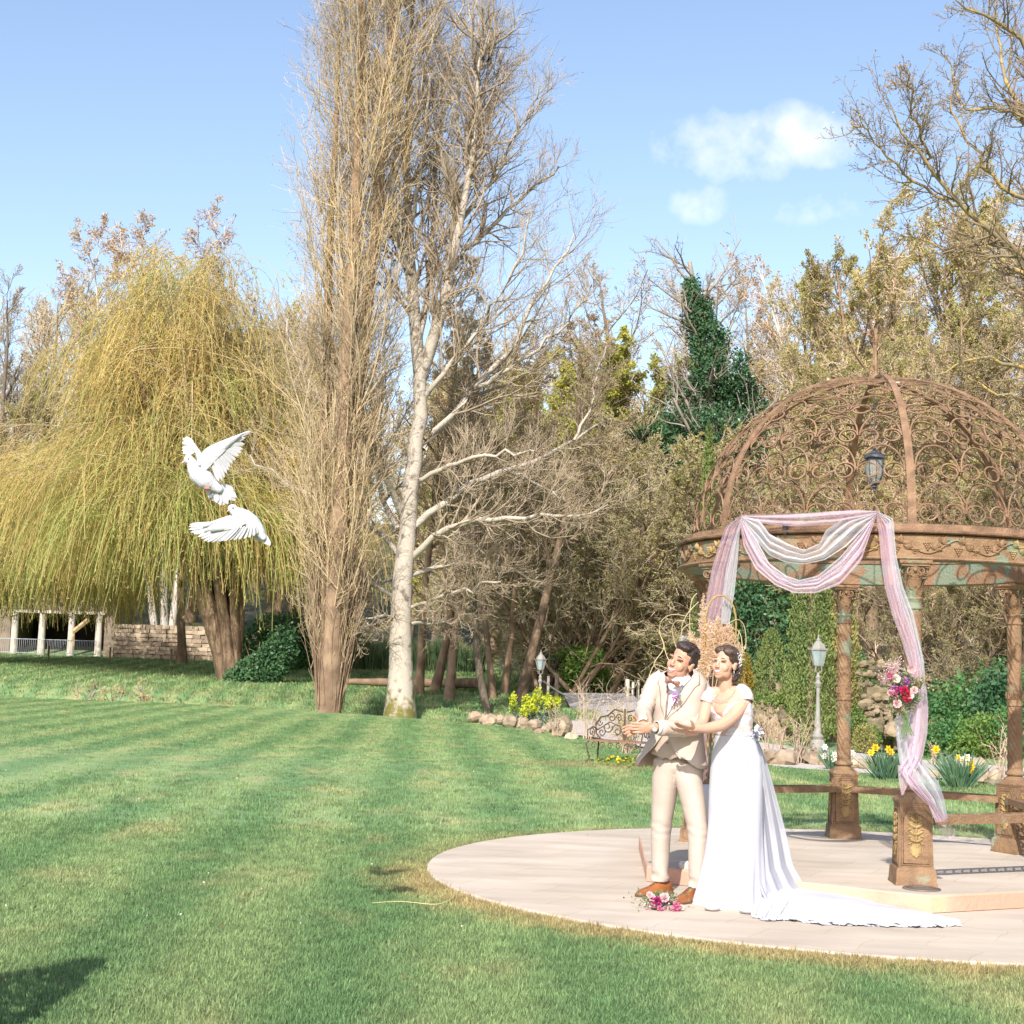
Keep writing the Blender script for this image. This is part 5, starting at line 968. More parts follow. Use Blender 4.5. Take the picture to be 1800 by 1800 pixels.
# ---------------------------------------------------------------- flowers and small plants
m_dleaf = leafmat('daffodil_leaves', (.10, .20, .13), (.16, .27, .14), 3, .25); m_yel = leafmat('yellow_petals', (.80, .55, .03), (.75, .45, .02), 8, .3); m_whp = leafmat('white_petals', (.80, .78, .66), (.75, .72, .58), 8, .3); m_org = leafmat('orange_petals', (.80, .33, .03), (.75, .25, .02), 8, .3)
def flower(mb, c, r, n=6, tilt=None, mi0=0, mi1=1, cup=.4):
    c = A(c); ax = unit(A(tilt) if tilt is not None else A([random.uniform(-.5, .5), -1, random.uniform(-.2, .5)])); u = unit(np.cross(ax, [0, 0, 1.])); v = np.cross(ax, u); mb.mi = mi0
    for k in range(n):
        a = 2*pi*k/n; d = u*cos(a)+v*sin(a); s = -u*sin(a)+v*cos(a); mb.add([c, c+d*r*.55+s*r*.32+ax*r*.12, c+d*r+ax*r*.05, c+d*r*.55-s*r*.32+ax*r*.12], [(0, 1, 2, 3)])
    mb.mi = mi1; R = [[c+ax*r*h+(u*cos(a)+v*sin(a))*r*q for a in np.arange(7)*2*pi/7] for h, q in ((.02, .14), (.3, .22), (.5, .3))]; mb.ring_surf(R, cap1=False, cap0=False); mb.mi = 0
def daffodils(label, px_, py_, hpx, wpx, nl, blooms, mats_):
    g = gz(px_, py_); Y = g[1]; s = Y/FPX; h = hpx*s; w_ = wpx*s/2; t = thing('daffodil_clump', label, 'daffodils', tuple(g)); tb = TB(); S = rng.normal(size=(nl, 3))*[w_*.35, w_*.3, 0]; D = S*[1/w_, 1/w_, 0]*.9+A([0, 0, 1.])+rng.normal(size=(nl, 3))*[.18, .18, 0]
    P = spine(S, D, h*rng.uniform(.7, 1.15, nl), 6, .04, -.05); tb.ribbons(P, np.full((nl, 6), .0085)*A([1, 1, 1, .9, .7, .2])); link('leaves', tb.mesh('leaves'), [m_dleaf], t, 0)
    for (x, y, r, ti) in blooms:
        c = at(x, y, Y-.12)-g; base = A([c[0]*.35, c[1]*.3, 0]); MB().tube([base, base*.4+c*.6+[0, 0, .05], c+[0, .02, 0]], .005, 4).build('stem', m_dleaf, t, 60); mb = MB(); flower(mb, c, r*s); mb.build('flower', [mats_[ti][0], mats_[ti][1]], t, 0)
yy = (m_yel, m_org); wy = (m_whp, m_org); y2 = (m_yel, m_yel)
daffodils('clump of daffodil leaves with three yellow blooms left of the hanging tulle', 1560, 1370, 52, 46, 260, [(1531, 1323, 7, 0), (1539, 1314, 8, 0), (1561, 1317, 8, 0), (1566, 1322, 7, 0)], [y2])
daffodils('clump of daffodils with white and yellow blooms right of the hanging tulle', 1688, 1385, 62, 52, 300, [(1684, 1331, 6, 0), (1690, 1336, 8, 1), (1700, 1332, 8, 1), (1705, 1341, 8, 0), (1695, 1343, 7, 2), (1708, 1348, 7, 0), (1682, 1337, 6, 2), (1704, 1355, 6, 0), (1645, 1317, 8, 0)], [y2, (m_whp, m_yel), (m_whp, m_org)])
daffodils('small clump of white narcissi beside the foot of the lamp post', 1464, 1352, 38, 24, 120, [(1450, 1313, 6, 0), (1449, 1329, 6, 0), (1467, 1328, 8, 0), (1466, 1334, 7, 0), (1498, 1323, 6, 0)], [(m_whp, m_whp)])
# spurge with lime yellow heads
m_spl = leafmat('spurge_leaves', (.10, .17, .12), (.16, .22, .14), 4, .2); m_sph = leafmat('spurge_heads', (.52, .60, .05), (.60, .62, .06), 6, .35)
g = gz(930, 1276); Y = g[1]; sp_ = thing('flowering_spurge', 'spurge with upright lime yellow flower heads around the lamp post', 'plant', tuple(g))
for (x, y, w_, h_) in ((902, 1231, 12, 24), (903, 1248, 16, 22), (925, 1232, 14, 22), (930, 1245, 16, 22), (922, 1250, 14, 18), (945, 1222, 16, 26), (953, 1236, 15, 24), (940, 1248, 14, 20), (962, 1232, 14, 24), (970, 1240, 14, 24), (978, 1234, 12, 20), (960, 1250, 12, 16), (937, 1236, 12, 18)):
    c = at(x, y, Y+rng.uniform(-.4, .4))-g; s = Y/FPX; tb = TB(); blob(tb, (0, 0, 0), (w_*s*.5, w_*s*.5, h_*s*.5), 170, .07, 0, .4, .08, .8); link('flower_head', tb.mesh('flower_head'), [m_sph], sp_, 0, loc=tuple(c))
    tb = TB(); b0 = A([c[0]*.8, c[1]*.8, 0]); P = resample(A([b0, (b0+c)/2, c]), 8); n = 70; i = rng.integers(1, 7, n); tb.tubes(P[None], np.full((1, 8), .012), 4); tb.leaves(P[i]+rng.normal(size=(n, 3))*.05, .14, 0, .25); link('stem', tb.mesh('stem'), [m_spl], sp_, 0)
def twiggy(label, px_, py_, hpx, wpx, n, leafn, m_l, name='rose_bush', cat='bush', mt=None, lsz=.05, group=None, lean=0.):
    g = gz(px_, py_); s = g[1]/FPX; h, w_ = hpx*s, wpx*s; t = thing(name, label, cat, tuple(g), 0, group); tb = TB(); D = rng.normal(size=(n, 3))*[w_/h*.35, w_/h*.35, 0]+A([lean, 0, 1.]); P = spine(rng.normal(size=(n, 3))*[.05, .05, 0], D, h*rng.uniform(.6, 1.05, n), 7, .09, 0); tb.tubes(P, np.full((n, 7), 1.)*np.linspace(.011, .004, 7), 4)
    P1, R1 = kids(P, np.full((n, 7), .006), 5, .3, 1, 40, .4, 4, .15, .04, .7, rmin=.004); tb.ribbons(P1, R1); P2, R2 = kids(P1, R1, 3, .3, 1, 40, .5, 3, .15, .04, .7, rmin=.0035); tb.ribbons(P2, R2); link('stem', tb.mesh('stem'), [mt or m_twig], t, 0)
    if leafn: tb = TB(); Q = P2.reshape(-1, 3); tb.leaves(Q[rng.integers(0, len(Q), leafn)]+rng.normal(size=(leafn, 3))*.02, lsz, 0); link('foliage', tb.mesh('foliage'), [m_l], t, 0)
    return t
m_redleaf = leafmat('reddish_new_leaves', (.25, .10, .06), (.16, .18, .05), 5, .3)
for (x, y, h_, w_, lab) in ((1352, 1322, 74, 40, 'pruned rose bush left of the rockery path bend'), (1372, 1326, 60, 36, 'small pruned rose bush before the rockery mound'), (1404, 1342, 78, 44, 'pruned rose bush close to the left of the lamp post'), (1645, 1345, 40, 30, 'low pruned rose bush behind the hanging tulle'), (1758, 1374, 110, 54, 'tall bare rose bush left of the rear right column'), (1030, 1300, 92, 44, 'arching shrub with sparse olive leaves behind the bench'), (1048, 1296, 60, 36, 'twiggy shrub against the white path by the bench'), (978, 1296, 58, 40, 'tangled twiggy shrub right of the spurge'), (1100, 1318, 90, 60, 'dense twiggy shrub behind the bench back')):
    twiggy(lab, x, y, h_, w_, 9, 60, m_redleaf if x > 1300 else m_budolive, mt=m_twigpink)
for (x, y, h_, w_) in ((1010, 1290, 90, 14), (1068, 1296, 98, 14), (1085, 1300, 88, 12), (1092, 1300, 90, 12)): twiggy('tall bare rose stem rising behind the bench', x, y, h_, w_, 2, 14, m_redleaf, 'bare_rose', 'plant', m_twigpink, group='rose stems behind the bench')
twiggy('bushy olive shrub tangled round the second bench beside the groom', 1102, 1326, 84, 80, 26, 420, m_budolive, mt=m_twigpink)
# shrubs behind the gazebo
shrub('green_shrub', 'leafy bright green shrub right of the hanging flowers', 'bush', 1655, 34.5, [(0, 0, .45, .62, .5, .42, 2200), (.4, 0, .3, .4, .4, .3, 900), (-.4, 0, .3, .4, .4, .3, 700)], [m_box, m_fresh], .07)
shrub('green_shrub', 'leafy green shrub just left of the rear right column', 'bush', 1735, 34, [(0, 0, .5, .7, .5, .5, 2600), (.5, 0, .8, .4, .4, .4, 900), (-.5, 0, .3, .4, .4, .3, 700)], [m_fresh, m_box], .07)
shrub('green_shrub', 'leafy green shrub at the right edge behind the gazebo', 'bush', 1815, 33.5, [(0, 0, .6, .8, .5, .7, 2600), (.3, .2, 1.3, .6, .4, .8, 1600)], [m_box, m_fresh], .08)
shrub('green_shrub', 'rounded green shrub immediately right of the rear column', 'bush', 1508, 42, [(0, 0, 1.4, .55, .5, 1.0, 2400), (0, 0, .5, .5, .5, .6, 900)], [m_box], .08)
shrub('green_shrub', 'low green shrub at the foot of the rear column', 'bush', 1497, 35.5, [(0, 0, .55, .4, .35, .45, 1300), (.4, 0, .3, .3, .3, .3, 500)], [m_fresh, m_box], .07)
shrub('brown_shrub', 'small round brownish shrub between the rear column and the tulle', 'bush', 1520, 34.5, [(0, 0, .32, .28, .28, .32, 1200)], [m_budolive], .05)
shrub('green_shrub', 'loose green shrub before the clipped conifer', 'bush', 1352, 42, [(0, 0, .75, .7, .5, .5, 1700), (-.4, 0, .4, .4, .4, .4, 600)], [m_fresh, m_box], .08)
shrub('green_shrub', 'loose green shrub left of the broad cypress', 'bush', 1388, 42, [(0, 0, .8, .5, .5, .6, 1400)], [m_fresh], .08)
shrub('dry_pampas', 'tall dry straw coloured grass clump behind the hanging flowers', 'plant', 1635, 38, [(0, 0, .9, .3, .3, .9, 10)], [m_twigpink], .05, stems=70, bark=mat('dry_straw', (.52, .38, .20), (.42, .29, .15), 3, .9))
for (x, Y, w_, h_, n) in ((1690, 38, 2.2, 1.4, 4200), (1800, 37, 2.2, 1.7, 4200), (1600, 40, 1.6, 1.2, 2600)): shrub('undergrowth', 'tangle of dark undergrowth in shade under the golden budding trees', 'bush', x, Y, [(0, 0, h_*.5, w_, .7, h_*.7, n)], [m_box, m_ivy], .12, stems=30, group='undergrowth behind the gazebo')
shrub('dark_bush', 'dark green evergreen bush at the extreme right beside the rear column', 'bush', 1765, 36, [(0, 0, 1.2, .8, .6, .9, 2400)], [m_ivy], .12)
shrub('evergreen_bush', 'dark evergreen foliage behind the left gazebo columns', 'bush', 1345, 58, [(0, 0, 3.3, 1.6, 1., 2.0, 4200), (-1.2, 0, 4.2, 1.2, 1., 1.2, 1800), (1.3, 0, 2.2, 1.0, .8, 1.8, 1800)], [m_ivy], .17)
# small yellow flowers under the second bench, scattered daisies and twigs on the lawn
tb = TB(); g = gz(1120, 1345); C_ = g+rng.normal(size=(90, 3))*[.35, .5, 0]+A([0, 0, .10]); tb.leaves(C_, .05, 0, .8); tb.leaves(g+rng.normal(size=(500, 3))*[.38, .5, .02]+A([0, 0, .05]), .07, 1, .5)
o = link('primrose_patch', tb.mesh('primrose_patch'), [m_yel, m_fresh], None, 0); tag(o, 'patch of small yellow flowers in the grass under the bench beside the groom', 'flowers', kind='stuff')
mb = MB(); P = resample(A([gz(655, 1597), gz(700, 1593), gz(735, 1597), gz(768, 1601), gz(790, 1592), gz(805, 1578)])+A([0, 0, .035]), 20); mb.tube(P, .0028, 5).build('straw_stem', mat('straw', (.55, .48, .22), rough=.8)); tag(COL.objects[-1], 'long pale straw stem lying on the grass by the terrace edge', 'straw')
# recessed ground light before the front pedestal, and a small spotlight on the left rear corner
gl = gz(1620, 1563, ZP); MB().lathe([(.001, .001), (.10, .001), (.10, .008), (.125, .010), (.13, .002)][::-1], k=28).build('ground_light', mat('bronze_ring', (.16, .13, .11), (.1, .08, .07), 12, .5), None, 30, loc=tuple(gl)); tag(COL.objects[-1], 'round recessed ground light in the platform before the front pedestal', 'light')
# unseen shrub added outside the frame at lower left, only to cast a shadow in
sh = thing('shadow_cone_shrub', 'unseen cone shaped shrub added left of the camera to cast a shadow', 'bush', (-2.55, 5.95, -.03)); tb = TB(); n = 2600; u = rng.uniform(0, 1, n); a = rng.uniform(0, 2*pi, n); q = .42*(1-u**2.)*np.minimum(1, u*6+.3); tb.leaves(np.stack([q*np.cos(a), q*np.sin(a), .1+u*1.5], -1), .07, 0); link('foliage', tb.mesh('foliage'), [m_box], sh, 0); MB().tube([(0, 0, 0), (0, 0, 1)], .03, 6).build('stem', m_bark, sh)
# ---------------------------------------------------------------- the couple
def skinmat(name, c):
    m = mat(name, c, tuple(x*.93 for x in c), 14, .5, .08, 90, spec=.35); b = m.node_tree.nodes['Principled BSDF']; b.inputs['Subsurface Weight'].default_value = .12; b.inputs['Subsurface Radius'].default_value = (.02, .008, .004); b.inputs['Subsurface Scale'].default_value = .5; return m
m_skin = skinmat('groom_skin', (.50, .275, .185)); m_skin2 = skinmat('bride_skin', (.53, .31, .215))
m_hair = mat('dark_brown_hair', (.022, .013, .010), (.050, .028, .02), 60, .38, .5, 160, spec=.6, stretch=(1, 1, .3)); m_hair2 = mat('brown_hair', (.03, .017, .012), (.085, .046, .027), 50, .36, .5, 160, spec=.6, stretch=(1, 1, .3))
m_suit = mat('beige_suit_cloth', (.44, .36, .305), (.48, .40, .34), 4, .85, .12, 9, spec=.2); m_suit_in = mat('grey_lining', (.24, .24, .26), (.2, .2, .22), 8, .6); m_vest = mat('beige_waistcoat', (.38, .30, .235), (.42, .34, .27), 12, .85)
m_shirt = mat('white_shirt', (.64, .64, .67), (.60, .60, .63), 12, .7, .1); m_bow = mat('brown_satin', (.17, .075, .05), (.26, .12, .08), 40, .45); m_leather = mat('tan_leather', (.30, .11, .035), (.16, .055, .022), 9, .38, .1, 60, c3=(.26, .09, .03)); m_sole = mat('shoe_sole', (.10, .06, .04)); m_lace = mat('dark_laces', (.08, .05, .04))
m_white = mat('white_satin', (.54, .54, .585), (.49, .49, .54), 5, .55, .12, 7, spec=.3); m_steel = mat('watch_steel', (.5, .5, .52), rough=.3, metal=.8); m_teeth = mat('teeth', (.82, .80, .76), rough=.4); m_lip = mat('lips', (.55, .20, .17), rough=.45); m_eye = mat('lashes', (.06, .035, .03), rough=.6); m_pipe = mat('brown_piping', (.17, .10, .07))
def remesh(o, vox, sm=4, fac=.5):
    m = o.modifiers.new('remesh', 'REMESH'); m.mode = 'VOXEL'; m.voxel_size = vox; m.use_smooth_shade = True
    if sm: s = o.modifiers.new('smooth', 'SMOOTH'); s.iterations = sm; s.factor = fac
    return o
def chain(mb, pts, k=12, n=4):
    """a limb through points (xyz, radius), eased between them"""
    P = A([p[:3] for p in pts]); r = A([p[3] for p in pts]); m = (len(P)-1)*n+1; d = np.concatenate([[0], np.cumsum(np.linalg.norm(np.diff(P, axis=0), axis=1))]); u = np.linspace(0, d[-1], m)
    Q = np.stack([np.interp(u, d, P[:, c]) for c in range(3)], -1); rr = np.interp(u, d, r)
    Q2 = Q.copy(); Q2[1:-1] = Q[1:-1]*.5+(Q[:-2]+Q[2:])*.25; mb.tube(Q2, rr, k); mb.ell(P[0], (r[0],)*3, 12, 8); mb.ell(P[-1], (r[-1],)*3, 12, 8)
def head_frame(yaw, roll, pitch):
    """columns: head right(image right), forward, up"""
    f = A([-sin(yaw)*cos(pitch), -cos(yaw)*cos(pitch), sin(pitch)]); r = A([cos(yaw), -sin(yaw), 0]); u = np.cross(f, r); u = -u if u[2] < 0 else u
    c, s = cos(roll), sin(roll); Rr = A([[c, 0, s], [0, 1, 0], [-s, 0, c]])           # turn about the view axis, crown towards image right
    return np.stack([Rr@r, Rr@f, Rr@u], 1)
def build_head(mb, C, F, s=1., female=False):
    T = lambda p: A(C)+F@(A(p)*s)
    E = lambda c, r, k=14, n=10: mb.ell(T(c), A(r)*s, k, n, M=F)
    E((0, -.015, .045), (.074, .093, .080)); E((0, .022, -.015), (.066, .066, .090)); E((0, .036, -.058), (.050, .054, .056)); E((0, .050, -.085), (.036, .036, .030)); E((0, .060, -.098), (.028 if not female else .024, .026, .022))
    for x in (-1, 1):
        E((x*.034, .057, -.036), (.029, .026, .032)); E((x*.030, .080, .018), (.026, .011, .010)); E((x*.038, .020, -.068), (.026 if not female else .022, .044, .036)); E((x*.010, .096, -.038), (.009, .010, .008)); E((x*.076, -.008, -.012), (.010, .020, .030), 10, 8)
        E((x*.082, -.012, .008), (.006, .014, .014), 8, 6)
    mb.tube([T(p) for p in ((0, .082, .018), (0, .091, .0), (0, .099, -.020), (0, .103, -.032))], [.007*s, .009*s, .011*s, .010*s], 8); E((0, .097, -.036), (.013, .012, .009), 10, 8)
    E((0, .084, -.082), (.022, .012, .010), 10, 6); return T
def face_bits(T, F, par, s, brow, smile=1., mlip=None):
    mb = MB()
    for x in (-1, 1): mb.tube([T((x*(.031+.016*t), .0905-.010*abs(t+.2*x*0)-.006*t*(1), -.001+.005*(1-t*t))) for t in np.linspace(-1, 1, 7)], [.0012, .0024, .003, .0032, .003, .0024, .0012], 6)
    mb.build('eyes', m_eye, par, 180)
    mb = MB()
    for x in (-1, 1): mb.tube([T((x*(.034+.020*t), .0955-.016*max(t, 0)**2-.004, .020+.007*(1-t*t)-.003*t)) for t in np.linspace(-.85, .75, 7)], A([.002, .0035, .0038, .0036, .003, .0025, .0012])*brow, 6)
    mb.build('eyebrows', m_hair, par, 180)
    mb = MB(); w_ = .027*smile; R = []
    for t in np.linspace(-1, 1, 9): x = w_*t; z = -.066+.012*t*t; y = .0925-.018*t*t; h = .0075*(1-t*t)**.6+.0008; R.append([T((x, y, z+h*.3)), T((x, y+.003, z+h*.1)), T((x, y+.003, z-h)), T((x, y-.004, z-h)), T((x, y-.004, z+h*.3))])
    mb.ring_surf(R); mb.build('teeth', m_teeth, par, 180)
    mb = MB()
    for sg, th in ((1, .0032), (-1, .0046)): mb.tube([T((w_*1.12*t, .0945-.020*t*t, -.066+.013*t*t+sg*(.0085*(1-t*t)**.7)-(.002 if sg < 0 else 0))) for t in np.linspace(-1, 1, 9)], A([.35, .7, .9, 1, 1, 1, .9, .7, .35])*th, 6)
    mb.build('lips', mlip or m_lip, par, 180)
def hand(mb, W, d, nrm, up, s=1., curl=.25, spread=.16, thumb=(.5, .6), r=.0085, hooks=None):
    """W wrist, d finger direction, nrm palm normal, up = the thumb side"""
    W, d = A(W), unit(d); up = unit(A(up)-d*(A(up)@d)); n = unit(A(nrm)-d*(A(nrm)@d)-up*(A(nrm)@up))
    c = W+d*.048*s; mb.ell(c, (.050*s, .040*s, .0145*s), 12, 8, M=np.stack([d, up, n], 1)); mb.ell(W+d*.02*s, (.03*s, .027*s, .017*s), 12, 8, M=np.stack([d, up, n], 1))
    L_ = (.070, .078, .072, .056)
    for i in range(4):
        off = (1.5-i)*.0195*s; b = W+d*.082*s+up*off; a = spread*(1.5-i)*.5; fd = unit(d+up*a); P = [b-d*.012*s]; cc = curl*(1+.18*i)
        dirn = fd; l = L_[i]*s
        for q, fr in enumerate((.45, .30, .25)):
            ang_ = cc*(.5+.6*q); dirn = unit(dirn*cos(ang_)+n*sin(ang_)); P.append(P[-1]+dirn*(l*fr+(.012*s if q == 0 else 0)))
        chain(mb, [(*p, r*s*k) for p, k in zip(P, (1.08, 1.0, .92, .78))], 8, 3)
    b = W+d*.022*s+up*.028*s; t1 = b+unit(d*thumb[0]+up*thumb[1]+n*.25)*.042*s; t2 = t1+unit(d*(thumb[0]+.35)+up*thumb[1]*.7+n*.3)*.030*s
    chain(mb, [(*b, .014*s), (*t1, .0105*s), (*t2, .0085*s)], 8, 3)
class Body:
    """elliptic cross-sections stacked along photo rows, turned by yaw"""
    def __init__(s, yaw, Y, rows): s.f = A([-sin(yaw), -cos(yaw), 0]); s.r = A([cos(yaw), -sin(yaw), 0]); s.Y = Y; s.t = A(rows)
    def ring(s, y): return [float(np.interp(y, s.t[:, 0], s.t[:, j])) for j in (1, 2, 3)]
    def S(s, y, th, off=0., mod=1.):
        cx, a, b = s.ring(y); c = at(cx, y, s.Y); return c+s.r*(a*mod+off)*sin(th)+s.f*(b*mod+off)*cos(th)
    def loft(s, mb, ys, off=0., k=28, mod=None):
        return mb.ring_surf([[s.S(y, th, off, 1 if mod is None else mod(y, th)) for th in -np.arange(k)*2*pi/k] for y in ys])
def g_(x, y, dy=0.): return at(x, y, 10.75+dy)
gf = g_(1190, 1590); gr0 = thing('person', 'man in a beige three-piece suit with brown bow tie, laughing with joined hands', 'person', (gf[0], 10.75, 0)); GI = Matrix.Translation((-gf[0], -10.75, 0))
def pb(mb, name, m, par, smooth=180, inv=GI, **kw): me = mb.mesh(name); me.transform(inv); return link(name, me, m, par, smooth, **kw)
class PM(MB):
    """mesh builder whose result is moved into a person's own frame"""
    inv = GI
    def build(s, name, m, parent=None, smooth=40, **kw): me = s.mesh(name); me.transform(s.inv); return link(name, me, m, parent, smooth, **kw)
_MB = MB
TB_rows = [(1172, 1203, .055, .055), (1178, 1200, .10, .075), (1184, 1197, .150, .092), (1191, 1195, .184, .108), (1200, 1194, .203, .120), (1215, 1193, .205, .130), (1240, 1192, .200, .132), (1265, 1191, .190, .127), (1290, 1190, .192, .130), (1320, 1189, .208, .143), (1352, 1188, .228, .158)]
gb = Body(RAD(35), 10.75, TB_rows)
MB = PM
# skin: head, neck, torso, arms, hands, legs in one surface
body = MB(); GH = g_(1199, 1164, -.03); GFm = head_frame(RAD(40), RAD(24), RAD(-5)); GT = build_head(body, GH, GFm, 1.08)
chain(body, [(*(GH+GFm@A([0, -.03, -.05])), .056), (*g_(1199, 1200, 0.), .058), (*g_(1195, 1222, .02), .075)])
chain(body, [(*g_(1194, 1225, .02), .11), (*g_(1191, 1270, .02), .10), (*g_(1189, 1335, .02), .105)], 16)
SR, SL = g_(1152, 1200, .05), g_(1233, 1210, -.03)             # shoulders: image left, image right
ER, WR = g_(1130, 1252, -.06), at(1131, 1276, 10.44); EL, WL = g_(1229, 1277, -.12), at(1149, 1279, 10.40)
chain(body, [(*g_(1175, 1205, .02), .06), (*SR, .040), (*ER, .032), (*WR, .028)]); chain(body, [(*g_(1210, 1210, 0), .06), (*SL, .046), (*EL, .042), (*WL, .028)])
for x0, x1, x2, dy, yk, ya in ((1174, 1164, 1160, .11, 1455, 1556), (1208, 1224, 1224, -.13, 1462, 1564)): chain(body, [(*g_(x0+5, 1345, dy*.2), .08), (*g_(x0, 1380, dy*.4), .075), (*g_(x1, yk, dy*.8), .05), (*g_(x2, ya, dy), .036), (*g_(x2, ya+14, dy), .033)])
for dy, xx, tx in ((.11, 1165, 1132), (-.13, 1222, 1197)): chain(body, [(*at(xx, 1570 if dy > 0 else 1582, 10.75+dy), .028), (*at(tx, 1572 if dy > 0 else 1583, 10.70+dy), .022)])
hand(body, WL, (-1, -.10, -.05), (.1, -.2, -1) if 0 else (0, .9, -.1), (.1, -.2, 1), 1.02, .12, .05, (.15, 1.0)); hand(body, WR+A([0, .045, 0]), (-.86, -.35, -.30), (0, -1, 0), (0, .1, 1), 1.02, .10, .05, (.3, .9))
ob = remesh(body.build('body', m_skin, gr0, 180), .0042, 3)
face_bits(GT, GFm, gr0, 1., 1.1, 1.1)
# hair
def hair_cap(par, T, F, s, m, lumps, locks, vox=.006):
    mb = MB()
    for c, r in lumps: mb.ell(T(c), A(r)*s, 14, 10, M=F)
    o = remesh(mb.build('hair', m, par, 180), vox, 2)
    mb = MB()
    for P, r in locks: mb.tube([T(p) for p in P], r, 5)
    mb.build('hair_lock', m, par, 180)
rs = np.random.default_rng(4); locks = []
for k in range(230):
    a = rs.uniform(-pi, pi); e = rs.uniform(.12, 1.45); d = A([cos(e)*sin(a), cos(e)*cos(a), sin(e)])
    if d[1] > .15 and d[2] < .62: continue
    if d[1] > -.2 and d[2] < .25: continue
    P0 = A([0, -.016, .046])+d*A([.080, .099, .089]); fl_ = A([.35*np.sign(d[0]+.25), .55, -.1])*.018+rs.normal(size=3)*.004; P = [P0-fl_*.6, P0+d*.005, P0+fl_*.8+d*.002, P0+fl_*1.5-d*.003]; locks.append((P, [.002, .0045, .004, .0015]))
hair_cap(gr0, GT, GFm, 1.08, m_hair, [((0, -.022, .060), (.079, .095, .078)), ((0, -.05, .015), (.078, .062, .070)), ((0, .035, .098), (.060, .050, .034)), ((-.068, -.005, .03), (.012, .028, .034)), ((.068, -.005, .03), (.012, .028, .034)), ((.02, .062, .094), (.045, .028, .022))], locks)
# shirt, collar and waistcoat
mb = MB(); gb.loft(mb, [1190, 1200, 1215, 1240, 1265, 1285], -.020); mb.build('shirt', m_shirt, gr0)
mb = MB(); nb_ = g_(1197, 1196, -.01); R = []
for z, q in ((0, 1.0), (.012, 1.02), (.030, .96)): R.append([nb_+A([sin(t)*.068*q, -cos(t)*.066*q, z-.004+.012*sin(t)]) for t in np.linspace(.0, 2*pi, 25)[:-1]])
mb.ring_surf(R, cap0=False, cap1=False); o = mb.build('collar', m_shirt, gr0); sd__ = o.modifiers.new('solid', 'SOLIDIFY'); sd__.thickness = .004
mb = MB()
for s_, pts in ((1, [(1181, 1199), (1192, 1208), (1202, 1202), (1197, 1190)]), (-1, [(1177, 1200), (1172, 1206), (1169, 1196), (1171, 1190)])): q = [at(x, y, 10.75-.155) for x, y in pts]; mb.add(q+[p+A([0, .006, 0]) for p in q], [(0, 1, 2, 3), (7, 6, 5, 4), (0, 4, 5, 1), (1, 5, 6, 2), (2, 6, 7, 3), (3, 7, 4, 0)])
mb.build('collar_point', m_shirt, gr0, 0)
mb = MB()                                                         # bow tie
bc = at(1182, 1199, 10.56); bx_, bz_ = unit(A([.93, -.05, -.33])), unit(A([.33, 0, .93]))
for s_ in (-1, 1):
    R = []
    for t in np.linspace(0, 1, 7): h = .007+.018*t**.8*(1 if t < .99 else .9); c = bc+bx_*s_*.052*t; R.append([c+bz_*h+A([0, -.004, 0]), c+A([0, -.012*sin(pi*t)-.004, 0]), c-bz_*h+A([0, -.004, 0]), c+A([0, .006, 0])])
    mb.ring_surf(R)
mb.ell(bc+A([0, -.008, 0]), (.011, .010, .012), 10, 8); mb.build('bow_tie', m_bow, gr0, 50)
mb = MB(); ys = [1246, 1256, 1265, 1290, 1310, 1322]; ths = np.linspace(-1.5, 1.7, 28); G0 = []
for v in np.linspace(0, 1, 14):
    row = []
    for th in ths: top = 1250+ 0*th; bot = 1330+5*max(0, 1-abs(abs(th+.02)-.16)/.16)-8*max(0, abs(th)-.3); top = 1262-30*min(1, abs(th+.05)/.6); row.append(gb.S(top+(bot-top)*v, th, -.012))
    G0.append(row)
mb.grid(G0); o = mb.build('waistcoat', m_vest, gr0); q = o.modifiers.new('solid', 'SOLIDIFY'); q.thickness = .005
for y in (1270, 1288, 1305): MB().lathe([(.001, -.002), (.006, -.002), (.006, .002), (.001, .003)], gb.S(y, .0, -.002), 10, M=[[1, 0, 0], [0, 0, -1], [0, 1, 0]]).build('button', m_pipe, gr0)
# jacket: an open shell with flaring fronts
def jal(y): return float(np.interp(y, [1172, 1180, 1190, 1205, 1230, 1262, 1290, 1305, 1330, 1352], [-1.5, -.95, -.30, -.07, -.05, -.12, -.20, -.36, -.55, -.70]))
def jar(y): return float(np.interp(y, [1172, 1180, 1190, 1205, 1230, 1262, 1290, 1305, 1330, 1352], [1.5, 1.15, .80, .50, .27, -.06, .00, .12, .42, .95]))
def JS(y, th, off=0.):
    p = gb.S(y, th, off); k = sstep(y, 1288, 1350); 
    if th < -.15 and th > -2.2: p = p+A([-1, -.35, .0])*(.080*k*sin(min(1, (-th-.15)/.5)*pi/2)*max(0, 1-max(0, -th-1.2)/1.0))
    p = p+gb.r*.004*sin(th*9+y*.13)*k+gb.f*.003*sin(y*.21+th*3)
    return p
mb = MB(); ys = np.concatenate([np.linspace(1172, 1200, 8), np.linspace(1206, 1349, 26)]); G0 = []
for y in ys:
    a, b = jal(y), jar(y); row = []
    for u in np.linspace(0, 1, 60): th = b+(2*pi+a-b)*u; th2 = th if th < pi else th-2*pi; yy = y-(9*max(0, 1-abs(th2-b)/.5)**2 if y > 1335 and 0 < th2 else 0)-(5*sin(min(1, max(0, (y-1290)/60))*pi/2)*max(0, 1-abs(th2-a)/.4)**2 if th2 < 0 else 0); row.append(JS(yy, th2))
    G0.append(row)
mb.grid(G0, flip=True); o = mb.build('jacket', [m_suit, m_suit_in], gr0, 180); q = o.modifiers.new('solid', 'SOLIDIFY'); q.thickness = .006; q.offset = 0
jk = o
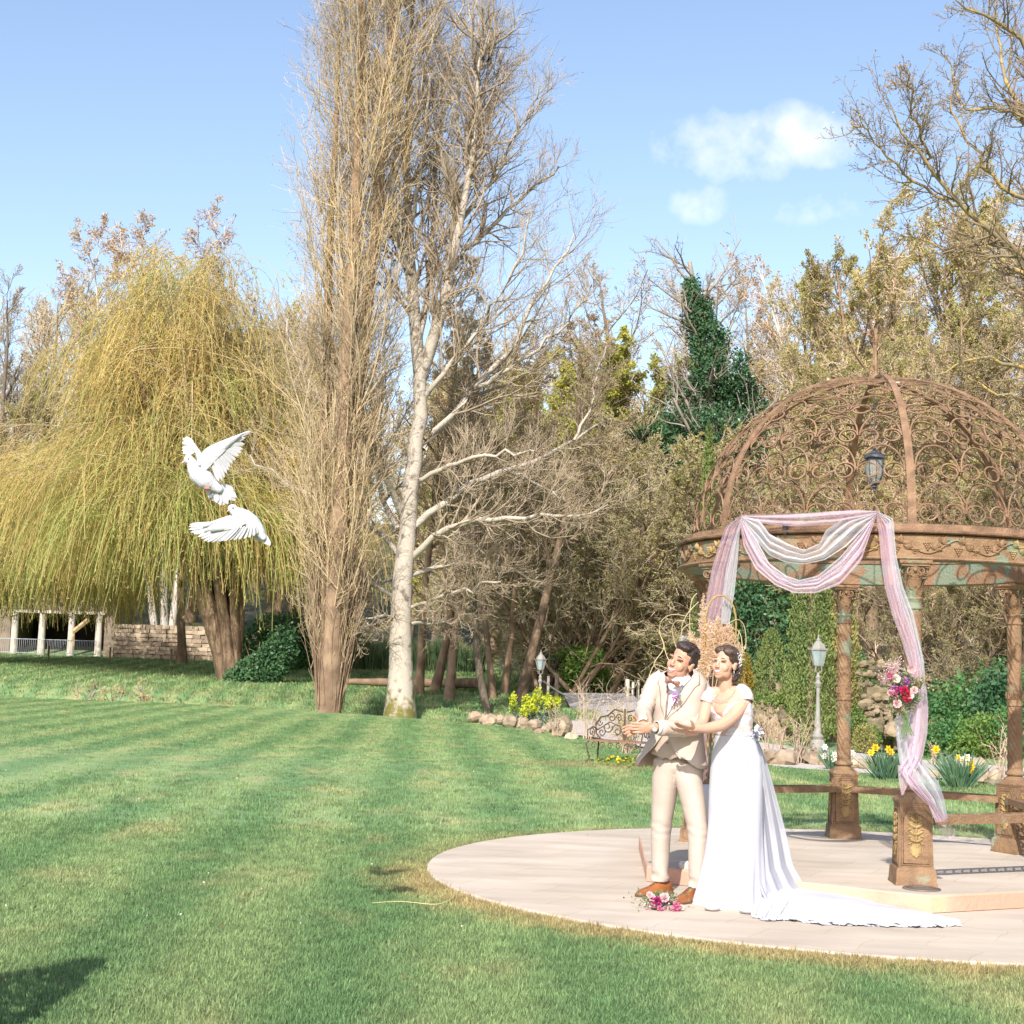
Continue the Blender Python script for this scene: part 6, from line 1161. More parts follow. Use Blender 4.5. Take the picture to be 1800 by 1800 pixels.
for side in (-1, 1):                                              # lapels and their brown edge
    G0 = []; edge = []
    for i, y in enumerate(np.linspace(1180, 1264, 16)):
        e = jal(y) if side < 0 else jar(y); wd = float(np.interp(y, [1180, 1196, 1206, 1208, 1240, 1264], [.34, .50, .62, .46, .34, .03]))*(1 if side > 0 else .8); row = [JS(y, e+side*wd*t, .006+.005*sin(pi*t)) for t in np.linspace(0, 1, 6)]; G0.append(row); edge.append(row[-1])
    mb = MB(); mb.grid(G0, flip=side > 0); o = mb.build('lapel', m_suit, jk, 180); q = o.modifiers.new('solid', 'SOLIDIFY'); q.thickness = .004
    MB().tube([JS(y, (jal(y) if side < 0 else jar(y)), .010) for y in np.linspace(1190, 1262, 18)], .0022, 5).build('piping', m_pipe, jk, 60)
    for s2 in (0, ): pass
def sleeve(P, rr, folds):
    mb = MB(); P = A(P); m = 26; d = np.concatenate([[0], np.cumsum(np.linalg.norm(np.diff(P, axis=0), axis=1))]); u = np.linspace(0, d[-1], m); Q = np.stack([np.interp(u, d, P[:, c]) for c in range(3)], -1)
    for _ in range(3): Q[1:-1] = Q[1:-1]*.5+(Q[:-2]+Q[2:])*.25
    r = np.interp(u, d, rr); T = unit(np.gradient(Q, axis=0)); k = 20; R = []
    w_ = A([0, -1, 0.]); 
    for i in range(m):
        w_ = unit(w_-T[i]*(w_@T[i])); v = np.cross(T[i], w_); fa = folds*np.exp(-((u[i]/d[-1]-.5)/.2)**2)+.0015
        R.append([Q[i]+(w_*cos(t)+v*sin(t))*(r[i]+fa*sin(i*1.9+2*sin(t))+.5*fa*sin(i*3.1+t*2)) for t in np.arange(k)*2*pi/k])
    mb.ring_surf(R); return mb
sleeve([g_(1166, 1192, .05), SR+A([0, 0, .0]), g_(1141, 1225, .02), ER, at(1133, 1262, 10.55), at(1134, 1268, 10.50)], [.066, .068, .060, .056, .050, .050], .006).build('sleeve', m_suit, jk, 180)
sleeve([g_(1218, 1196, -.01), SL, g_(1238, 1240, -.06), EL, at(1200, 1282, 10.52), at(1160, 1279, 10.42)], [.066, .072, .066, .062, .057, .054], .006).build('sleeve', m_suit, jk, 180)
def cuff(W, E_, l, r0, m, name, par):
    d = unit(A(W)-A(E_)); c = A(W)-d*.018; MB().tube([c-d*l, c], [r0, r0], 18, cap=False).build(name, m, par, 180); o = COL.objects[-1]; q = o.modifiers.new('solid', 'SOLIDIFY'); q.thickness = .004; q.offset = 1
cuff(WL, at(1200, 1282, 10.52), .03, .042, m_shirt, 'shirt_cuff', gr0); cuff(WR, ER, .02, .042, m_shirt, 'shirt_cuff', gr0)
for k in range(4): MB().ell(at(1173+k*4, 1291-k*1.5, 10.40), (.005, .003, .005), 8, 6).build('sleeve_button', m_pipe, jk)
# watch
dw = unit(A(WL)-EL); c = A(WL)-dw*.004; wt = MB().tube([c-dw*.010, c+dw*.010], [.033, .033], 18).build('watch', mat('tan_strap', (.42, .28, .14)), gr0, 60); MB().lathe([(.001, .006), (.017, .006), (.019, .004), (.020, -.004), (.001, -.004)], c+A([.0, -.034, -.008]), 20, M=[[1, 0, 0], [0, 0, -1], [0, 1, 0]]).build('dial', m_steel, wt, 30)
# trousers
mb = MB()
for (x0, x1, x2, dy, yk, ya, w0) in ((1171, 1162, 1160, .11, 1455, 1549, 0), (1209, 1227, 1226, -.13, 1462, 1560, 0)):
    P = A([g_(x0+6, 1340, dy*.15), g_(x0, 1365, dy*.35), g_(x0*.5+x1*.5, 1410, dy*.6), g_(x1, yk, dy*.85), g_(x1*.4+x2*.6, (yk+ya)/2, dy), g_(x2, ya, dy)]); m = 34; d = np.concatenate([[0], np.cumsum(np.linalg.norm(np.diff(P, axis=0), axis=1))]); u = np.linspace(0, d[-1], m); Q = np.stack([np.interp(u, d, P[:, c]) for c in range(3)], -1)
    for _ in range(2): Q[1:-1] = Q[1:-1]*.5+(Q[:-2]+Q[2:])*.25
    r = np.interp(u/d[-1], [0, .15, .35, .55, .75, .93, 1], [.112, .105, .090, .076, .070, .064, .066]); R = []
    for i in range(m):
        f_ = u[i]/d[-1]; fa = .0030*np.exp(-((f_-.58)/.07)**2)+.0055*np.exp(-((f_-.96)/.06)**2)+.0005
        R.append([Q[i]+A([sin(t)*.93, -cos(t)*1.02, 0])*(r[i]+fa*sin(i*2.3+3.2*sin(t+i*.7))+fa*.6*sin(i*1.3-t*2)+.006*max(0, cos(t))**8) for t in np.arange(24)*2*pi/24])
    mb.ring_surf(R)
mb.ell(g_(1189, 1343, .02), (.165, .125, .10), 20, 12)
remesh(mb.build('trousers', m_suit, gr0, 180), .006, 2)
def shoe(toe, heel, Yt, Yh, name='shoe'):
    a, b = at(*toe, Yt), at(*heel, Yh); a[2] = b[2] = 0; d = a-b; l = np.linalg.norm(d); d /= l; s_ = A([-d[1], d[0], 0]); R = []; R2 = []
    for t in np.linspace(0, 1, 14):
        w_ = .038*(1-.18*cos(t*2*pi))*(1-.0)*min(1, (1-t)*7+.42)**.6*min(1, t*8+.6)**.5*(1.0+.12*sin(t*pi)); h = float(np.interp(t, [0, .1, .3, .45, .6, .8, .93, 1], [.075, .088, .088, .078, .058, .044, .036, .014])); c = b+d*l*t
        R.append([c+s_*w_*cos(q)*(1 if sin(q) < .3 else .92)+A([0, 0, .012+h*max(0, sin(q))**.75]) for q in np.linspace(0, pi, 12)]+[c-s_*w_+A([0, 0, .012]), c+s_*w_+A([0, 0, .012])])
        R2.append([c+s_*w_*1.07*k+A([0, 0, z]) for k, z in ((-1, .001), (1, .001), (1, .014), (-1, .014))])
    sh = MB(); sh.ring_surf(R); o = sh.build(name, m_leather, gr0, 60); so = MB(); so.ring_surf(R2); so.build('sole', m_sole, o, 30)
    for t in (.40, .47, .54, .61): c = b+d*l*t; h = float(np.interp(t, [.3, .45, .6, .8], [.088, .078, .058, .044])); MB().tube([c-s_*.018+A([0, 0, .008+h]), c+A([0, 0, .018+h]), c+s_*.018+A([0, 0, .008+h])], .0022, 5).build('lace', m_lace, o, 60)
shoe((1119, 1573), (1180, 1572), 10.72, 10.90); shoe((1185, 1588), (1231, 1584), 10.40, 10.68)
# ---------------------------------------------------------------- bride
def b_(x, y, dy=0.): return at(x, y, 10.50+dy)
bf = b_(1285, 1595); br0 = thing('person', 'smiling woman in a long white lace wedding dress with pinned up brown hair', 'person', (bf[0], 10.50, 0)); BI = Matrix.Translation((-bf[0], -10.50, 0)); PM.inv = BI
bb = Body(RAD(42), 10.52, [(1208, 1281, .085, .06), (1216, 1281, .145, .075), (1228, 1282, .160, .095), (1238, 1282, .158, .115), (1250, 1283, .155, .128), (1262, 1286, .142, .115), (1283, 1290, .124, .098), (1300, 1292, .138, .112), (1331, 1294, .172, .142), (1360, 1294, .180, .158), (1400, 1293, .180, .168), (1450, 1292, .180, .175), (1500, 1290, .190, .190), (1550, 1286, .212, .215), (1591, 1283, .242, .25)])
body = MB(); BH = b_(1275, 1167, -.02); BFm = head_frame(RAD(40), RAD(7), RAD(5)); BT = build_head(body, BH, BFm, .97, True)
chain(body, [(*(BH+BFm@A([0, -.03, -.05])), .046), (*b_(1275, 1204, .0), .050), (*b_(1277, 1216, .02), .060)]); chain(body, [(*b_(1250, 1219, .04), .042), (*b_(1276, 1215, .02), .052), (*b_(1306, 1219, -.02), .044)])
bb.loft(body, [1212, 1220, 1230, 1240, 1252, 1265, 1285], -.010); chain(body, [(*b_(1290, 1285, .02), .09), (*b_(1293, 1340, .02), .13), (*b_(1290, 1400, .02), .10)], 16)
for x, dy in ((1262, .0), (1300, .10)): chain(body, [(*b_(x+8, 1360, dy), .07), (*b_(x+4, 1460, dy), .05), (*b_(x, 1570, dy), .035), (*b_(x-8, 1590, dy-.06), .025)])
chain(body, [(*b_(1309, 1222, -.03), .050), (*b_(1306, 1235, -.06), .053), (*b_(1290, 1258, -.13), .046), (*b_(1268, 1275, -.19), .042), (*b_(1240, 1281, -.25), .034), (*b_(1220, 1280, -.29), .025)])
chain(body, [(*b_(1248, 1224, .05), .044), (*b_(1240, 1248, .0), .044), (*b_(1234, 1272, -.06), .038), (*b_(1222, 1284, -.16), .033), (*b_(1210, 1287, -.22), .025)])
hand(body, b_(1221, 1280, -.29), (-.94, -.2, .12), (.1, -.15, 1), (0, -1, .35), .92, .16, .12, (.25, .6)); hand(body, b_(1212, 1287, -.21), (-.95, -.15, .10), (.1, -.4, 1), (0, -1, .2), .90, .2, .1, (.4, .3))
remesh(body.build('body', m_skin2, br0, 180), .0042, 3)
face_bits(BT, BFm, br0, .97, .7, .95, mat('rose_lips', (.60, .17, .17), rough=.4))
rs = np.random.default_rng(9); locks = []
for k in range(150):                                              # swept back strands
    a = rs.uniform(-.5, 1.); x = rs.uniform(-.075, .075); y0 = .075-abs(x)*.35+rs.normal()*.006; e = []
    for t in np.linspace(0, 1, 8): ph = .62+t*1.9; fc = sqrt(max(.06, 1-(x/.080)**2)); e.append((x+.003*sin(t*5+x*90), -.018+cos(ph)*.098*fc, .048+sin(ph)*.088*fc))
    locks.append((e, [.0015, .003, .0035, .0035, .0035, .003, .003, .001]))
for k in range(34):                                               # curls at the side and nape, image right
    c = A([rs.uniform(.02, .080), rs.uniform(-.10, -.035), rs.uniform(-.02, .03)]); l = rs.uniform(.10, .165); ph = rs.uniform(0, 6); r_ = rs.uniform(.008, .015)
    locks.append(([c+A([r_*cos(ph+t*9), r_*sin(ph+t*9)-.01*t, -l*t]) for t in np.linspace(0, 1, 16)], [.0045]*14+[.003, .001]))
hair_cap(br0, BT, BFm, .97, m_hair2, [((0, -.026, .056), (.078, .094, .076)), ((0, -.055, .01), (.078, .058, .066)), ((.035, .030, .080), (.050, .048, .040)), ((-.03, .030, .085), (.050, .045, .036)), ((.055, .0, .045), (.026, .050, .045)), ((.045, -.085, -.01), (.045, .035, .055)), ((.05, -.07, -.07), (.035, .032, .05))], locks)
mb = MB(); mb2 = MB()
for k in range(26):                                               # flower comb
    t = k/25; c = BT((.078+.012*sin(k*2.), -.02-.05*t+.01*cos(k*3.), .085-.085*t)); mb.ell(c, (.0055, .0055, .0055), 6, 5)
mb.ell(BT((.075, -.075, -.045)), (.009, .009, .009), 8, 6); mb.build('hair_comb', m_white, br0)
MB().ell(BT((.083, .0, -.052)), (.005, .005, .011), 8, 6).build('earring', m_steel, br0)
mb = MB(); mb.tube([bb.S(float(y), float(th), .004) for y, th in zip((1212, 1222, 1230, 1233, 1230, 1222, 1212), (-.75, -.5, -.25, .0, .25, .5, .8))], .0012, 5)
for k in range(9): mb.ell(bb.S(1232+3*(1-abs(k-4)/4), (k-4)*.075, .006), (.0035, .003, .0045), 6, 5)
mb.build('necklace', m_steel, br0)
# dress
m_lacem = mat('white_lace', (.57, .56, .60), (.52, .38, .32), 26, .7, .5, 90, pos=(.50, .60)); 
def dmod(y, th): k = sstep(y, 1380, 1590); return 1+k*(.050*sin(th*7+y*.012)+.030*sin(th*13-1)+.02*sin(th*3+y*.02))+.010*sin(y*.22+th*2.2)*(y < 1345)*(y > 1285)
mb = MB(); k = 72; ys = list(np.linspace(1290, 1360, 14))+list(np.linspace(1370, 1560, 20))+[1570, 1580, 1588, 1593]
mb.ring_surf([[bb.S(y, th, .004, dmod(y, th)) for th in -np.arange(k)*2*pi/k] for y in ys], cap0=False, cap1=False)
dr = mb.build('dress', m_white, br0, 180); q = dr.modifiers.new('solid', 'SOLIDIFY'); q.thickness = .004
# bodice with a deep V and scalloped edge
G0 = []; ths = -np.linspace(-pi, pi, 73)
for v in np.linspace(0, 1, 16):
    row = []
    for th in ths: dth = abs((th+.02+pi) % (2*pi)-pi); top = float(np.interp(dth, [0, .15, .45, .75, 1.2, 1.9, pi], [1262, 1256, 1238, 1231, 1231, 1236, 1250]))+1.2*sin(th*26); row.append(bb.S(top+(1293-top)*v, th, .006+.004*sin(pi*v)))
    G0.append(row)
mb = MB(); mb.grid(G0); o = mb.build('bodice', m_lacem, br0, 180); q = o.modifiers.new('solid', 'SOLIDIFY'); q.thickness = .003
for (P, rr) in (([(1300, 1213, .0), (1310, 1222, -.05), (1311, 1234, -.07)], (.052, .055, .052)), ([(1256, 1216, .03), (1247, 1224, .03), (1242, 1236, .02)], (.046, .049, .047))):
    Q = A([b_(*p) for p in P]); Q = resample(Q, 9); T = unit(np.gradient(Q, axis=0)); R = []; w_ = A([0, -1., 0]); r9 = np.interp(np.linspace(0, 1, 9), (0, .5, 1), rr)
    for i in range(9): w_ = unit(w_-T[i]*(w_@T[i])); v_ = np.cross(T[i], w_); R.append([Q[i]+(w_*cos(t)+v_*sin(t))*(r9[i]*(1+.03*sin(t*9))) for t in np.arange(28)*2*pi/28])
    mb = MB(); mb.ring_surf(R, cap0=False, cap1=False); o = mb.build('lace_sleeve', m_lacem, br0, 180); q = o.modifiers.new('solid', 'SOLIDIFY'); q.thickness = .003
rs = np.random.default_rng(2); mb = MB()                          # lace appliques down the side and back
for k in range(260):
    y = rs.uniform(1240, 1340); th = rs.uniform(.5, 1.9) if y < 1300 else rs.uniform(.55, 1.25); p = bb.S(y, th, .009); nn = unit(bb.r*sin(th)+bb.f*cos(th)); dd = rs.normal(size=3); dd = dd-nn*(dd@nn); leaf(mb, p-nn*.003, dd, .024, .012, nn, .0015)
mb.build('applique', m_white, dr, 60)
# rosette at the back, overskirt of tulle and the train
def tulle(name, c, alpha):
    m = bpy.data.materials.new(name); m.use_nodes = True; N = m.node_tree.nodes; L = m.node_tree.links; b = N['Principled BSDF']; b.inputs['Base Color'].default_value = (*c, 1); b.inputs['Roughness'].default_value = .8; b.inputs['Specular IOR Level'].default_value = .1
    t = N.new('ShaderNodeBsdfTranslucent'); t.inputs[0].default_value = (*c, 1); tr = N.new('ShaderNodeBsdfTransparent'); m1 = N.new('ShaderNodeMixShader'); m1.inputs[0].default_value = .45; m2 = N.new('ShaderNodeMixShader')
    lw = N.new('ShaderNodeLayerWeight'); lw.inputs[0].default_value = .45; mr = N.new('ShaderNodeMapRange'); L.new(lw.outputs['Facing'], mr.inputs[0]); mr.inputs[3].default_value = alpha; mr.inputs[4].default_value = min(1, alpha+.45)
    L.new(b.outputs[0], m1.inputs[1]); L.new(t.outputs[0], m1.inputs[2]); L.new(mr.outputs[0], m2.inputs[0]); L.new(tr.outputs[0], m2.inputs[1]); L.new(m1.outputs[0], m2.inputs[2]); L.new(m2.outputs[0], N['Material Output'].inputs[0]); return m
m_tw = tulle('white_tulle', (.80, .80, .84), .48); m_tp = tulle('pink_tulle', (.84, .66, .76), .40); m_train = tulle('train_tulle', (.60, .60, .65), .93)
mb = MB(); c = b_(1328, 1287, .08)
for k in range(26): leaf(mb, c+rs.normal(size=3)*.012, rs.normal(size=3)+A([.6, 0, -.2]), .055, .04, rs.normal(size=3), .003)
mb.build('rosette', m_white, br0, 60)
G0 = []
L_e = [(1316, 1288, .08), (1322, 1330, .06), (1322, 1400, .04), (1322, 1460, .02), (1326, 1530, -.04), (1340, 1575, -.12), (1366, 1600, -.13), (1392, 1607, -.14)]; R_e = [(1326, 1286, .16), (1345, 1330, .32), (1364, 1400, .42), (1380, 1460, .48), (1393, 1520, .46), (1410, 1550, .44), (1440, 1562, .42), (1470, 1570, .40)]
def edgept(E_, u): k = u*(len(E_)-1); i = min(int(k), len(E_)-2); f = k-i; p, q = E_[i], E_[i+1]; return A([p[j]*(1-f)+q[j]*f for j in range(3)])
for u in np.linspace(0, 1, 34):
    a, b = edgept(L_e, u), edgept(R_e, u); row = []
    for v in np.linspace(0, 1, 26): x, y, dy = a*(1-v)+b*v; p = b_(x, y, dy); p = p+A([0, -1, 0])*(.03*sin(v*19+u*2)*min(1, u*3+.2)+.015*sin(v*41)); p[2] = max(p[2], .012); row.append(p)
    G0.append(row)
mb = MB(); mb.grid(G0); o = mb.build('overskirt', m_train, br0, 180)
up_e = [(1352, 1540), (1390, 1549), (1415, 1559), (1450, 1566), (1497, 1580), (1543, 1594), (1613, 1606), (1660, 1617), (1684, 1626)]; lo_e = [(1316, 1601), (1330, 1613), (1347, 1620), (1380, 1618), (1445, 1626), (1497, 1628), (1578, 1630), (1640, 1631), (1687, 1628)]; G0 = []
for u in np.linspace(0, 1, 90):
    k = u*8; i = min(int(k), 7); f = k-i; a = A(up_e[i])*(1-f)+A(up_e[i+1])*f; b = A(lo_e[i])*(1-f)+A(lo_e[i+1])*f; pa, pb_ = gz(*a, z=.0), gz(*b, z=.0); pb_ = pb_+A([0, .03*sin(u*60)+.02*sin(u*137), 0]); row = []
    for v in np.linspace(0, 1, 26): p = pa*(1-v)+pb_*v; hh = (.085*(1-u)**1.2+.022)*max(0, sin(pi*min(1, v*.96+.03)**.72))**1.1; p = p+A([0, 0, .012+hh*(1+.16*sin(v*9+u*5)+.08*sin(u*23+v*6))+.006*sin(u*90+v*22)*(v > .7)]); row.append(p)
    G0.append(row)
mb = MB(); mb.grid(G0); mb.build('train', m_white, br0, 180)
mb = MB()                                                         # ruffled lace hem along the front edge of the train
for u in np.linspace(0, 1, 110):
    k = u*8; i = min(int(k), 7); f = k-i; b = A(lo_e[i])*(1-f)+A(lo_e[i+1])*f; p = gz(*b, z=.0); leaf(mb, p+A([0, .04, .012+.004*sin(u*80)]), A([rs.normal()*.5, -1, -.1]), .055, .04, (0, -.4, 1), .003)
mb.build('lace_hem', m_white, br0, 60)
for (x, y, Y) in ((1246, 1596, 10.36), (1308, 1601, 10.26)): MB().ell(gz(x+6, y-1, .022), (.055, .05, .022), 12, 8).build('shoe', m_white, br0)
MB = _MB
# buttonhole flowers
m_mauve = leafmat('mauve_petals', (.62, .22, .60), (.48, .12, .45), 30, .3, vary=0)
bt_ = thing('buttonhole', 'small purple flower buttonhole pinned to the beige lapel', 'flower', tuple(at(1187, 1227, 10.54))); mb = MB()
for k in range(34): leaf(mb, rng.normal(size=3)*.012*A([1, .5, 1.4]), rng.normal(size=3)+A([0, -.5, 0]), .018, .014, rng.normal(size=3)+A([0, -1, 0]), .002)
mb.build('bloom', m_mauve, bt_, 0); mb = MB()
for k in range(7): leaf(mb, (.012, 0, .01), A([1, -.3, rng.normal()]), .035, .010, (0, -1, 0), .002)
mb.build('leaf', m_dleaf, bt_, 0)
# ---------------------------------------------------------------- tulle drapes on the front of the gazebo
def ringY(px_, r=1.645):
    """depth of the ring's front seen in photo column px_"""
    k = at(px_, 950, 1.)[0]; a = 1+k*k; b = -2*(GC[0]*k+GC[1]); c = GC[0]**2+GC[1]**2-r*r; D = max(b*b-4*a*c, 0); return (-b-sqrt(D))/(2*a)
def drape(name, label, cat, e1, e2, m, amp=.03, nf=5, nv=26, nu=44, Yf=None, group=None, seed=0, gather=None, thin=True):
    """cloth between two edge lines drawn through photo points (x, y, extra depth); folds run along it"""
    r = np.random.default_rng(seed); ph = r.uniform(0, 6, 6); G0 = []
    def ev(E_, u): k = u*(len(E_)-1); i = min(int(k), len(E_)-2); f = k-i; f = f*f*(3-2*f)*.35+f*.65; p = [*E_[i], 0][:3]; q = [*E_[i+1], 0][:3]; return A(p)*(1-f)+A(q)*f
    for u in np.linspace(0, 1, nu):
        a, b = ev(e1, u), ev(e2, u); row = []; w_ = np.linalg.norm((a-b)[:2])/60
        for v in np.linspace(0, 1, nv):
            vv = v+.035*sin(v*nf*6.28+ph[0]+u*2)*(1 if 0 < v < 1 else 0); x, y, dy = a*(1-vv)+b*vv; Y = (ringY(x) if Yf is None else Yf(x, y))+dy
            d = amp*min(1, w_+.25)*(sin(v*nf*6.28+ph[1]+u*3)+.22*sin(v*nf*2.2*6.28+ph[2]-u*5)+.4*sin(v*nf*.5*6.28+ph[3]+u*6)); row.append(at(x, y, Y-.02-abs(amp)+d))
        G0.append(row)
    o = MB().grid(G0).build(name, m, None, 180); return tag(o, label, cat, group)
drape('tulle_drape', 'mauve pink tulle stretched flat along the top of the gazebo ring', 'fabric', [(1303, 905), (1380, 903), (1440, 900), (1500, 897), (1541, 898)], [(1303, 911), (1340, 920), (1400, 926), (1460, 922), (1541, 905)], m_tp, .02, 2, 14, seed=1)
drape('tulle_drape', 'upper white tulle swag looped across the carved frieze', 'fabric', [(1306, 908), (1336, 914), (1352, 938), (1385, 956), (1413, 967), (1440, 956), (1452, 932), (1480, 912), (1540, 901)], [(1304, 911), (1326, 946), (1352, 976), (1380, 988), (1413, 992), (1450, 984), (1488, 960), (1518, 930), (1541, 905)], m_tw, .028, 3, 22, seed=2)
drape('tulle_drape', 'lower swag of white tulle nested inside the pink one', 'fabric', [(1304, 912), (1330, 948), (1352, 990), (1382, 1012), (1405, 1020), (1438, 1012), (1478, 978), (1512, 938), (1540, 904)], [(1302, 914), (1318, 960), (1342, 1002), (1374, 1028), (1404, 1034), (1440, 1030), (1480, 1010), (1520, 965), (1541, 905)], m_tw, .028, 3, 20, seed=3)
drape('tulle_drape', 'lowest and widest pink tulle swag between the two hanging ends', 'fabric', [(1303, 911), (1322, 940), (1342, 978), (1368, 1008), (1398, 1022), (1436, 1018), (1476, 986), (1508, 944), (1540, 903)], [(1300, 915), (1307, 960), (1328, 1000), (1362, 1028), (1396, 1043), (1434, 1043), (1476, 1028), (1514, 986), (1541, 905)], m_tp, .03, 3, 24, seed=4)
hang = lambda x0, y0, y1, k: (lambda x, y: ringY(x0)-.02+k*max(0, (y-y0)/(y1-y0)))
drape('tulle_drape', 'pink tulle falling from the left knot down behind the couple', 'fabric', [(1302, 907), (1276, 925), (1263, 960), (1251, 1000), (1242, 1050), (1234, 1100), (1229, 1150), (1226, 1200), (1228, 1300), (1232, 1430)], [(1303, 908), (1298, 930), (1290, 970), (1280, 1010), (1272, 1060), (1262, 1100), (1250, 1150), (1246, 1200), (1250, 1300), (1254, 1440)], m_tp, .03, 4, 22, seed=5, Yf=hang(1285, 910, 1300, .45))
drape('tulle_drape', 'white tulle falling from the left knot beside the pink one', 'fabric', [(1303, 908), (1286, 960), (1276, 1000), (1270, 1050), (1266, 1096)], [(1304, 908), (1300, 940), (1297, 985), (1291, 1040), (1282, 1098)], m_tw, .025, 4, 20, seed=6, Yf=hang(1285, 910, 1300, .25))
drape('tulle_drape', 'long pink tulle tail hanging from the right knot to the flowers', 'fabric', [(1540, 899), (1545, 940), (1549, 985), (1555, 1030), (1568, 1080), (1586, 1130), (1596, 1165), (1603, 1200)], [(1541, 898), (1563, 920), (1570, 980), (1578, 1030), (1592, 1080), (1610, 1130), (1618, 1165), (1622, 1205)], m_tp, .028, 4, 22, seed=7, Yf=hang(1541, 900, 1200, .06))
drape('tulle_drape', 'long white tulle tail hanging from the right knot behind the pink one', 'fabric', [(1541, 899), (1556, 920), (1563, 980), (1572, 1040), (1590, 1090), (1606, 1140), (1612, 1200)], [(1542, 898), (1570, 912), (1576, 980), (1588, 1032), (1606, 1080), (1624, 1160), (1627, 1205)], m_tw, .025, 3, 18, seed=8, Yf=hang(1541, 900, 1200, .10))
low = lambda x, y: float(np.interp(y, [1200, 1380, 1450, 1480], [10.72, 10.62, 10.75, 10.98]))
drape('tulle_drape', 'white tulle billow below the hanging flowers in front of the column', 'fabric', [(1606, 1205), (1582, 1240), (1573, 1265), (1576, 1300), (1581, 1340), (1592, 1375), (1625, 1400), (1648, 1444)], [(1627, 1200), (1622, 1240), (1616, 1290), (1614, 1330), (1628, 1348), (1650, 1375), (1660, 1405), (1666, 1438)], m_tw, .035, 3, 26, seed=9, Yf=low)
drape('tulle_drape', 'pink tulle twisting round the foot of the front column', 'fabric', [(1608, 1205), (1607, 1250), (1602, 1290), (1594, 1330), (1580, 1352), (1600, 1385), (1632, 1415), (1645, 1446)], [(1628, 1205), (1632, 1245), (1630, 1290), (1622, 1330), (1604, 1366), (1632, 1400), (1655, 1425), (1665, 1443)], m_tp, .03, 3, 24, seed=10, Yf=lambda x, y: low(x, y)-.03)
drape('tulle_drape', 'short pink tulle corner hanging at the left of the front pedestal top', 'fabric', [(1578, 1345), (1579, 1365), (1582, 1385), (1585, 1398)], [(1592, 1345), (1600, 1360), (1598, 1374), (1588, 1397)], m_tp, .01, 2, 10, 14, seed=11, Yf=lambda x, y: 10.60)
drape('tulle_drape', 'pink tulle end drooping below the bench bar beside the front pedestal', 'fabric', [(1643, 1450), (1650, 1462), (1660, 1470), (1668, 1475)], [(1662, 1446), (1674, 1454), (1681, 1462), (1678, 1470)], m_tp, .012, 2, 12, 12, seed=12, Yf=lambda x, y: 11.12)
# ---------------------------------------------------------------- bouquets
m_pk = leafmat('pink_petals', (.72, .26, .38), (.62, .16, .30), 30, .3, vary=0); m_ltpk = leafmat('pale_pink_petals', (.78, .58, .58), (.74, .50, .52), 30, .35, vary=0); m_red = leafmat('crimson_petals', (.55, .015, .08), (.42, .01, .05), 30, .2, vary=0); m_mag = leafmat('magenta_petals', (.50, .03, .22), (.40, .02, .16), 30, .25, vary=0); m_grn = leafmat('bouquet_leaves', (.12, .20, .08), (.20, .26, .12), 20, .25, vary=0); m_lil = m_mauve; m_seed = leafmat('dry_seed_heads', (.46, .42, .24), (.36, .32, .18), 20, .3, vary=0)
def rose(par, c, r, m, ax=(0, -1, .25), name='rose'):
    mb = MB(); ax = unit(A(ax)); u = unit(np.cross(ax, [0.1, 0, 1.])); v = np.cross(ax, u); c = A(c)
    for ringk, (n, rr, tilt) in enumerate(((3, .30, .95), (5, .55, .7), (7, .85, .35), (8, 1.0, .0))):
        for k in range(n):
            a = 2*pi*(k+.5*ringk)/n+random.uniform(-.2, .2); d = u*cos(a)+v*sin(a); s = -u*sin(a)+v*cos(a); w_ = rr*r*.62; z0 = -.35*r; z1 = r*(.15+.45*tilt)
            mb.grid([[c+d*rr*r*.35*q+ax*z0-s*w_*.5*q2+s*w_*q2*t for t in (0, .5, 1)] if 0 else [c+d*(rr*r*(.35+.65*q))+ax*(z0+(z1-z0)*q**.7)+s*w_*(t-.5)*q2+d*(-.10*r*abs(t-.5)) for t in (0, .5, 1)] for q, q2 in ((0, .5), (.5, 1.1), (.85, 1.0), (1, .55))])
    return mb.build(name, m, par, 180)
def carnation(par, c, r, m):
    mb = MB()
    for k in range(30): d = unit(rng.normal(size=3)+A([0, -.8, .2])); leaf(mb, A(c)+d*r*.35, d, r*.75, r*.6, rng.normal(size=3), .002)
    return mb.build('carnation', m, par, 0)
def gyp(par, c, R3, n, m, sz, name='filler_flowers'):
    tb = TB(); P = A(c)+rng.normal(size=(n, 3))*A(R3); tb.leaves(P, sz, 0, .9); tb.ribbons(np.stack([np.tile(A(c)+[0, .03, -.06], (n, 1)), (P+A(c))/2, P], 1), np.full((n, 3), .0008)); return link(name, tb.mesh(name), m, par, 0)
YB = 10.50; bq = thing('hanging_bouquet', 'bouquet of crimson, pink and white flowers tied to the hanging tulle', 'bouquet', tuple(at(1591, 1215, YB)))
def q_(x, y, dy=0): return at(x, y, YB+dy)-A(bq.location)
tb = TB(); blob(tb, (0, .05, 0), (.11, .06, .15), 900, .035, 0, .8, .2, .35); link('foliage', tb.mesh('foliage'), [m_grn], bq, 0)
for (x, y, r, m) in ((1602, 1176, 8, m_ltpk), (1575, 1193, 8, m_whp), (1607, 1213, 7, m_ltpk), (1565, 1218, 6, m_ltpk), (1577, 1237, 8, m_ltpk), (1600, 1222, 7, m_whp)): rose(bq, q_(x, y, -.05), r*.0040, m, (random.uniform(-.3, .2), -1, random.uniform(-.1, .4)))
for (x, y, r, m) in ((1564, 1188, 8, m_pk), (1590, 1216, 9, m_red), (1595, 1228, 8, m_red), (1572, 1220, 8, m_pk), (1580, 1212, 6, m_mag)): carnation(bq, q_(x, y, -.06), r*.0040, m)
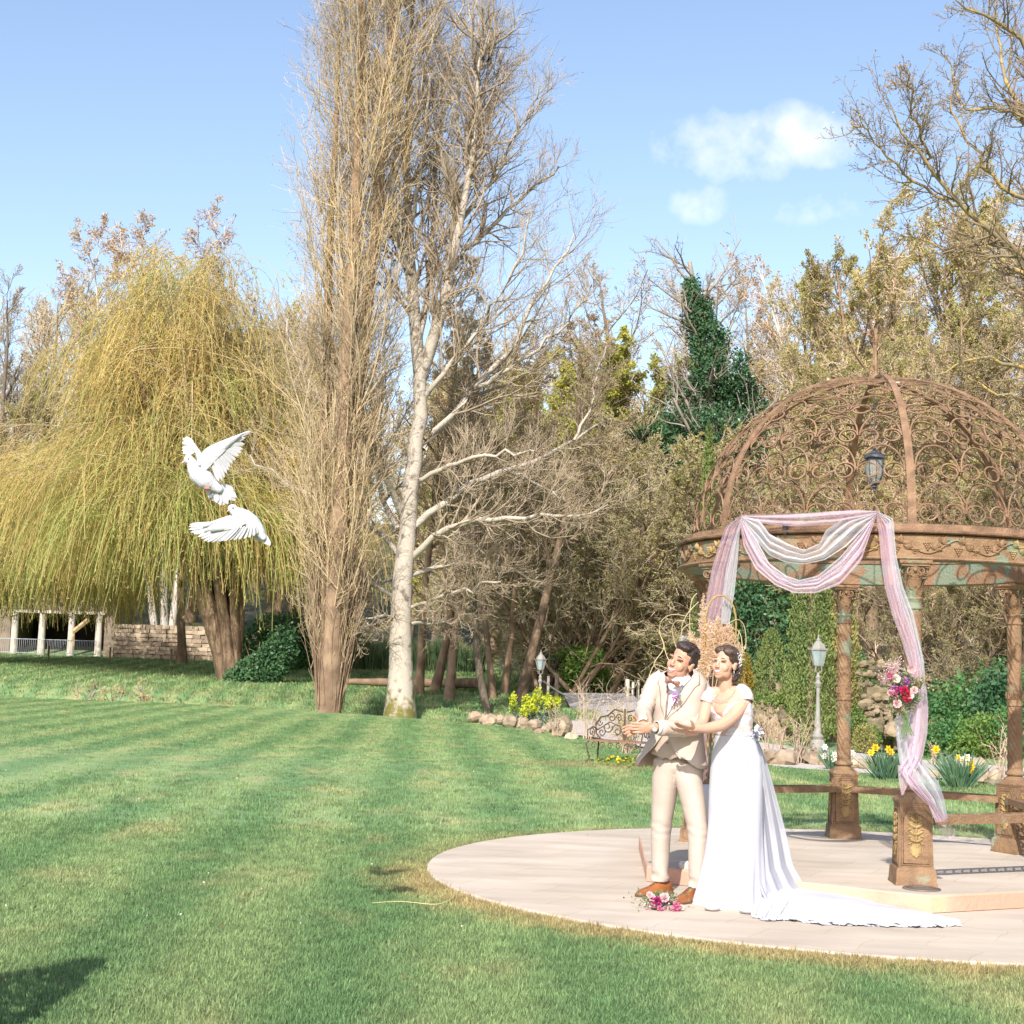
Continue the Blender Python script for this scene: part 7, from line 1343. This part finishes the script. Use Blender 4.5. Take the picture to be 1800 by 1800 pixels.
for (x, y, n, m, sx, sz) in ((1573, 1172, 130, m_ltpk, .04, .009), (1594, 1197, 40, m_lil, .018, .016), (1570, 1206, 22, m_lil, .014, .014), (1618, 1196, 110, m_seed, .035, .014), (1582, 1243, 110, m_seed, .04, .012), (1556, 1190, 50, m_ltpk, .03, .008)): gyp(bq, q_(x, y, -.02), (sx, .02, sx*.8), n, [m], sz)
for k in range(13): MB().tube([q_(1590+random.uniform(-6, 6), 1245, .0), q_(1592+random.uniform(-4, 4), 1262, .01), q_(1583+k*2.0, 1296+random.uniform(-8, 8), .0)], .0028, 5).build('flower_stem', m_grn, bq, 60)
YB2 = gz(1162, 1600, 0)[1]; b2 = thing('floor_bouquet', 'small round bouquet of pink and magenta flowers lying before the shoes of the groom', 'bouquet', tuple(gz(1162, 1600, 0)))
def r_(x, y, dy=0): p = at(x, y, YB2+dy)-A(b2.location); p[2] = max(p[2], .015); return p
tb = TB(); blob(tb, (0, .04, .06), (.10, .07, .05), 700, .03, 0, .8, .2, .35); P_ = rng.normal(size=(160, 3))*[.09, .03, .03]+A([0, .03, .06]); P_[:, 2] = np.abs(P_[:, 2]); tb.leaves(P_, .028, 0, .4); link('foliage', tb.mesh('foliage'), [m_grn], b2, 0)
for (x, y, r, m) in ((1168, 1578, 9, m_ltpk), (1146, 1578, 7, m_ltpk), (1142, 1573, 6, m_ltpk), (1149, 1590, 6, m_pk), (1177, 1598, 6, m_ltpk), (1198, 1595, 5, m_whp), (1170, 1604, 5, m_ltpk)): rose(b2, r_(x, y, -.02), r*.0039, m, (random.uniform(-.3, .3), -1, .6))
for (x, y, r, m) in ((1155, 1584, 8, m_mag), (1188, 1594, 9, m_pk), (1189, 1602, 8, m_pk), (1160, 1601, 6, m_pk), (1190, 1589, 6, m_pk)): carnation(b2, r_(x, y, -.03), r*.0039, m)
for (x, y, n, m) in ((1166, 1588, 50, m_lil), (1141, 1590, 40, m_ltpk), (1176, 1582, 30, m_ltpk), (1180, 1590, 24, m_grn)): gyp(b2, r_(x, y), (.025, .02, .02), n, [m], .012)
# ---------------------------------------------------------------- dried flower stand behind the couple
m_gold2 = mat('golden_hoop', (.55, .38, .14), (.45, .30, .10), 10, .4, metal=.4); m_ratt = mat('rattan', (.50, .42, .24), (.40, .33, .18), 10, .8); m_pamp = leafmat('pampas_plume', (.82, .68, .52), (.74, .58, .42), 6, .5, vary=.05)
st_ = thing('dried_flower_stand', 'stand of pampas plumes and curling rattan with a tall golden hoop behind the couple', 'flower stand', (at(1250, 1300, 11.45)[0], 11.45, ZP if False else 0))
o0 = A(st_.location); s_ = lambda x, y, dy=0: at(x, y, 11.45+dy)-o0
P = A([s_(1276, 1330), s_(1288, 1180), s_(1293, 1130), s_(1295, 1085), s_(1290, 1060), s_(1280, 1045), s_(1268, 1040), s_(1255, 1044), s_(1246, 1055), s_(1240, 1080), s_(1238, 1130), s_(1245, 1330)]); MB().tube(resample(P, 40), .0075, 6).build('golden_hoop', m_gold2, st_, 60)
MB().lathe([(.14, .0), (.15, .02), (.09, .55), (.10, .60), (.08, .60)], s_(1252, 1200)*A([1, 1, 0])+A([0, 0, .12]), 16).build('vase', m_shirt, st_)
def plume(c0, c1, w_, n, name='pampas_plume'):
    tb = TB(); a, b = A(c0), A(c1); u = rng.uniform(0, 1, n); S = a+(b-a)*u[:, None]+rng.normal(size=(n, 3))*w_*.22; d = unit(b-a); D = d*.7+unit(rng.normal(size=(n, 3)))*.8; P = spine(S, D, w_*rng.uniform(.5, 1.3, n)*np.sin(pi*(u*.9+.08)), 4, .1, -.12); tb.ribbons(P, np.full((n, 4), .0022)); tb.tubes(resample(A([a-(b-a)*.6, a, b]), 8)[None], np.full((1, 8), .003), 4); link(name, tb.mesh(name), [m_pamp], st_, 0)
for a, b, w_, n in (((1265, 1175), (1282, 1100), .08, 1300), ((1280, 1180), (1300, 1135), .06, 900), ((1255, 1170), (1262, 1085), .06, 900), ((1232, 1160), (1237, 1045), .035, 900), ((1240, 1190), (1212, 1110), .055, 900), ((1245, 1190), (1246, 1090), .05, 800)): plume(s_(*a), s_(*b), w_, n)
for k, px in enumerate(([(1210, 1195), (1190, 1150), (1200, 1125), (1197, 1100), (1210, 1075), (1228, 1058)], [(1200, 1190), (1165, 1180), (1143, 1172), (1160, 1150), (1172, 1138), (1160, 1120), (1157, 1098), (1168, 1082), (1185, 1078), (1210, 1084)], [(1195, 1195), (1170, 1150), (1167, 1130), (1158, 1110)], [(1205, 1190), (1183, 1120), (1180, 1100), (1190, 1088), (1205, 1092)], [(1210, 1190), (1196, 1110), (1206, 1098), (1218, 1096)], [(1215, 1190), (1212, 1080), (1216, 1050), (1225, 1043)], [(1200, 1188), (1150, 1165), (1140, 1190), (1138, 1210)], [(1285, 1190), (1300, 1150), (1296, 1120), (1300, 1108)], [(1285, 1190), (1306, 1150), (1303, 1115), (1296, 1107)], [(1288, 1190), (1313, 1130), (1308, 1095), (1296, 1086), (1284, 1094)], [(1286, 1190), (1298, 1160), (1292, 1130), (1284, 1118)], [(1290, 1188), (1304, 1165), (1302, 1140), (1294, 1130)])):
    P = resample(A([s_(x, y, .05*sin(k*2.+i)) for i, (x, y) in enumerate([(1245, 1260)]+px)]), 30); MB().tube(P, .0032, 5).build('rattan_loop', m_ratt, st_, 60)
gb_ = at(1201, 1131, 10.95+.9); MB().lathe([(.001, -.035), (.025, -.03), (.034, -.01), (.034, .01), (.025, .03), (.012, .034), (.001, .036)], s_(1201, 1125, .1), 14).build('glass_globe', m_lglass, st_)
# uplight on the step behind the groom
ul = at(1209, 1508, 11.35); ul[2] = ZP; MB().lathe([(.001, 0), (.05, 0), (.055, .03), (.04, .05), (.001, .055)], (0, 0, 0), 14).build('spot_light', m_limest, None, 40, loc=(ul[0], 11.45, ZP)); tag(COL.objects[-1], 'small pale uplight on the platform seen between the legs of the groom', 'light')
# ---------------------------------------------------------------- doves
m_dove = leafmat('white_feathers', (.56, .56, .58), (.50, .50, .53), 20, .25, vary=0, rough=.7); m_dbody = mat('white_plumage', (.54, .54, .56), (.47, .47, .50), 18, .8, .3, 60); m_beak = mat('pink_beak', (.62, .36, .32), rough=.5); m_foot = mat('pink_feet', (.62, .25, .24), rough=.5); m_deye = mat('dove_eye', (.05, .01, .015), rough=.2)
def feather(P0, P1, w_, ax, par, bend=.0, mi=m_dove, name='feather'):
    """one flight feather: a thin blade, rounded at the tip, with depth"""
    P0, P1 = A(P0), A(P1); d = P1-P0; l = np.linalg.norm(d); d = d/l; ax = unit(A(ax)-d*(A(ax)@d)); s = np.cross(d, ax); ax, s = ax*cos(.32)+s*sin(.32), s*cos(.32)-ax*sin(.32); R = []
    for t in np.linspace(0, 1, 8):
        ww = w_*float(np.interp(t, [0, .2, .6, .88, .97, 1], [.25, .75, 1, .95, .6, .15]))*.5; c = P0+d*l*t+ax*bend*l*t*t; R.append([c-s*ww, c-ax*.0012+s*0, c+s*ww, c+ax*.0012])
    return MB().ring_surf(R).build(name, mi, par, 60)
def wing(par, D, O, lead, feats, cov, ax, wf, name='wing', cv=.58):
    """lead: leading edge points; feats: (root, tip) pairs; cov: rows of covert surface"""
    Q = lambda p: at(p[0], p[1], D+(p[2] if len(p) > 2 else 0))-O
    top = [Q(p) for p in cov[0]]; bot = [Q(p) for p in cov[1]]; n = 18; a, b = resample(A(top), n), resample(A(bot), n); b = a*(1-cv)+b*cv; mb = MB(); R = []
    for i in range(n): R.append([a[i], a[i]*.66+b[i]*.34-A([0, .012, 0]), a[i]*.33+b[i]*.67-A([0, .009, 0]), b[i]-A([0, .002, 0]), b[i]+A([0, .002, 0]), a[i]*.5+b[i]*.5+A([0, .003, 0])])
    mb.ring_surf(R); wg = mb.build(name, m_dbody, par, 60); mb = MB(); L_ = resample(A([Q(p) for p in lead]), 16); mb.tube(L_, np.linspace(.013, .004, 16), 8).build('leading_edge', m_dbody, wg, 180)
    for k, (r0, t0) in enumerate(feats): feather(Q(r0)+A([0, .0015*(k % 2), 0]), Q(t0), wf*(1 if k % 2 else .95), ax, wg, .02)
    return wg
def dove(label, D, ctr, spinepts, headp, beak, eye, foot=None):
    t = thing('dove', label, 'bird', tuple(at(*ctr, D))); O = A(t.location); Q = lambda p: at(p[0], p[1], D+(p[2] if len(p) > 2 else 0))-O
    mb = MB(); chain(mb, [(*Q(p[:3]), p[3]*D/FPX) for p in spinepts], 14, 5); mb.ell(Q(headp[:3]), A([headp[3]]*3)*D/FPX*A([1.1, 1, 1]), 14, 10); remesh(mb.build('body', m_dbody, t, 180), .004, 4)
    b0, b1 = Q(beak[0]), Q(beak[1]); MB().tube([b0, b0*.4+b1*.6+A([0, 0, .001]), b1], [.0065, .0045, .001], 8).build('beak', m_beak, t, 180); MB().ell(Q(eye), (.0042, .003, .0042), 10, 8).build('eye', m_deye, t)
    if foot: mb = MB(); [mb.tube([Q((foot[0]-1+k*1.5, foot[1]-3, -.02)), Q((foot[0]-3+k*2.4, foot[1]+1, -.045)), Q((foot[0]+k*2.2-1, foot[1]+4, -.035))], .0028, 6) for k in range(4)]; mb.build('foot', m_foot, t, 180)
    return t, O
D1 = 8.4; t1, O1 = dove('upper white dove with both wings raised and tail fanned', D1, (352, 825), [(338, 814, 0, 9), (341, 822, 0, 13), (350, 834, 0, 18), (362, 845, .0, 17), (374, 853, .01, 12), (385, 860, .01, 8)], (332, 808, 0, 8.5), ((326, 811), (317.5, 814.5)), (331, 806.5, -.026), (363, 857))
wing(t1, D1, O1, [(352, 820, -.03), (356, 797, -.04), (368, 787, -.05), (400, 773, -.06), (425, 763, -.07), (438, 758, -.07)], [((372, 800, -.05), (391, 845, -.03)), ((375, 800, -.05), (395, 839, -.03)), ((378, 800, -.05), (399, 832, -.03)), ((380, 798, -.05), (402, 826, -.03)), ((383, 797, -.05), (405, 821, -.035)), ((386, 795, -.05), (409, 814, -.04)), ((389, 793, -.05), (414, 808, -.04)), ((391, 790, -.055), (420, 801, -.05)), ((393, 788, -.055), (424, 795, -.05)), ((395, 786, -.055), (427, 789, -.05)), ((396, 783, -.06), (430, 780, -.055)), ((397, 780, -.06), (431, 769, -.06)), ((399, 777, -.06), (441, 757.5, -.07)), ((368, 805, -.04), (385, 846, -.02))],
     None or [[(352, 815, -.03), (357, 797, -.045), (369, 787, -.055), (400, 774, -.065), (424, 765, -.07)], [(362, 842, -.03), (378, 836, -.035), (390, 820, -.045), (404, 797, -.055), (424, 770, -.068)]], (0, -1, 0), .0215)
wing(t1, D1, O1, [(350, 815, .03), (353, 800, .04), (347, 790, .05), (338, 777, .06), (328, 769, .06)], [((340, 790, .05), (321, 797, .03)), ((341, 787, .05), (320, 792, .04)), ((341, 784, .05), (320, 787, .045)), ((340, 781, .055), (320, 778, .05)), ((339, 778, .055), (321, 771, .055)), ((340, 776, .06), (326, 768.5, .06)), ((343, 793, .045), (326, 801, .03))],
     [[(352, 815, .035), (354, 800, .045), (347, 790, .055), (337, 777, .06), (330, 771, .06)], [(343, 808, .03), (338, 798, .045), (333, 790, .05), (329, 780, .055), (327, 773, .06)]], (0, -1, 0), .020)
for k, (x, y) in enumerate(((364, 868), (368, 876), (374, 880), (381, 884), (388, 888), (394, 888), (401, 886), (407, 879), (414, 880), (416, 874), (411, 862))): feather(at(376+k*.6, 850, D1+.01)-O1, at(x, y, D1+.02+.004*(k % 3))-O1, .034, (0, -1, .2), t1, .02, name='tail_feather')
t2, O2 = dove('lower white dove with wings swept down, flying below the first', D1-.45, (425, 920), [(413, 899, 0, 9), (420, 904, 0, 13), (432, 912, 0, 16), (445, 922, 0, 15), (455, 933, 0, 11), (463, 945, .0, 6)], (409, 894, 0, 8), ((404, 897), (398.5, 899.5)), (409.5, 893, -.026))
D2 = D1-.45
wing(t2, D2, O2, [(412, 908, .04), (395, 912, .06), (380, 917, .07), (360, 922, .09), (337, 923, .10)], [((380, 918, .08), (334, 922, .10)), ((380, 920, .08), (332.5, 926, .10)), ((381, 922, .08), (332, 931, .10)), ((382, 924, .08), (335, 936, .10)), ((383, 926, .08), (341, 939, .09)), ((385, 928, .08), (350, 942, .09))], [[(412, 908, .04), (395, 912, .06), (375, 919, .08), (356, 924, .09)], [(414, 916, .04), (400, 924, .06), (380, 930, .08), (358, 932, .09)]], (0, -1, 0), .017)
wing(t2, D2, O2, [(418, 906, -.04), (404, 912, -.06), (387, 919, -.07), (370, 926, -.08), (358, 934, -.08)], [((400, 920, -.07), (348, 944, -.07)), ((402, 921, -.07), (354, 947, -.07)), ((404, 922, -.07), (359, 951, -.07)), ((407, 923, -.07), (365, 953, -.07)), ((410, 924, -.07), (372, 953.5, -.065)), ((413, 924, -.07), (379, 953, -.06)), ((417, 925, -.07), (386, 952, -.06)), ((421, 925, -.07), (394, 951, -.06)), ((425, 925, -.06), (402, 950, -.055)), ((430, 925, -.06), (411, 949, -.05)), ((434, 925, -.06), (420, 948, -.05)), ((438, 925, -.05), (429, 947, -.045)), ((442, 925, -.05), (438, 945, -.04)), ((446, 924, -.05), (446, 942, -.04)), ((449, 922, -.04), (452, 938, -.03))],
     [[(418, 904, -.035), (404, 911, -.065), (387, 919, -.078), (368, 929, -.082)], [(452, 926, -.03), (430, 940, -.06), (400, 941, -.075), (372, 940, -.082)]], (0, -1, 0), .0205)
for k, (x, y) in enumerate(((448, 950), (453, 951), (458, 952), (463, 953), (469, 957), (475, 959))): feather(at(456+k*.8, 932, D2+.01)-O2, at(x, y, D2+.03-.006*k)-O2, .026, (0, -1, .2), t2, .02, name='tail_feather')
# ---------------------------------------------------------------- litter on the lawn and terrace
tb = TB(); w_ = wedge(320, 6.5, 40, 1.2); w_[:, 2] = .004; tb.leaves(w_, .020, 0, .6); q = rng.uniform(0, 2*pi, 30); r = DISC_R*np.sqrt(rng.uniform(0, 1, 30)); P = np.stack([DISC_C[0]+r*np.cos(q), DISC_C[1]+r*np.sin(q), np.full(30, .006)], -1); P = P[np.hypot(P[:, 0]-GC[0], P[:, 1]-GC[1]) > 2.2]; tb.leaves(P, .022, 0, .5)
o = link('fallen_leaves', tb.mesh('fallen_leaves'), [mat('dry_leaf', (.16, .11, .055), (.10, .065, .035), 8, .9, world=True)], None, 0); tag(o, 'small dry brown leaves scattered over the lawn and the terrace', 'leaves', kind='stuff')
tb = TB(); w_ = wedge(150, 9, 48, 1.2); w_[:, 2] = .004; tb.leaves(w_, .014, 0, 1.0); o = link('daisies', tb.mesh('daisies'), [m_whp], None, 0); tag(o, 'tiny white daisies sprinkled over the mown lawn', 'flowers', kind='stuff')
# ---------------------------------------------------------------- tell the alike trees and rocks apart by where they stand
def _px(o):
    p = A(o.matrix_basis.translation)-[0, 0, CAMH]; return 900+FPX*(p@_cr)/(p@_fw)
MARKS = [(-1e9, 60, 'at the left edge'), (60, 250, 'behind the left half of the large willow'), (250, 520, 'behind the right half of the large willow'), (520, 660, 'behind the poplar'), (660, 800, 'behind the pale aspen trunk'), (800, 1000, 'behind the slim bare trees'), (1000, 1210, 'between the slim trees and the gazebo'), (1210, 1420, 'behind the left of the gazebo dome'), (1420, 1600, 'behind the middle of the gazebo dome'), (1600, 1800, 'behind the right of the gazebo dome'), (1800, 1e9, 'at the right edge')]
ORD = ['leftmost', 'second', 'third', 'fourth', 'fifth', 'sixth', 'seventh', 'eighth', 'ninth', 'tenth', 'eleventh', 'twelfth', 'thirteenth']
for grp, base in (('bare trees of the far wood', 'tall bare grey far tree'), ('budding trees of the far wood', 'brown budding far tree'), ('yellow green trees behind the bare trunks', 'yellow green tree in early leaf'), ('thicket trees behind the stone wall', 'many stemmed brown thicket tree'), ('bare trees over the right wood', 'bare crowned tree on the skyline'), ('budding trees behind the gazebo', 'golden brown budding tree'), ('brush behind the gazebo', 'low brown many stemmed brush')):
    obs = sorted([o for o in COL.objects if o.get('group') == grp], key=_px)
    for a, b, m in MARKS:
        q = [o for o in obs if a <= _px(o) < b]
        for i, o in enumerate(q): o['label'] = base+' '+m+('' if len(q) == 1 else ', '+(ORD[min(i, 12)]+(' one' if i == 0 else ' from left')))
for grp, base in (('rocks below the spurge', 'weathered rock in the edging below the yellow spurge'), ('rocks edging the lawn behind the gazebo', 'buff rock in the lawn edging behind the gazebo'), ('upright rocks of the mound', 'upright rock crowning the rockery mound'), ('tumbled rocks across the stream', 'tumbled pale rock below the ruined wall across the stream'), ('stones at the foot of the grotto', 'low stone at the foot of the grotto'), ('rose stems behind the bench', 'tall bare rose stem rising behind the bench')):
    for i, o in enumerate(sorted([o for o in COL.objects if o.get('group') == grp], key=_px)): o['label'] = base+', '+ORD[min(i, 12)]+(' one' if i == 0 else ' from left')
